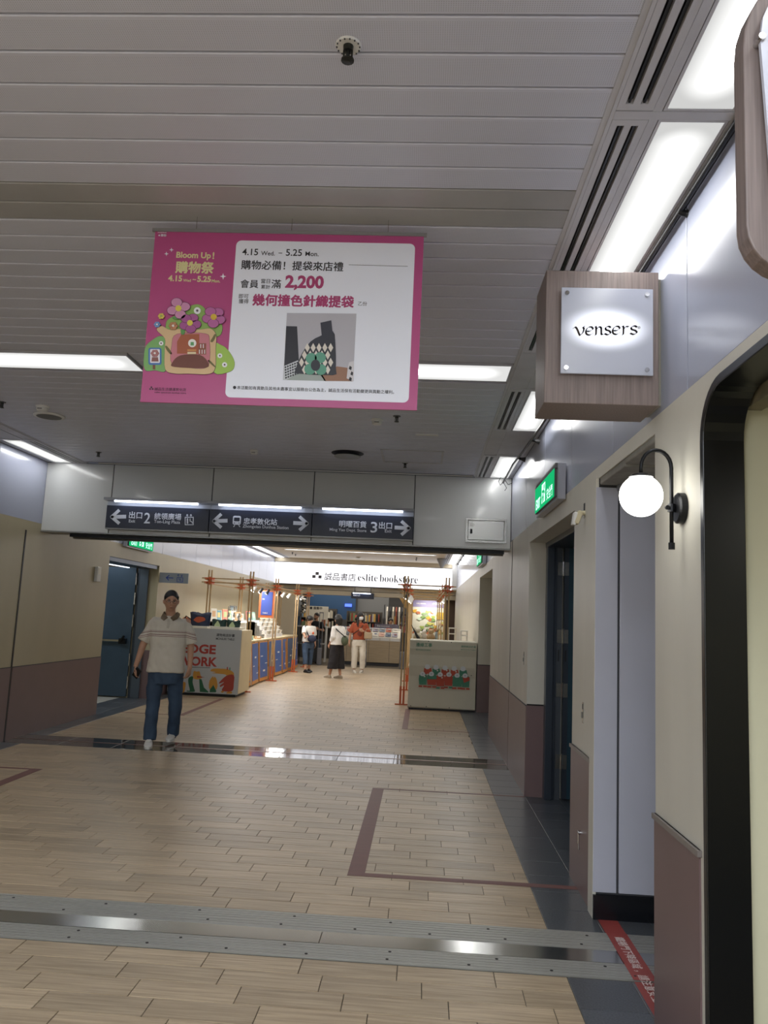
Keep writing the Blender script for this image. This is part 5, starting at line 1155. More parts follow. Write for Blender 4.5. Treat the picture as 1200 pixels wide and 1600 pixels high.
for k in range(8):
    x, z_ = -3.54 + .09 * (k % 3) + .01 * k % .03, 1.257 + .12 * (k // 3)
    blob_thing('figurine', ORD[k % 3] + ' tiny figurine on the ' + ('bottom', 'middle', 'top')[k // 3] + ' shelf of the counter rack', 'figurine', [((x, 14.28, z_ + .025), .026, 'body', cer, (1, 1, 1)), ((x, 14.27, z_ + .06), .018, 'head', cer, (1, 1, 1))], 'figurines on the counter rack', z_)
t = thing('paper_roll', 'white rolled sheet leaning beside the figurine rack', 'paper roll', (-3.3, 14.3, 1.15)); MB().tube([(-3.32, 14.25, 1.16), (-3.36, 14.3, 1.40)], .022, 10).build('roll', wht, t)

# ------------------------------------------------------------------ left market tables, shelves, goods, poster boards
t = thing('market_table', 'long wooden market table under the left pavilion', 'table', (-3.75, 18.3, 0)); TY0, TY1, TZ = 14.95, 21.9, .90
B(-4.32, -3.45, TY0, TY1, TZ - .035, TZ).build('tabletop', cside, t, bevel=.004)
for x in (-4.28, -3.5):
    for y_ in (15.0, 17.1, 17.5, 20.0, 20.4, 21.8): B(x, x + .05, y_, y_ + .05, 0, TZ - .035).build('leg', pole_m, t)
ledm = emit('shelf_led', '#ffffff', 7.0); shw = mat('shelf_white', '#dcdad8', rough=.5)
def dshelf(y0, y1, label, h=.36):
    t = thing('display_shelf', label, 'shelf', (-4.1, (y0 + y1) / 2, TZ)); x0, x1 = -4.3, -3.75
    B(x0, x0 + .015, y0, y1, TZ, TZ + h + .02).build('back_panel', shw, t)
    for y_ in (y0, (y0 + y1) / 2, y1 - .015): B(x0 + .015, x1, y_, y_ + .015, TZ, TZ + h).build('side_panel', shw, t)
    B(x0, x1, y0, y1, TZ + h, TZ + h + .018).build('shelf_board', shw, t); B(x1 - .02, x1 - .005, y0 + .02, y1 - .02, TZ + h - .008, TZ + h).build('led_strip', ledm, t)
    B(x0 + .015, x1, y0 - .0, y0 + .012, TZ, TZ + h).build('end_panel', shw, t)
    return TZ + h + .018
zt = dshelf(15.2, 16.9, 'white lit display shelf on the nearer half of the left tables'); dshelf(17.6, 19.9, 'white lit display shelf with card racks, middle of the left tables')
gcol = ['#d9c98a', '#8fb0a4', '#d8d4c8', '#c9a27a', '#e6e0b0', '#6f9aa8', '#ddd8cf', '#b7c48e', '#d98a7a', '#efe9dc']
def goods(n, y0, y1, x0, x1, z, hs, label, group, name='gift_card', cat='gift', t_=.02, tilt=True):
    for k in range(n):
        y_ = y0 + (y1 - y0) * (k + .5) / n + random.uniform(-.03, .03); x = random.uniform(x0, x1); h_ = random.uniform(*hs); w_ = random.uniform(.09, .15); c_ = gcol[(k * 3 + int(z * 10)) % 10]
        b = MB(); M_ = Matrix.Rotation(random.uniform(.5, 1.1), 3, 'Z') @ Matrix.Rotation(random.uniform(-.25, -.1) if tilt else 0, 3, 'X')
        b.obox((x, y_, z + h_ / 2 + .008), (w_, t_, h_), M_); o = b.build(name, mat('goods_' + c_[1:], c_, rough=.6), label=ORD[k] + ' ' + label + ' from the near end', cat=cat, group=group)
        b = MB(); b.obox(Vector((x, y_, z + h_ / 2 + .008)) + M_ @ Vector((0, -t_ / 2 - .001, .01)), (w_ * .55, .002, h_ * .5), M_); c2 = gcol[(k * 7 + 3) % 10]; b.build('print', mat('goods_' + c2[1:], c2, rough=.6), o)
goods(11, 15.2, 16.9, -4.15, -3.85, zt, (.14, .24), 'picture card on top of the nearer lit shelf', 'cards on the nearer lit shelf')
goods(7, 17.7, 19.8, -4.15, -3.85, zt, (.1, .22), 'packet standing on top of the middle lit shelf', 'packets on the middle lit shelf')
goods(9, 15.2, 17.0, -3.7, -3.5, TZ, (.06, .13), 'small packet lying along the front of the left table', 'packets along the left table edge', t_=.05)
goods(8, 15.3, 16.8, -4.1, -3.9, TZ, (.12, .2), 'box standing inside the nearer lit shelf', 'boxes inside the nearer lit shelf', name='gift_box', cat='box', t_=.06, tilt=False)
for r in range(4):
    t = thing('card_rack', ('bottom', 'second', 'third', 'top')[r] + ' tier of the white card rack on the left table', 'card rack', (-3.6, 18.7, TZ + .001)); z_ = TZ + .0 + r * .09; x_ = -3.5 - r * .06
    B(x_ - .055, x_, 17.75, 19.75, z_, z_ + .085).build('tier', shw, t)
    for k in range(13):
        y_ = 17.8 + k * .15; c_ = ('#e8e4d8', '#c9c2b2', '#8d8878', '#d9c9b0')[(k + r) % 4]; b = MB(); b.obox((x_ - .015, y_ + .05, z_ + .125), (.006, .11, .09), Matrix.Rotation(.25, 3, 'Y')); b.build('card', mat('card_' + c_[1:], c_, rough=.6), t)
pk = mat('coral_pink', '#d4564e', rough=.5)
t = thing('gift_bundle', 'coral red patterned bundle at the near end of the left table', 'gift', (-3.56, 15.25, TZ))
b = MB(); b.box(-3.66, -3.46, 15.15, 15.4, TZ, TZ + .1); b.build('bundle', pk, t, bevel=.02); b = MB(); b.box(-3.665, -3.455, 15.25, 15.29, TZ - .0, TZ + .104); b.build('ribbon', shw, t)
t = thing('straw_hat', 'small straw coloured basket on the nearer table part', 'basket', (-3.8, 16.0, TZ)); MB().lathe([(.07, 0), (.09, .05), (.1, .1), (.085, .11)], (-3.75, 15.9, TZ + .002), 16).build('basket_bowl', mat('straw', '#b99d62', rough=.8, var=.2, vs=60), t); MB().lathe([(.1, 0), (.105, .008), (.1, .014)], (-3.75, 15.9, TZ + .1), 16).build('rim', mat('straw_dark', '#9a7f48', rough=.8), t); t.name = 'basket'
t = thing('hanging_poster', 'blue poster in an orange frame hung at the left pavilion', 'poster', (-3.86, 16.6, 1.42))
p0, p1 = at(406, 922, Y=16.6), at(427, 966, Y=16.6)
B(p0.x, p1.x, 16.6, 16.62, p1.z, p0.z).build('frame', mat('terracotta_frame', '#c46a3c', rough=.5), t); B(p0.x + .05, p1.x - .04, 16.59, 16.6, p1.z + .06, p0.z - .03).build('print', mat('poster_blue', '#3f55a8', rough=.45), t)
text('選物', .08, offw, (p0.x + .07, 16.588, p0.z - .2), 'y-', t, .02, width=.05); text('TABLE', .05, offw, (p0.x + .09, 16.588, p1.z + .09), 'y-', t, .01, width=.11)
MB().tube([(p0.x + .1, 16.61, p0.z), (p0.x + .1, 16.61, 2.0)], .004, 6).build('cord', blk, t)
t = thing('wall_picture', 'grey framed print on the cream wall above the left tables', 'picture', (XL, 18.2, 1.4)); B(XL, XL + .02, 17.9, 18.5, 1.3, 1.6).build('frame', mat('frame_grey', '#6d7880', rough=.5), t); B(XL + .02, XL + .022, 17.95, 18.45, 1.34, 1.56).build('print', mat('frame_print', '#9fb0b4', rough=.5), t)
pb_, pb2, po = mat('poster_board_blue', '#40609f', rough=.45, var=.06, vs=3), mat('poster_board_slate', '#4c5f80', rough=.45), mat('kraft_orange', '#bf8340', rough=.6)
ys_ = [14.95 + .87 * k for k in range(8)]
words = ['leftmost', 'second', 'third', 'fourth', 'fifth', 'sixth', 'seventh', 'farthest']
for k, y_ in enumerate(ys_):
    ang = (.05 if k % 2 else -.03); L_ = .80; x = -3.375
    t = thing('poster_board', words[k] + ' blue poster board leaning on the left market table', 'poster board', (x, y_, 0)); M_ = Matrix.Rotation(ang, 3, 'Z') @ Matrix.Rotation(-.07, 3, 'Y')
    def bb(nm, m, u0, u1, z0, z1, d, dt=.004):
        b = MB(); c_ = Vector((x, y_ + .42, 0)) + M_ @ Vector((d, (u0 + u1) / 2 - .42, (z0 + z1) / 2)); b.obox(c_, (dt, u1 - u0, z1 - z0), M_); b.build(nm, m, t)
    bb('board', po, 0, L_, .03, .86, 0, .012); bb('print', pb_ if k % 3 else pb2, .03 if k % 2 else .05, L_ - .06, .10, .84, .008)
    for j in range(3): bb('print_line', shw, .12 + .2 * j, .3 + .2 * j, .22 + .16 * ((j + k) % 3), .235 + .16 * ((j + k) % 3) + .02 * (j == 1), .011)
    if k in (0, 3, 5):
        b = MB(); pts = sm([(.52, .14), (.62, .12), (.74, .16), (.70, .35), (.76, .5), (.70, .72), (.60, .80), (.50, .74), (.56, .5), (.5, .3)], 3)
        b.add([Vector((x, y_ + .42, 0)) + M_ @ Vector((dd, u - .42, v)) for dd in (.0115, .0145) for u, v in pts], [tuple(range(len(pts)))[::-1], tuple(range(len(pts), 2 * len(pts)))] + [(i, (i + 1) % len(pts), (i + 1) % len(pts) + len(pts), i + len(pts)) for i in range(len(pts))]); b.build('kraft_shape', po, t)
    if k == 0: bb('board_edge', offw, L_ - .03, L_ + .0, .03, .86, .014)

# ------------------------------------------------------------------ right counter under printed cloth
clo = mat('printed_cloth', '#c2beaf', rough=.7, var=.03, vs=4, bump=.06, bs=9)
t = thing('display_counter', 'grey cloth-covered counter with a printed group of animals, right', 'counter', (.36, 13.6, 0)); RY = 13.3
rx0, rx1 = -.19, .93
prof = [(RY + .01, .03), (RY - .012, .045), (RY - .004, .35), (RY + .006, .55), (RY - .012, .72), (RY - .002, .90), (RY - .014, 1.0), (RY + .0, 1.135), (RY + .012, 1.145), (RY + .75, 1.145), (RY + .75, .03)]
MB().prism(prof, 0, rx0, rx1).build('cloth_cover', clo, t, bevel=.006)
B(rx0 + .02, rx1 - .02, RY + .03, RY + .7, 0, .03).build('plinth', blk, t)
for u in (.28, .62, .93): MB().ball((rx0 + (rx1 - rx0) * u, RY - .014, 1.13 if u < .9 else .6), .008, 8, 6).build('rivet', blk_m, t); MB().ball((rx0 + (rx1 - rx0) * (u if u < .9 else .05), RY - .014, .06), .008, 8, 6).build('rivet', blk_m, t)
def rq(u, v): p = at(640 + u / 10.91, 990 + v / 10.91, Y=RY - .016); return p.x, p.z
gr_, rd_, wh_ = '#3f7d66', '#a8432f', '#c8ccd2'
YR = RY - .0165
def Rr(name, c, pts, lay, s_=True):
    MB().flat([rq(*p) for p in (sm(pts, 3) if s_ else pts)], 'y-', YR - .0008 * lay, .0006).build(name, mat('cloth_' + c[1:], c, rough=.6), t)
ctext('邊緣工事', 108, 385, 220, 150, mat('cloth_print_green', '#5f8a78', rough=.6), .02, t, rq, YR); ctext('EDGEWORK', 108, 365, 285, 258, mat('cloth_print_green', '#5f8a78', rough=.6), .01, t, rq, YR)
ctext('選物商店計畫', 875, 1130, 235, 200, mat('cloth_print_green', '#5f8a78', rough=.6), .015, t, rq, YR); ctext('MONSUKI TABLE', 875, 1128, 280, 262, mat('cloth_print_green', '#5f8a78', rough=.6), .005, t, rq, YR)
back = [(305, 570, rd_), (450, 580, gr_), (605, 590, rd_), (760, 600, rd_), (910, 605, gr_)]
for cx, cy, c_ in back: Rr('printed_body', c_, [(cx - 55, cy + 15), (cx, cy + 35), (cx + 60, cy + 15), (cx + 85, cy + 120), (cx - 70, cy + 120)], 1, False); 
for cx, cy, c_ in back: Rr('printed_head', wh_, [(cx - 45, cy - 5), (cx - 25, cy - 42), (cx + 20, cy - 42), (cx + 45, cy - 5), (cx + 25, cy + 32), (cx - 25, cy + 32)], 3)
front = [(222, 690, gr_, 155, 290, 870), (372, 690, rd_, 300, 455, 880), (522, 700, rd_, 452, 590, 900), (670, 700, rd_, 590, 730, 890), (810, 715, gr_, 725, 890, 905), (945, 720, gr_, 885, 1020, 915)]
for i, (cx, cy, c_, x0, x1, yb) in enumerate(front):
    Rr('printed_body', gr_ if i in (0, 1, 4) else c_, [(x0 + 8, cy + 20), (x0 + 40, cy - 10), (x1 - 30, cy - 5), (x1 + 4, cy + 30), (x1 + 4, cy + 90), (x0, cy + 90)], 4 + i % 2, False)
    Rr('printed_body', c_ if i != 5 else gr_, [(x0, cy + 85), (x1 + 2, cy + 85), (x1 - 4, yb), (x0 + 8, yb - 6)], 4 + i % 2, False)
    if i == 5: Rr('printed_body', rd_, [(x0 + 15, cy + 20), (x1, cy + 20), (x1 + 4, cy + 80), (x0 + 40, cy + 120)], 6, False)
    Rr('printed_head', wh_, [(cx - 45, cy - 5), (cx - 20, cy - 38), (cx + 22, cy - 38), (cx + 45, cy), (cx + 25, cy + 32), (cx - 28, cy + 30)], 7)
    Rr('printed_face', '#7f8a98', [(cx - 10, cy - 10), (cx + 10, cy - 10), (cx + 4, cy + 8), (cx - 6, cy + 8)], 8, False)
    Rr('printed_shoe', rd_ if i not in (2,) else gr_, [(x0, yb + 12), ((x0 + x1) / 2 - 8, yb + 14), ((x0 + x1) / 2 - 8, yb + 42), (x0 - 4, yb + 38)], 4, False); Rr('printed_shoe', rd_ if i not in (3,) else gr_, [((x0 + x1) / 2 + 8, yb + 14), (x1, yb + 16), (x1 + 4, yb + 44), ((x0 + x1) / 2 + 8, yb + 42)], 4, False)
for cx, cy in ((255, 730), (305, 695), (475, 630), (552, 752), (602, 718), (635, 630), (790, 648)): Rr('printed_pompom', '#d5d2c8', circ(cx, cy, 13, 10), 9, False)
# goods behind the right counter
t = thing('market_table', 'narrow wooden market table under the right pavilion', 'table', (.1, 16.5, 0)); B(-.22, .4, 14.3, 20.8, .62, .65).build('tabletop', cside, t)
for x in (-.2, .34):
    for y_ in (14.4, 17.5, 20.7): B(x, x + .04, y_, y_ + .04, 0, .62).build('leg', orange, t)
fab = [mat('goods_cream', '#d9d2bd', rough=.8), mat('goods_tan', '#b89c78', rough=.8), mat('goods_white', '#dfdcd6', rough=.7), blk]
t = thing('display_riser', 'pale wooden riser behind the right counter', 'riser', (.1, 14.6, .65)); B(-.2, .38, 14.35, 14.95, .651, 1.12).build('box', cside, t)
for k, (x, z_, r, m, lb) in enumerate(((-.08, 1.16, .07, 0, 'cream plush animal at the left behind the right counter'), (.05, 1.24, .06, 2, 'white seated plush with black ears behind the right counter'), (.17, 1.16, .065, 1, 'tan plush animal behind the right counter'), (.0, 1.15, .05, 2, 'small white plush in front of the riser goods'))):
    x_, y_ = x, 14.5 + .08 * (k % 2)
    base = z_ - r * (1 if k != 1 else 1.8)
    t = blob_thing('plush_toy', lb, 'plush toy', [((x_, y_, 1.12 + r), r, 'body', fab[m], (1.1, .9, 1)), ((x_, y_ - .01, 1.12 + r * 2.3), r * .7, 'head', fab[m], (1, 1, 1)), ((x_ - r * .6, y_, 1.12 + r * 2.6), r * .32, 'ear', fab[3 if k == 1 else m], (1, .6, 1.6)), ((x_ + r * .6, y_, 1.12 + r * 2.6), r * .32, 'ear', fab[3 if k == 1 else m], (1, .6, 1.6)), ((x_ - r * .8, y_ - r * .4, 1.12 + r * .8), r * .4, 'arm', fab[m], (1, 1, 1.5)), ((x_ + r * .8, y_ - r * .4, 1.12 + r * .8), r * .4, 'arm', fab[m], (1, 1, 1.5))], None, 1.12)
t = thing('umbrella', 'black folded umbrella-like rod leaning at the left behind the right counter', 'umbrella', (-.15, 14.45, 1.12)); MB().tube([(-.05, 14.42, 1.13), (-.17, 14.45, 1.34)], [.03, .008], 10).build('canopy', blk, t); MB().tube([(-.17, 14.45, 1.34), (-.19, 14.45, 1.38)], .006, 6).build('handle', blk, t)
t = thing('vase', 'pale grey tall vase with dark twigs behind the right counter', 'vase', (.27, 14.5, 1.12)); MB().lathe([(.03, 0), (.035, .06), (.02, .12), (.026, .15)], (.27, 14.5, 1.121), 14).build('vase_body', mat('pale_glaze', '#9aa7ad', rough=.3), t, smooth=True)
for a_ in (-.3, -.1, .15, .35): MB().tube([(.27, 14.5, 1.25), (.27 + a_ * .3, 14.5, 1.40)], .004, 5).build('twig', blk, t)
def mini_stool(x, y, z, w_, h_, m, label):
    t = thing('small_stool', label, 'stool', (x, y, z)); B(x - w_ / 2, x + w_ / 2, y - w_ / 2, y + w_ / 2, z + h_ - .02, z + h_).build('seat', m, t, bevel=.004)
    for sx in (-1, 1):
        for sy in (-1, 1): B(x + sx * (w_ / 2 - .02), x + sx * w_ / 2, y + sy * (w_ / 2 - .02), y + sy * w_ / 2, z, z + h_ - .02).build('leg', m, t)
    B(x - w_ / 2 + .02, x + w_ / 2 - .02, y - w_ / 2, y - w_ / 2 + .012, z + h_ * .5, z + h_ * .5 + .02).build('stretcher', m, t)
t = thing('display_riser', 'pale box riser beside the wall behind the right counter', 'riser', (.62, 14.6, 0)); B(.47, .9, 14.35, 14.9, 0, 1.12).build('box', cside, t)
mini_stool(.33, 14.75, 1.121, .0 + .09, .2, pole_m, 'small wooden stool left on the riser behind the right counter'); mini_stool(.56, 14.55, 1.121, .15, .24, cer, 'cream painted small stool on the wall-side riser'); mini_stool(.78, 14.6, 1.121, .13, .2, wht, 'white small stool nearest the wall behind the right counter')
# ------------------------------------------------------------------ people
def remesh(mb, name, m, parent, voxel, M=None, smooth=4, fac=.5):
    me = bpy.data.meshes.new(name); me.from_pydata(mb.v, [], mb.f); me.update()
    o = bpy.data.objects.new(name, me); COL.objects.link(o)
    r = o.modifiers.new('r', 'REMESH'); r.mode = 'VOXEL'; r.voxel_size = voxel; r.use_smooth_shade = True
    if smooth: s = o.modifiers.new('s', 'SMOOTH'); s.factor = fac; s.iterations = smooth
    if any(k in name for k in ('shirt', 'jeans', 'trousers', 'blouse')):      # soft cloth folds
        tx = bpy.data.textures.get('folds') or bpy.data.textures.new('folds', 'CLOUDS'); tx.noise_scale = .11; tx.noise_depth = 1
        d_ = o.modifiers.new('d', 'DISPLACE'); d_.texture = tx; d_.strength = .022; d_.mid_level = .5; d_.texture_coords = 'LOCAL'
    dg = bpy.context.evaluated_depsgraph_get(); m2 = bpy.data.meshes.new_from_object(o.evaluated_get(dg)); bpy.data.objects.remove(o)
    m2.materials.clear()
    for q in (m if isinstance(m, (list, tuple)) else [m]): m2.materials.append(q)
    m2.polygons.foreach_set('use_smooth', [True] * len(m2.polygons)); m2.name = name
    o = bpy.data.objects.new(name, m2); COL.objects.link(o); o.parent = parent; return o
def plain(mb, name, m, parent, smooth=True):
    me = bpy.data.meshes.new(name); me.from_pydata(mb.v, [], mb.f); me.materials.append(m)
    if smooth: me.polygons.foreach_set('use_smooth', [True] * len(me.polygons))
    o = bpy.data.objects.new(name, me); COL.objects.link(o); o.parent = parent; return o
def limb(mb, pts, rs, n=12, open_=False):
    mb.tube(pts, rs, n)
    for p, r in list(zip(pts, rs))[:(-1 if open_ else None)]: mb.ball(p, r * .985, 12, 8)
def loft(mb, rings, n=24, e=2.4):
    vs = []
    for z, cx, cy, rx, ry in rings:
        for j in range(n):
            t = 2 * PI * j / n; c, s = math.cos(t), math.sin(t)
            vs.append((cx + rx * math.copysign(abs(c) ** (2 / e), c), cy + ry * math.copysign(abs(s) ** (2 / e), s), z))
    k = len(rings)
    fs = [(i * n + j, i * n + (j + 1) % n, (i + 1) * n + (j + 1) % n, (i + 1) * n + j) for i in range(k - 1) for j in range(n)]
    fs += [tuple(range(n))[::-1], tuple(range((k - 1) * n, k * n))]; mb.add(vs, fs)
def hand(mb, wrist, d, side, curl=.5, s=1.):
    # d: direction of the hand; side: unit vector from palm centre to the thumb side
    d = Vector(d).normalized(); side = (Vector(side) - d * Vector(side).dot(d)).normalized(); nrm = d.cross(side)
    w = Vector(wrist); pc = w + d * .045 * s
    M_ = Matrix((side, nrm, d)).transposed(); mb.obox(pc, (.074 * s, .026 * s, .08 * s), M_); mb.tube([w - d * .02, w + d * .02], [.024 * s, .027 * s], 10)
    cd = nrm * (1 if curl >= 0 else -1); curl = abs(curl)
    for i, (o, L_) in enumerate(((.029, .068), (.010, .077), (-.010, .070), (-.028, .055))):
        p = w + d * .082 * s + side * o * s; pts = [p - d * .015 * s]; ang = 0
        pts.append(p)
        for k in range(3):
            ang += curl * (.45 + .25 * k); stp = L_ * s * (.42, .32, .26)[k]; p = p + (d * math.cos(ang) + cd * math.sin(ang)) * stp; pts.append(p)
        mb.tube(pts, [.0095 * s, .0092 * s, .0085 * s, .0078 * s, .006 * s], 8); mb.ball(pts[-1], .0062 * s, 8, 6)
    tp = w + d * .03 * s + side * .03 * s; tpts = [tp, tp + (side * .8 + d * .7) * .028 * s, tp + (side * .9 + d * 1.6) * .030 * s + cd * .008 * s, tp + (side * .75 + d * 2.5) * .030 * s + cd * .016 * s]
    mb.tube(tpts, [.013 * s, .0115 * s, .0098 * s, .0075 * s], 8); mb.ball(tpts[-1], .0078 * s, 8, 6)
def HM(c, yaw, pitch=0, s=1.): return Matrix.Translation(Vector(c)) @ Matrix.Rotation(yaw, 4, 'Z') @ Matrix.Rotation(pitch, 4, 'X') @ Matrix.Scale(s, 4)
def head_mesh(mb, M, slim=1.):
    n, m_ = 28, 22; vs = []
    for i in range(m_ + 1):
        ph = -PI / 2 + PI * i / m_; z = .118 * math.sin(ph); rr = math.cos(ph)
        for j in range(n):
            t = 2 * PI * j / n; x = .074 * slim * rr * math.cos(t); y = .094 * rr * math.sin(t) + .004
            if z < -.01:
                k = min(1, (-z - .01) / .1); x *= 1 - .30 * k; y = y * (1 - .18 * k) - .010 * k * (1 if y < 0 else 2.2)
            if y < 0 and -.005 < z < .035: y += .006 * math.exp(-((abs(x) - .03) / .016) ** 2)
            if y < 0 and z < 0: y -= .004 * math.exp(-((z + .055) / .014) ** 2) * math.exp(-(x / .025) ** 2)
            vs.append(M @ Vector((x, y, z)))
    fs = [(i * n + j, i * n + (j + 1) % n, (i + 1) * n + (j + 1) % n, (i + 1) * n + j) for i in range(m_) for j in range(n)]; mb.add(vs, fs)
    s = M.to_scale()[0]
    mb.tube([M @ Vector(p) for p in ((0, -.086, .022), (0, -.098, .002), (0, -.108, -.018), (0, -.094, -.027))], [.007 * s, .009 * s, .0125 * s, .009 * s], 10)
    for q in (-1, 1):
        mb.ball(M @ Vector((q * .010, -.098, -.022)), .0075 * s, 8, 6)
        mb.tube([M @ Vector((q * .071 * slim, .008, .018)), M @ Vector((q * .082 * slim, .018, .022)), M @ Vector((q * .080 * slim, .014, -.004)), M @ Vector((q * .071 * slim, .004, -.022))], [.008 * s, .011 * s, .010 * s, .006 * s], 8)
    mb.tube([M @ Vector((-.018, -.088, -.052)), M @ Vector((0, -.093, -.049)), M @ Vector((.018, -.088, -.052))], [.003 * s, .0065 * s, .003 * s], 8)
    mb.tube([M @ Vector((-.015, -.087, -.06)), M @ Vector((0, -.091, -.06)), M @ Vector((.015, -.087, -.06))], [.003 * s, .0065 * s, .003 * s], 8)
def face(M, parent, hairc, lips='#7d4a42', mask=False, glasses=False):
    s = M.to_scale()[0]; ew, eb, hm = mat('eye_white', '#cfc8c0', rough=.3), mat('eye_dark', '#1c1512', rough=.2), hairc
    for q in (-1, 1):
        MBo = MB(); MBo.ball(M @ Vector((q * .030, -.0775, .014)), .0115 * s, 12, 8, (1, 1, .62)); plain(MBo, 'eye', ew, parent)
        MBo = MB(); MBo.ball(M @ Vector((q * .030, -.0845, .014)), .0062 * s, 10, 8); plain(MBo, 'iris', eb, parent)
        MBo = MB(); MBo.tube([M @ Vector((q * .016, -.0895, .031)), M @ Vector((q * .030, -.0900, .036)), M @ Vector((q * .047, -.078, .030))], [.0028 * s, .0036 * s, .0018 * s], 6); plain(MBo, 'eyebrow', hm, parent)
        MBo = MB(); MBo.tube([M @ Vector((q * .018, -.0885, .0175)), M @ Vector((q * .030, -.0895, .0215)), M @ Vector((q * .043, -.080, .016))], .0016 * s, 6); plain(MBo, 'eyelid', eb, parent)
    if not mask:
        MBo = MB(); MBo.tube([M @ Vector((-.021, -.0895, -.056)), M @ Vector((-.008, -.0965, -.0552)), M @ Vector((0, -.098, -.0562)), M @ Vector((.008, -.0965, -.0552)), M @ Vector((.021, -.0895, -.056))], [.0015 * s, .0035 * s, .0038 * s, .0035 * s, .0015 * s], 8); plain(MBo, 'mouth', mat('lips', lips, rough=.5), parent)
    else:
        MBo = MB(); vs = []; n = 9
        for r, (z, f) in enumerate(((.000, .80), (-.015, .98), (-.04, 1.0), (-.065, .9), (-.092, .62))):
            for i in range(n):
                u = -1 + 2 * i / (n - 1); vs.append(M @ Vector((u * .064 * (f * .3 + .7), -.122 * f - .004 + .075 * u * u, z)))
        vs2 = [v + (M.to_3x3() @ Vector((0, .004, 0))) for v in vs]; k = len(vs)
        fs = [(r * n + i, r * n + i + 1, (r + 1) * n + i + 1, (r + 1) * n + i) for r in range(4) for i in range(n - 1)]; fs += [tuple(q + k for q in f)[::-1] for f in fs]
        MBo.add(vs + vs2, fs); plain(MBo, 'face_mask', mat('mask_white', '#e4e6ea', rough=.7), parent)
        for q in (-1, 1): MBo = MB(); MBo.tube([M @ Vector((q * .058, -.06, -.005)), M @ Vector((q * .082, .012, .012))], .0016 * s, 5); plain(MBo, 'mask_loop', mat('mask_white', '#e4e6ea'), parent)
    if glasses:
        gm = mat('glasses_frame', '#2a2624', rough=.3, metal=.5)
        for q in (-1, 1):
            MBo = MB(); pts = [M @ Vector((q * .0325 + .0235 * math.cos(a * PI / 8), -.100 + .2 * abs(q * .0325 + .0235 * math.cos(a * PI / 8)) ** 1.6, .011 + .0155 * math.sin(a * PI / 8))) for a in range(17)]
            MBo.tube(pts, .0017 * s, 6, caps=False); plain(MBo, 'glasses_rim', gm, parent)
            MBo = MB(); MBo.tube([M @ Vector((q * .056, -.094, .016)), M @ Vector((q * .080, -.03, .018)), M @ Vector((q * .080, .012, .016))], .0015 * s, 6); plain(MBo, 'glasses_arm', gm, parent)
        MBo = MB(); MBo.tube([M @ Vector((-.010, -.099, .014)), M @ Vector((.010, -.099, .014))], .0018 * s, 6); plain(MBo, 'glasses_bridge', gm, parent)
skin_m = mat('skin', '#b58a70', rough=.55, var=.04, vs=14); hair_m = mat('hair_black', '#14110f', rough=.45, var=.2, vs=40, bump=.3, bs=120)
def person(label, loc, rot, sc, group=None):
    t = thing('person', label, 'person', loc, group); t.rotation_euler = (0, 0, rot); t.scale = (sc, sc, sc); return t
def shoe(t, c, yaw, m, sole, tip=0., L_=.27, name='shoe'):
    Mx = Matrix.Translation(Vector(c)) @ Matrix.Rotation(yaw, 4, 'Z') @ Matrix.Rotation(tip, 4, 'X'); b = MB()
    prof = [(.055, .028, .045, .0), (.035, .032, .075, .005), (-.01, .036, .085, .01), (-.06, .042, .072, .012), (-.12, .047, .052, .014), (-.165, .044, .04, .014), (-.195, .028, .03, .012)]
    vs = []; n = 14
    for y_, rx, h_, z0 in prof:
        for j in range(n):
            a = 2 * PI * j / n; vs.append(Mx @ Vector((rx * math.cos(a), y_, z0 + (h_ - z0) * .5 + (h_ - z0) * .62 * math.sin(a))))
    fs = [(i * n + j, (i + 1) * n + j, (i + 1) * n + (j + 1) % n, i * n + (j + 1) % n) for i in range(len(prof) - 1) for j in range(n)] + [tuple(range(n)), tuple(range((len(prof) - 1) * n, len(prof) * n))[::-1]]
    b.add(vs, fs); o = remesh(b, name, m, t, .006, smooth=3)
    b = MB(); sol = [(math.copysign(abs(math.cos(a)) ** .8, math.cos(a)) * (.046 if math.sin(a) < 0 else .036), -.068 + .132 * math.sin(a)) for a in [2 * PI * q / 20 for q in range(20)]]
    vs = [Mx @ Vector((x, y_, z)) for z in (.0, .024) for x, y_ in sol]; b.add(vs, [tuple(range(20))[::-1], tuple(range(20, 40))] + [(i, (i + 1) % 20, (i + 1) % 20 + 20, i + 20) for i in range(20)])
    plain(b, 'sole', sole, o, False); return o, Mx

# --- the walking man
def band_mat(name, base, bands, c2, slope=0.):
    m = mat(name, base, rough=.8, var=.03, vs=12, bump=.25, bs=14); nt = m.node_tree; N = nt.nodes; L = nt.links; bs = N['Principled BSDF']; old = bs.inputs['Base Color'].links[0].from_socket
    tc = N.new('ShaderNodeTexCoord'); sp = N.new('ShaderNodeSeparateXYZ'); L.new(tc.outputs['Object'], sp.inputs[0])
    def mth(op, x, y=None, z=None):
        n = N.new('ShaderNodeMath'); n.operation = op
        for i, q in enumerate((x, y, z)):
            if q is None: continue
            if isinstance(q, (int, float)): n.inputs[i].default_value = q
            else: L.new(q, n.inputs[i])
        return n.outputs[0]
    z = mth('ADD', sp.outputs[2], mth('MULTIPLY', mth('MAXIMUM', mth('SUBTRACT', mth('ABSOLUTE', sp.outputs[0]), .19), 0), slope)); tot = None
    for a, b_ in bands:
        g = mth('MULTIPLY', mth('GREATER_THAN', z, a), mth('LESS_THAN', z, b_)); tot = g if tot is None else mth('MAXIMUM', tot, g)
    mx = N.new('ShaderNodeMix'); mx.data_type = 'RGBA'; L.new(tot, mx.inputs[0]); L.new(old, mx.inputs[6]); mx.inputs[7].default_value = (*lin(c2), 1); L.new(mx.outputs[2], bs.inputs['Base Color']); return m
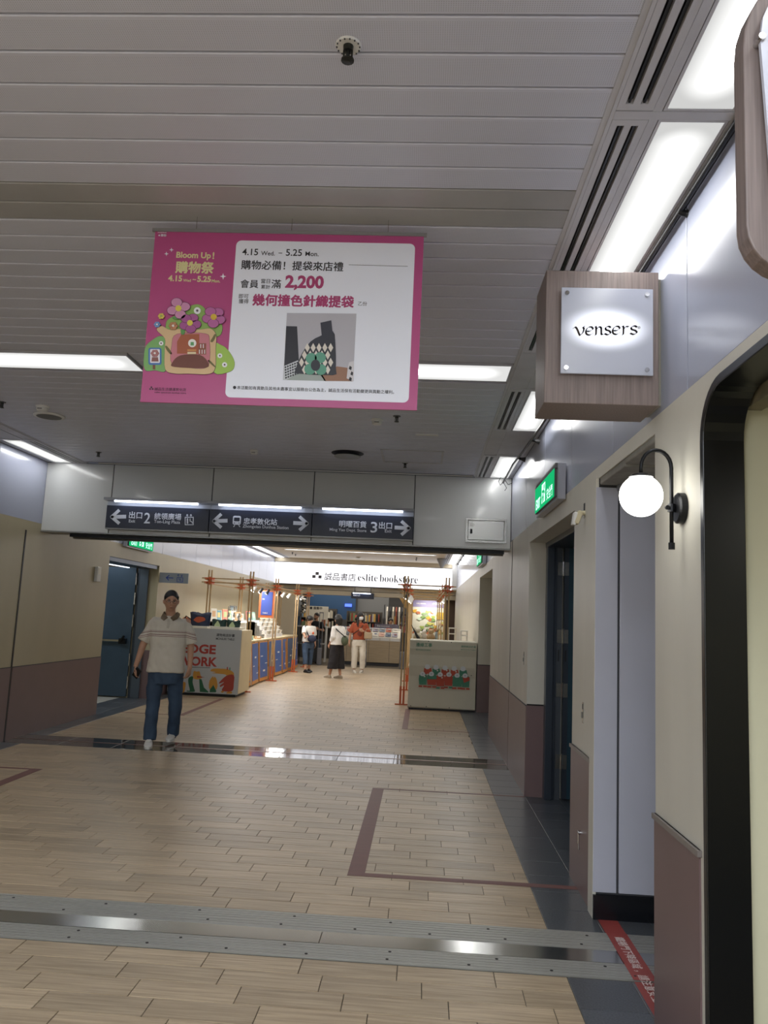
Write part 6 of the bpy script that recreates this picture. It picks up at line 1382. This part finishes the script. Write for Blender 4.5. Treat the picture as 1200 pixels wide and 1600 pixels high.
man = person('man in striped cream polo shirt and jeans walking towards the viewer', (-2.815, 8.70, 0), math.radians(9), 1.0)
MH = HM((.0, -.03, 1.556), math.radians(13), math.radians(3), 1.0)
b = MB(); head_mesh(b, MH); limb(b, [(0, .005, 1.33), (0, -.005, 1.42), (0, -.02, 1.49)], [.064, .056, .054])
loft(b, [(.80, 0, 0, .14, .10), (1.0, 0, 0, .15, .10), (1.25, 0, 0, .17, .105), (1.36, 0, 0, .15, .085), (1.40, 0, .005, .08, .06)])
limb(b, [(-.175, 0, 1.335), (-.27, -.01, 1.08), (-.315, -.06, .865)], [.05, .040, .027]); limb(b, [(.175, 0, 1.335), (.245, .03, 1.075), (.255, -.005, .86)], [.05, .040, .027])
hand(b, (-.318, -.063, .855), (-.05, -.10, -1), (.25, -1, .1), -.75); hand(b, (.256, -.008, .85), (-.05, -.12, -1), (-.2, -1, .1), .95)
limb(b, [(-.09, 0, .86), (-.105, -.02, .46), (-.10, -.10, .10)], [.085, .055, .042]); limb(b, [(.09, 0, .86), (.115, .05, .47), (.10, .20, .13)], [.085, .055, .042])
remesh(b, 'body', skin_m, man, .0048, smooth=3)
face(MH, man, hair_m, glasses=True)
b = MB(); b.ball((0, 0, 0), 1, 26, 18, (.0805, .096, .092)); b.v = [tuple(MH @ (Vector(p) + Vector((0, .0225, .047)))) for p in b.v]
for q in (-1, 1): b.tube([MH @ Vector((q * .070, -.022, .07)), MH @ Vector((q * .0725, -.012, .03))], [.012, .006], 8)
for q in range(0): x = -.048 + .012 * q; b.tube([MH @ Vector((x, -.035, .120)), MH @ Vector((x * 1.1 + .004, -.062, .104)), MH @ Vector((x * 1.12 + .010, -.073, .092 - .10 * x + .004 * (q % 2)))], [.012, .008, .003], 6)
remesh(b, 'hair', hair_m, man, .005, smooth=2)
polo = band_mat('polo_knit', '#c9c1b2', [(1.225, 1.233), (1.195, 1.203), (1.178, 1.184), (1.240, 1.243)], '#84625f', .25)
b = MB()
loft(b, [(.785, -.005, -.005, .205, .135), (.80, -.005, -.005, .207, .137), (.92, -.005, -.01, .196, .135), (1.05, 0, -.01, .194, .130), (1.20, 0, -.008, .202, .128), (1.30, 0, 0, .205, .118), (1.345, 0, 0, .19, .105), (1.38, 0, .0, .13, .085), (1.405, 0, .0, .085, .070)], e=2.6)
limb(b, [(-.160, 0, 1.325), (-.222, -.005, 1.22), (-.272, -.01, 1.115)], [.066, .066, .068], 16, True); limb(b, [(.160, 0, 1.325), (.215, .012, 1.22), (.252, .024, 1.11)], [.066, .066, .067], 16, True)
sh_ = remesh(b, 'polo_shirt', polo, man, .008, smooth=6)
colm = mat('collar_taupe', '#75644f', rough=.8)
b = MB()
for q in (-1, 1):
    vs = [(q * .072, .05, 1.455), (q * .075, -.01, 1.45), (q * .055, -.060, 1.425), (q * .012, -.092, 1.385), (q * .052, -.122, 1.352), (q * .092, -.085, 1.375), (q * .098, 0, 1.405), (q * .085, .06, 1.42)]
    vs2 = [(x * .93, y_ * .95 + .003, z) for x, y_, z in vs]; f = [(0, 1, 6, 7), (1, 2, 5, 6), (2, 3, 4, 5)]
    if q > 0: f = [g[::-1] for g in f]
    b.add(vs + vs2, f + [tuple(i + 8 for i in g)[::-1] for g in f] + [(3, 4, 12, 11), (4, 5, 13, 12), (5, 6, 14, 13)])
b.tube([(-.085, .055, 1.42), (0, .088, 1.43), (.085, .055, 1.42)], .022, 8)
plain(b, 'collar', colm, man)
MB_ = MB(); MB_.box(-.012, .012, -.130, -.122, 1.27, 1.37); plain(MB_, 'placket', mat('placket_cream', '#b9b1a2', rough=.8), man, False)
def cuff(t, pts, r, c):
    b = MB(); b.tube(pts, r, 20); return plain(b, 'sleeve_cuff', c, t)
jeans = mat('blue_jeans', '#36475c', rough=.85, var=.22, vs=5, bump=.25, bs=18)
b = MB(); loft(b, [(.66, 0, 0, .16, .115), (.74, 0, 0, .180, .125), (.86, 0, 0, .178, .122), (.92, 0, 0, .165, .112)])
limb(b, [(-.092, 0, .80), (-.108, -.012, .62), (-.112, -.02, .45), (-.108, -.06, .27), (-.104, -.095, .065)], [.096, .088, .075, .070, .070], 16, True); limb(b, [(.092, 0, .80), (.112, .02, .62), (.118, .05, .46), (.112, .12, .28), (.102, .20, .085)], [.096, .086, .074, .068, .066], 16, True)
remesh(b, 'jeans', jeans, man, .008, smooth=5)
sneak = mat('white_sneaker', '#cfccc6', rough=.5); sol = mat('sneaker_sole', '#dcdad2', rough=.5)
for c, yw, tp in (((-.105, -.10, .001), .12, 0), ((.098, .215, .03), -.1, -.0)):
    o, Mx = shoe(man, c, yw, sneak, sol, tp)
    for q in (-1, 1):
        b = MB(); b.tube([Mx @ Vector((q * .044, -.10, .035)), Mx @ Vector((q * .043, -.055, .03)), Mx @ Vector((q * .036, .01, .055))], [.003, .006, .003], 6); plain(b, 'side_swoosh', blk, o)
    b = MB()
    for k in range(4): b.tube([Mx @ Vector((-.022, -.04 - .022 * k, .084 - .007 * k)), Mx @ Vector((.022, -.04 - .022 * k, .084 - .007 * k))], .004, 6)
    plain(b, 'laces', sol, o)
ph = thing('mobile_phone', 'black mobile phone in the walking man\'s hand', 'phone', (-3.09, 8.55, .72))
b = MB(); b.obox((-3.088, 8.548, .775), (.075, .012, .135), Matrix.Rotation(.65, 3, 'Y') @ Matrix.Rotation(.5, 3, 'X')); b.build('phone_case', blk, ph, bevel=.004)

# --- woman with white T-shirt, short hair, reaching to the stall
def basic_legs(b, hip, Ls, rs):
    for q, L_ in zip((-1, 1), Ls): limb(b, [(q * hip, 0, .86)] + L_, rs)
w0 = person('woman in white T-shirt with orange print reaching towards the left stall', (-2.93, 20.45, 0), math.radians(38), .92)
H0 = HM((-.02, -.04, 1.455), math.radians(28), math.radians(12), .97)
b = MB(); head_mesh(b, H0, .95); limb(b, [(0, .0, 1.24), (-.01, -.015, 1.38)], [.058, .05]); loft(b, [(.8, 0, 0, .13, .09), (1.1, 0, 0, .14, .1), (1.27, 0, 0, .12, .07)])
limb(b, [(-.15, 0, 1.24), (-.24, -.14, 1.06), (-.30, -.33, .98)], [.046, .036, .025]); limb(b, [(.15, 0, 1.24), (.20, .02, 1.0), (.20, -.03, .80)], [.046, .036, .025])
hand(b, (-.302, -.335, .98), (-.3, -1, -.15), (.6, 0, .8), .5, .92); hand(b, (.20, -.035, .79), (0, -.1, -1), (-.1, -1, 0), .7, .92)
limb(b, [(-.09, 0, .8), (-.13, -.10, .44), (-.14, -.16, .10)], [.08, .05, .036]); limb(b, [(.09, 0, .8), (.10, .02, .42), (.10, .06, .10)], [.08, .05, .036])
remesh(b, 'body', skin_m, w0, .007, smooth=2); face(H0, w0, hair_m)
b = MB(); b.ball((0, 0, 0), 1, 22, 16, (.087, .102, .10)); b.v = [tuple(H0 @ (Vector(p) + Vector((0, .010, .034)))) for p in b.v]; b.ball(H0 @ Vector((0, .07, -.02)), .055, 12, 8); remesh(b, 'hair', hair_m, w0, .008, smooth=2)
tee = mat('white_tee', '#dbd8d2', rough=.8, bump=.2, bs=14); b = MB()
loft(b, [(.84, 0, 0, .185, .13), (1.0, 0, -.005, .18, .13), (1.15, 0, 0, .185, .125), (1.24, 0, 0, .17, .105), (1.29, 0, 0, .10, .075)]); limb(b, [(-.15, 0, 1.22), (-.20, -.08, 1.13), (-.225, -.12, 1.07)], [.068, .068, .068], 14, True); limb(b, [(.15, 0, 1.22), (.185, .01, 1.10), (.20, .015, 1.02)], [.068, .070, .07], 14, True)
remesh(b, 'tee_shirt', tee, w0, .009, smooth=5)
om = mat('print_orange', '#d4623a', rough=.6)
for c, r in (((.06, -.14, 1.09), .035), ((-.06, -.14, .98), .05), ((-.06, -.14, .90), .03)): b = MB(); b.ball(c, r, 12, 8, (1, .25, 1.1)); plain(b, 'shirt_print', om, w0)
b = MB(); loft(b, [(.66, 0, 0, .15, .11), (.78, 0, 0, .165, .12), (.87, 0, 0, .15, .11)]); limb(b, [(-.09, 0, .76), (-.13, -.09, .46), (-.14, -.15, .22)], [.095, .078, .068], 14, True); limb(b, [(.09, 0, .76), (.10, .02, .44), (.10, .05, .20)], [.095, .078, .068], 14, True); remesh(b, 'jeans', jeans, w0, .009, smooth=4)
for c, yw in (((-.14, -.17, 0), .3), ((.10, .06, 0), -.1)): shoe(w0, c, yw, blk, blk)
nb = mat('navy_bag_cloth', '#1f2740', rough=.7)
bg = thing('crossbody_bag', 'navy crossbody bag of the woman in white T-shirt', 'bag', (-2.85, 20.3, .8)); b = MB(); b.ball((-2.82, 20.30, .86), .115, 14, 10, (1, .5, .85)); b.build('bag_body', nb, bg, smooth=True)
b = MB(); b.tube([(-2.90, 20.30, .92), (-2.97, 20.28, 1.05), (-3.02, 20.33, 1.17), (-3.0, 20.47, 1.19), (-2.86, 20.50, 1.02), (-2.78, 20.40, .92)], .013, 8); b.build('strap', nb, bg, smooth=True)

# --- woman with white blouse and wide black trousers, seen from behind-left
w1 = person('woman in white blouse and wide black trousers, back half turned', (-2.0, 18.88, 0), math.radians(-128), .955)
H1 = HM((0, -.03, 1.46), math.radians(0), math.radians(4), .97)
b = MB(); head_mesh(b, H1, .95); limb(b, [(0, .0, 1.24), (0, -.015, 1.38)], [.055, .048]); loft(b, [(.8, 0, 0, .13, .09), (1.1, 0, 0, .14, .1), (1.27, 0, 0, .12, .07)])
limb(b, [(-.15, 0, 1.24), (-.20, .02, 1.0), (-.12, -.14, .86)], [.046, .036, .025]); limb(b, [(.15, 0, 1.24), (.20, .03, 1.0), (.16, -.12, .84)], [.046, .036, .025])
hand(b, (-.12, -.145, .855), (.3, -.6, -.6), (0, -.6, .8), .6, .9); hand(b, (.16, -.125, .835), (-.1, -.4, -.9), (-.3, -.8, .4), .7, .9)
limb(b, [(-.09, 0, .8), (-.10, -.02, .42), (-.10, .05, .10)], [.08, .05, .034]); limb(b, [(.09, 0, .8), (.10, -.05, .42), (.10, -.12, .10)], [.08, .05, .034])
remesh(b, 'body', skin_m, w1, .007, smooth=2); face(H1, w1, hair_m)
b = MB(); b.ball((0, 0, 0), 1, 22, 16, (.088, .104, .104)); b.v = [tuple(H1 @ (Vector(p) + Vector((0, .012, .034)))) for p in b.v]; limb(b, [H1 @ Vector((0, .055, -.0)), H1 @ Vector((0, .06, -.10))], [.085, .07]); limb(b, [H1 @ Vector((-.06, .02, 0)), H1 @ Vector((-.058, .01, -.10))], [.035, .025]); limb(b, [H1 @ Vector((.06, .02, 0)), H1 @ Vector((.058, .01, -.10))], [.035, .025]); remesh(b, 'hair', hair_m, w1, .008, smooth=2)
blo = mat('white_blouse', '#e0deda', rough=.8, bump=.25, bs=12); b = MB()
loft(b, [(.83, 0, 0, .20, .15), (.95, 0, 0, .195, .145), (1.12, 0, 0, .185, .13), (1.23, 0, 0, .17, .105), (1.30, 0, 0, .09, .072)]); limb(b, [(-.15, 0, 1.22), (-.20, .02, 1.03), (-.17, -.07, .93)], [.072, .072, .055], 14, True); limb(b, [(.15, 0, 1.22), (.20, .03, 1.03), (.18, -.05, .92)], [.072, .074, .058], 14, True); remesh(b, 'blouse', blo, w1, .009, smooth=5)
tr = mat('black_trousers', '#1c191c', rough=.85, bump=.2, bs=10); b = MB(); loft(b, [(.24, -.11, 0, .13, .13), (.5, -.10, 0, .115, .12), (.80, -.07, 0, .11, .115), (.88, -.06, 0, .10, .105)]); loft(b, [(.24, .11, -.02, .13, .13), (.5, .10, -.01, .115, .12), (.80, .07, 0, .11, .115), (.88, .06, 0, .10, .105)]); remesh(b, 'wide_trousers', tr, w1, .009, smooth=5)
sk = mat('beige_shoe', '#9c8f7c', rough=.6)
for c, yw in (((-.10, .06, 0), .2), ((.10, -.13, 0), -.1)): shoe(w1, c, yw, sk, sk)
ol = mat('olive_bag_cloth', '#4c5640', rough=.7)
bg = thing('shoulder_bag', 'olive green shoulder bag with black strap on the woman in white blouse', 'bag', (-1.78, 18.85, .8)); b = MB(); b.ball((-1.82, 18.78, .90), .11, 14, 10, (.75, .8, 1.1)); b.build('bag_body', ol, bg, smooth=True)
b = MB(); b.tube([(-1.80, 18.72, .98), (-1.90, 18.71, 1.06), (-2.04, 18.72, 1.17), (-2.08, 18.82, 1.23), (-2.06, 18.95, 1.20)], .013, 8); b.build('strap', blk, bg, smooth=True)

# --- woman in rust-coloured top, long hair, mask, cream trousers
w2 = person('woman in rust T-shirt and cream trousers wearing a white mask', (-1.67, 21.15, 0), math.radians(12), 1.0)
H2 = HM((.01, -.03, 1.48), math.radians(20), math.radians(2), .97)
b = MB(); head_mesh(b, H2, .95); limb(b, [(0, .0, 1.27), (0, -.015, 1.40)], [.055, .048]); loft(b, [(.85, 0, 0, .13, .09), (1.1, 0, 0, .14, .1), (1.29, 0, 0, .12, .07)])
limb(b, [(-.16, 0, 1.26), (-.24, .0, 1.02), (-.26, -.02, .80)], [.046, .036, .025]); limb(b, [(.16, 0, 1.26), (.24, -.03, 1.04), (.08, -.19, 1.10)], [.046, .036, .025])
hand(b, (-.262, -.022, .79), (0, -.1, -1), (.2, -1, 0), -.6, .9); hand(b, (.078, -.192, 1.10), (-1, -.1, .35), (0, -.3, 1), .6, .9)
limb(b, [(-.09, 0, .82), (-.095, 0, .45), (-.10, .0, .10)], [.08, .05, .036]); limb(b, [(.09, 0, .82), (.11, -.06, .45), (.12, .0, .10)], [.08, .05, .036])
remesh(b, 'body', skin_m, w2, .007, smooth=2); face(H2, w2, hair_m, mask=True)
b = MB(); b.ball((0, 0, 0), 1, 22, 16, (.087, .102, .10)); b.v = [tuple(H2 @ (Vector(p) + Vector((0, .013, .034)))) for p in b.v]
for q in (-1, 1): limb(b, [H2 @ Vector((q * .066, .0, .03)), H2 @ Vector((q * .078, -.005, -.08)), H2 @ Vector((q * .088, -.035, -.20)), H2 @ Vector((q * .085, -.055, -.29))], [.032, .034, .032, .018])
limb(b, [H2 @ Vector((0, .06, .0)), H2 @ Vector((0, .075, -.15)), H2 @ Vector((0, .09, -.27))], [.08, .08, .05]); remesh(b, 'hair', hair_m, w2, .008, smooth=2)
rust = mat('rust_tee', '#9a4a2e', rough=.85, bump=.2, bs=14); b = MB()
loft(b, [(.87, 0, 0, .17, .12), (1.0, 0, 0, .175, .125), (1.15, 0, 0, .185, .122), (1.26, 0, 0, .175, .105), (1.32, 0, 0, .09, .07)]); limb(b, [(-.16, 0, 1.25), (-.215, 0, 1.12), (-.24, 0, 1.05)], [.068, .072, .074], 14, True); limb(b, [(.16, 0, 1.25), (.22, -.01, 1.12), (.24, -.03, 1.06)], [.068, .072, .072], 14, True); remesh(b, 'rust_shirt', rust, w2, .009, smooth=5)
b = MB(); b.ball((0, -.115, 1.02), .07, 12, 8, (1, .25, 1)); plain(b, 'shirt_print', mat('rust_dark', '#6e3226', rough=.8), w2)
crt = mat('cream_trousers', '#cfc8ba', rough=.8, bump=.25, bs=10); b = MB(); loft(b, [(.70, 0, 0, .16, .115), (.82, 0, 0, .168, .118), (.93, 0, 0, .145, .10)]); limb(b, [(-.09, 0, .80), (-.10, -.01, .46), (-.10, .0, .11)], [.098, .085, .072], 14, True); limb(b, [(.09, 0, .80), (.115, -.05, .46), (.12, .0, .11)], [.098, .085, .072], 14, True); remesh(b, 'cream_trousers', crt, w2, .009, smooth=4)
for c, yw in (((-.10, -.0, 0), .1), ((.12, -.0, 0), -.35)): shoe(w2, c, yw, mat('cream_shoe', '#b5aea2', rough=.6), sol)
bg = thing('handbag', 'beige handbag in the arm crook of the woman in rust top', 'bag', (-1.47, 21.0, .9)); b = MB(); b.box(-1.52, -1.31, 20.92, 21.02, .90, 1.08); b.build('bag_body', mat('beige_bag', '#a8957a', rough=.7, bump=.3, bs=60), bg, bevel=.025); b = MB(); b.tube([(-1.50, 20.97, 1.07), (-1.47, 20.97, 1.16), (-1.37, 20.97, 1.16), (-1.33, 20.97, 1.07)], .008, 6); b.build('handle', mat('beige_bag', '#a8957a'), bg)
b = MB(); b.tube([(-1.85, 21.05, 1.0), (-1.74, 21.01, 1.08), (-1.60, 21.02, 1.20), (-1.56, 21.12, 1.30)], .01, 6); b.build('strap', blk, bg)

# --- staff man with crossed arms
s0 = person('bearded man in black T-shirt with crossed arms inside the bookshop', (-3.28, 24.4, 0), math.radians(-12), .93)
H3 = HM((0, -.03, 1.53), math.radians(-15), 0, 1.0)
b = MB(); head_mesh(b, H3); limb(b, [(0, 0, 1.3), (0, -.01, 1.44)], [.064, .058]); loft(b, [(.82, 0, 0, .14, .10), (1.1, 0, 0, .16, .11), (1.34, 0, 0, .13, .08)])
limb(b, [(-.18, 0, 1.31), (-.27, -.04, 1.08), (.03, -.21, 1.12)], [.055, .045, .03]); limb(b, [(.18, 0, 1.31), (.27, -.04, 1.08), (-.05, -.20, 1.15)], [.055, .045, .03]); hand(b, (.04, -.215, 1.12), (1, .1, .1), (0, 0, 1), .6); hand(b, (-.06, -.20, 1.15), (-1, .1, .1), (0, 0, 1), -.6)
limb(b, [(-.09, 0, .82), (-.11, 0, .45), (-.11, 0, .1)], [.09, .055, .04]); limb(b, [(.09, 0, .82), (.11, 0, .45), (.11, 0, .1)], [.09, .055, .04]); remesh(b, 'body', skin_m, s0, .008, smooth=2); face(H3, s0, hair_m)
b = MB(); b.ball((0, 0, 0), 1, 20, 14, (.083, .10, .10)); b.v = [tuple(H3 @ (Vector(p) + Vector((0, .02, .036)))) for p in b.v]; remesh(b, 'hair', hair_m, s0, .008, smooth=2)
b = MB(); limb(b, [H3 @ Vector((-.045, -.06, -.075)), H3 @ Vector((0, -.082, -.092)), H3 @ Vector((.045, -.06, -.075))], [.016, .02, .016]); remesh(b, 'beard', hair_m, s0, .006)
bt = mat('black_tee', '#17191f', rough=.85); b = MB(); loft(b, [(.80, 0, 0, .19, .14), (1.0, 0, 0, .195, .14), (1.2, 0, 0, .20, .13), (1.31, 0, 0, .185, .11), (1.38, 0, 0, .09, .07)]); limb(b, [(-.18, 0, 1.3), (-.245, -.025, 1.15)], [.075, .078], 14, True); limb(b, [(.18, 0, 1.3), (.245, -.025, 1.15)], [.075, .078], 14, True); remesh(b, 'black_shirt', bt, s0, .01, smooth=4)
b = MB(); loft(b, [(.68, 0, 0, .16, .12), (.84, 0, 0, .17, .12)]); limb(b, [(-.09, 0, .78), (-.11, 0, .45), (-.11, 0, .1)], [.098, .085, .075], 14, True); limb(b, [(.09, 0, .78), (.11, 0, .45), (.11, 0, .1)], [.098, .085, .075], 14, True); remesh(b, 'jeans', jeans, s0, .01, smooth=4)
for q in (-1, 1): shoe(s0, (q * .11, 0, 0), 0, blk, blk)
# --- two more people deep in the shop
def bust(label, x, y, z, c, yaw, bow=0.):
    t = person(label, (x, y, 0), yaw, 1.0); Hh = HM((0, -.03 - .25 * bow, z - .12 - .1 * bow), 0, bow, .95); b = MB(); head_mesh(b, Hh); limb(b, [(0, 0, z - .34), (0, -.02 - .2 * bow, z - .2 - .06 * bow)], [.06, .054])
    sz = z - .3; limb(b, [(-.17, 0, sz), (-.23, -.05, sz - .25), (-.12, -.2, sz - .32)], [.05, .042, .028]); limb(b, [(.17, 0, sz), (.23, -.05, sz - .25), (.12, -.2, sz - .32)], [.05, .042, .028]); hand(b, (-.12, -.2, sz - .32), (.3, -1, 0), (.9, .2, .3), .5); hand(b, (.12, -.2, sz - .32), (-.3, -1, 0), (-.9, .2, .3), -.5)
    limb(b, [(-.1, 0, .85), (-.1, 0, .45), (-.1, 0, .08)], [.09, .06, .045]); limb(b, [(.1, 0, .85), (.1, 0, .45), (.1, 0, .08)], [.09, .06, .045]); loft(b, [(.8, 0, 0, .14, .1), (sz, 0, 0, .15, .1)]); remesh(b, 'body', skin_m, t, .009, smooth=2); face(Hh, t, hair_m)
    b = MB(); b.ball((0, 0, 0), 1, 20, 14, (.084, .102, .10)); b.v = [tuple(Hh @ (Vector(p) + Vector((0, .022, .034)))) for p in b.v]; remesh(b, 'hair', hair_m, t, .009, smooth=2)
    b = MB(); loft(b, [(.78, 0, 0, .18, .13), (sz - .15, 0, 0, .19, .13), (sz, 0, 0, .18, .11), (sz + .07, 0, -.01, .08, .07)]); limb(b, [(-.17, 0, sz - .01), (-.22, -.04, sz - .2)], [.07, .07], 14, True); limb(b, [(.17, 0, sz - .01), (.22, -.04, sz - .2)], [.07, .07], 14, True); remesh(b, 'shirt', mat('shirt_' + c[1:], c, rough=.8), t, .01, smooth=4)
    b = MB(); loft(b, [(.7, 0, 0, .16, .12), (.84, 0, 0, .17, .12)]); limb(b, [(-.1, 0, .78), (-.1, 0, .1)], [.095, .075], 14, True); limb(b, [(.1, 0, .78), (.1, 0, .1)], [.095, .075], 14, True); remesh(b, 'trousers', bt, t, .011, smooth=3)
    for q in (-1, 1): shoe(t, (q * .1, 0, 0), 0, blk, blk)
bust('shop clerk with black hair and white shirt behind the book counter', -1.02, 25.5, 1.50, '#d2cdc4', .1, .25)
bust('person in navy jacket browsing behind the woman in white blouse', -2.0, 25.5, 1.50, '#1f2c4a', -1.9, .3)
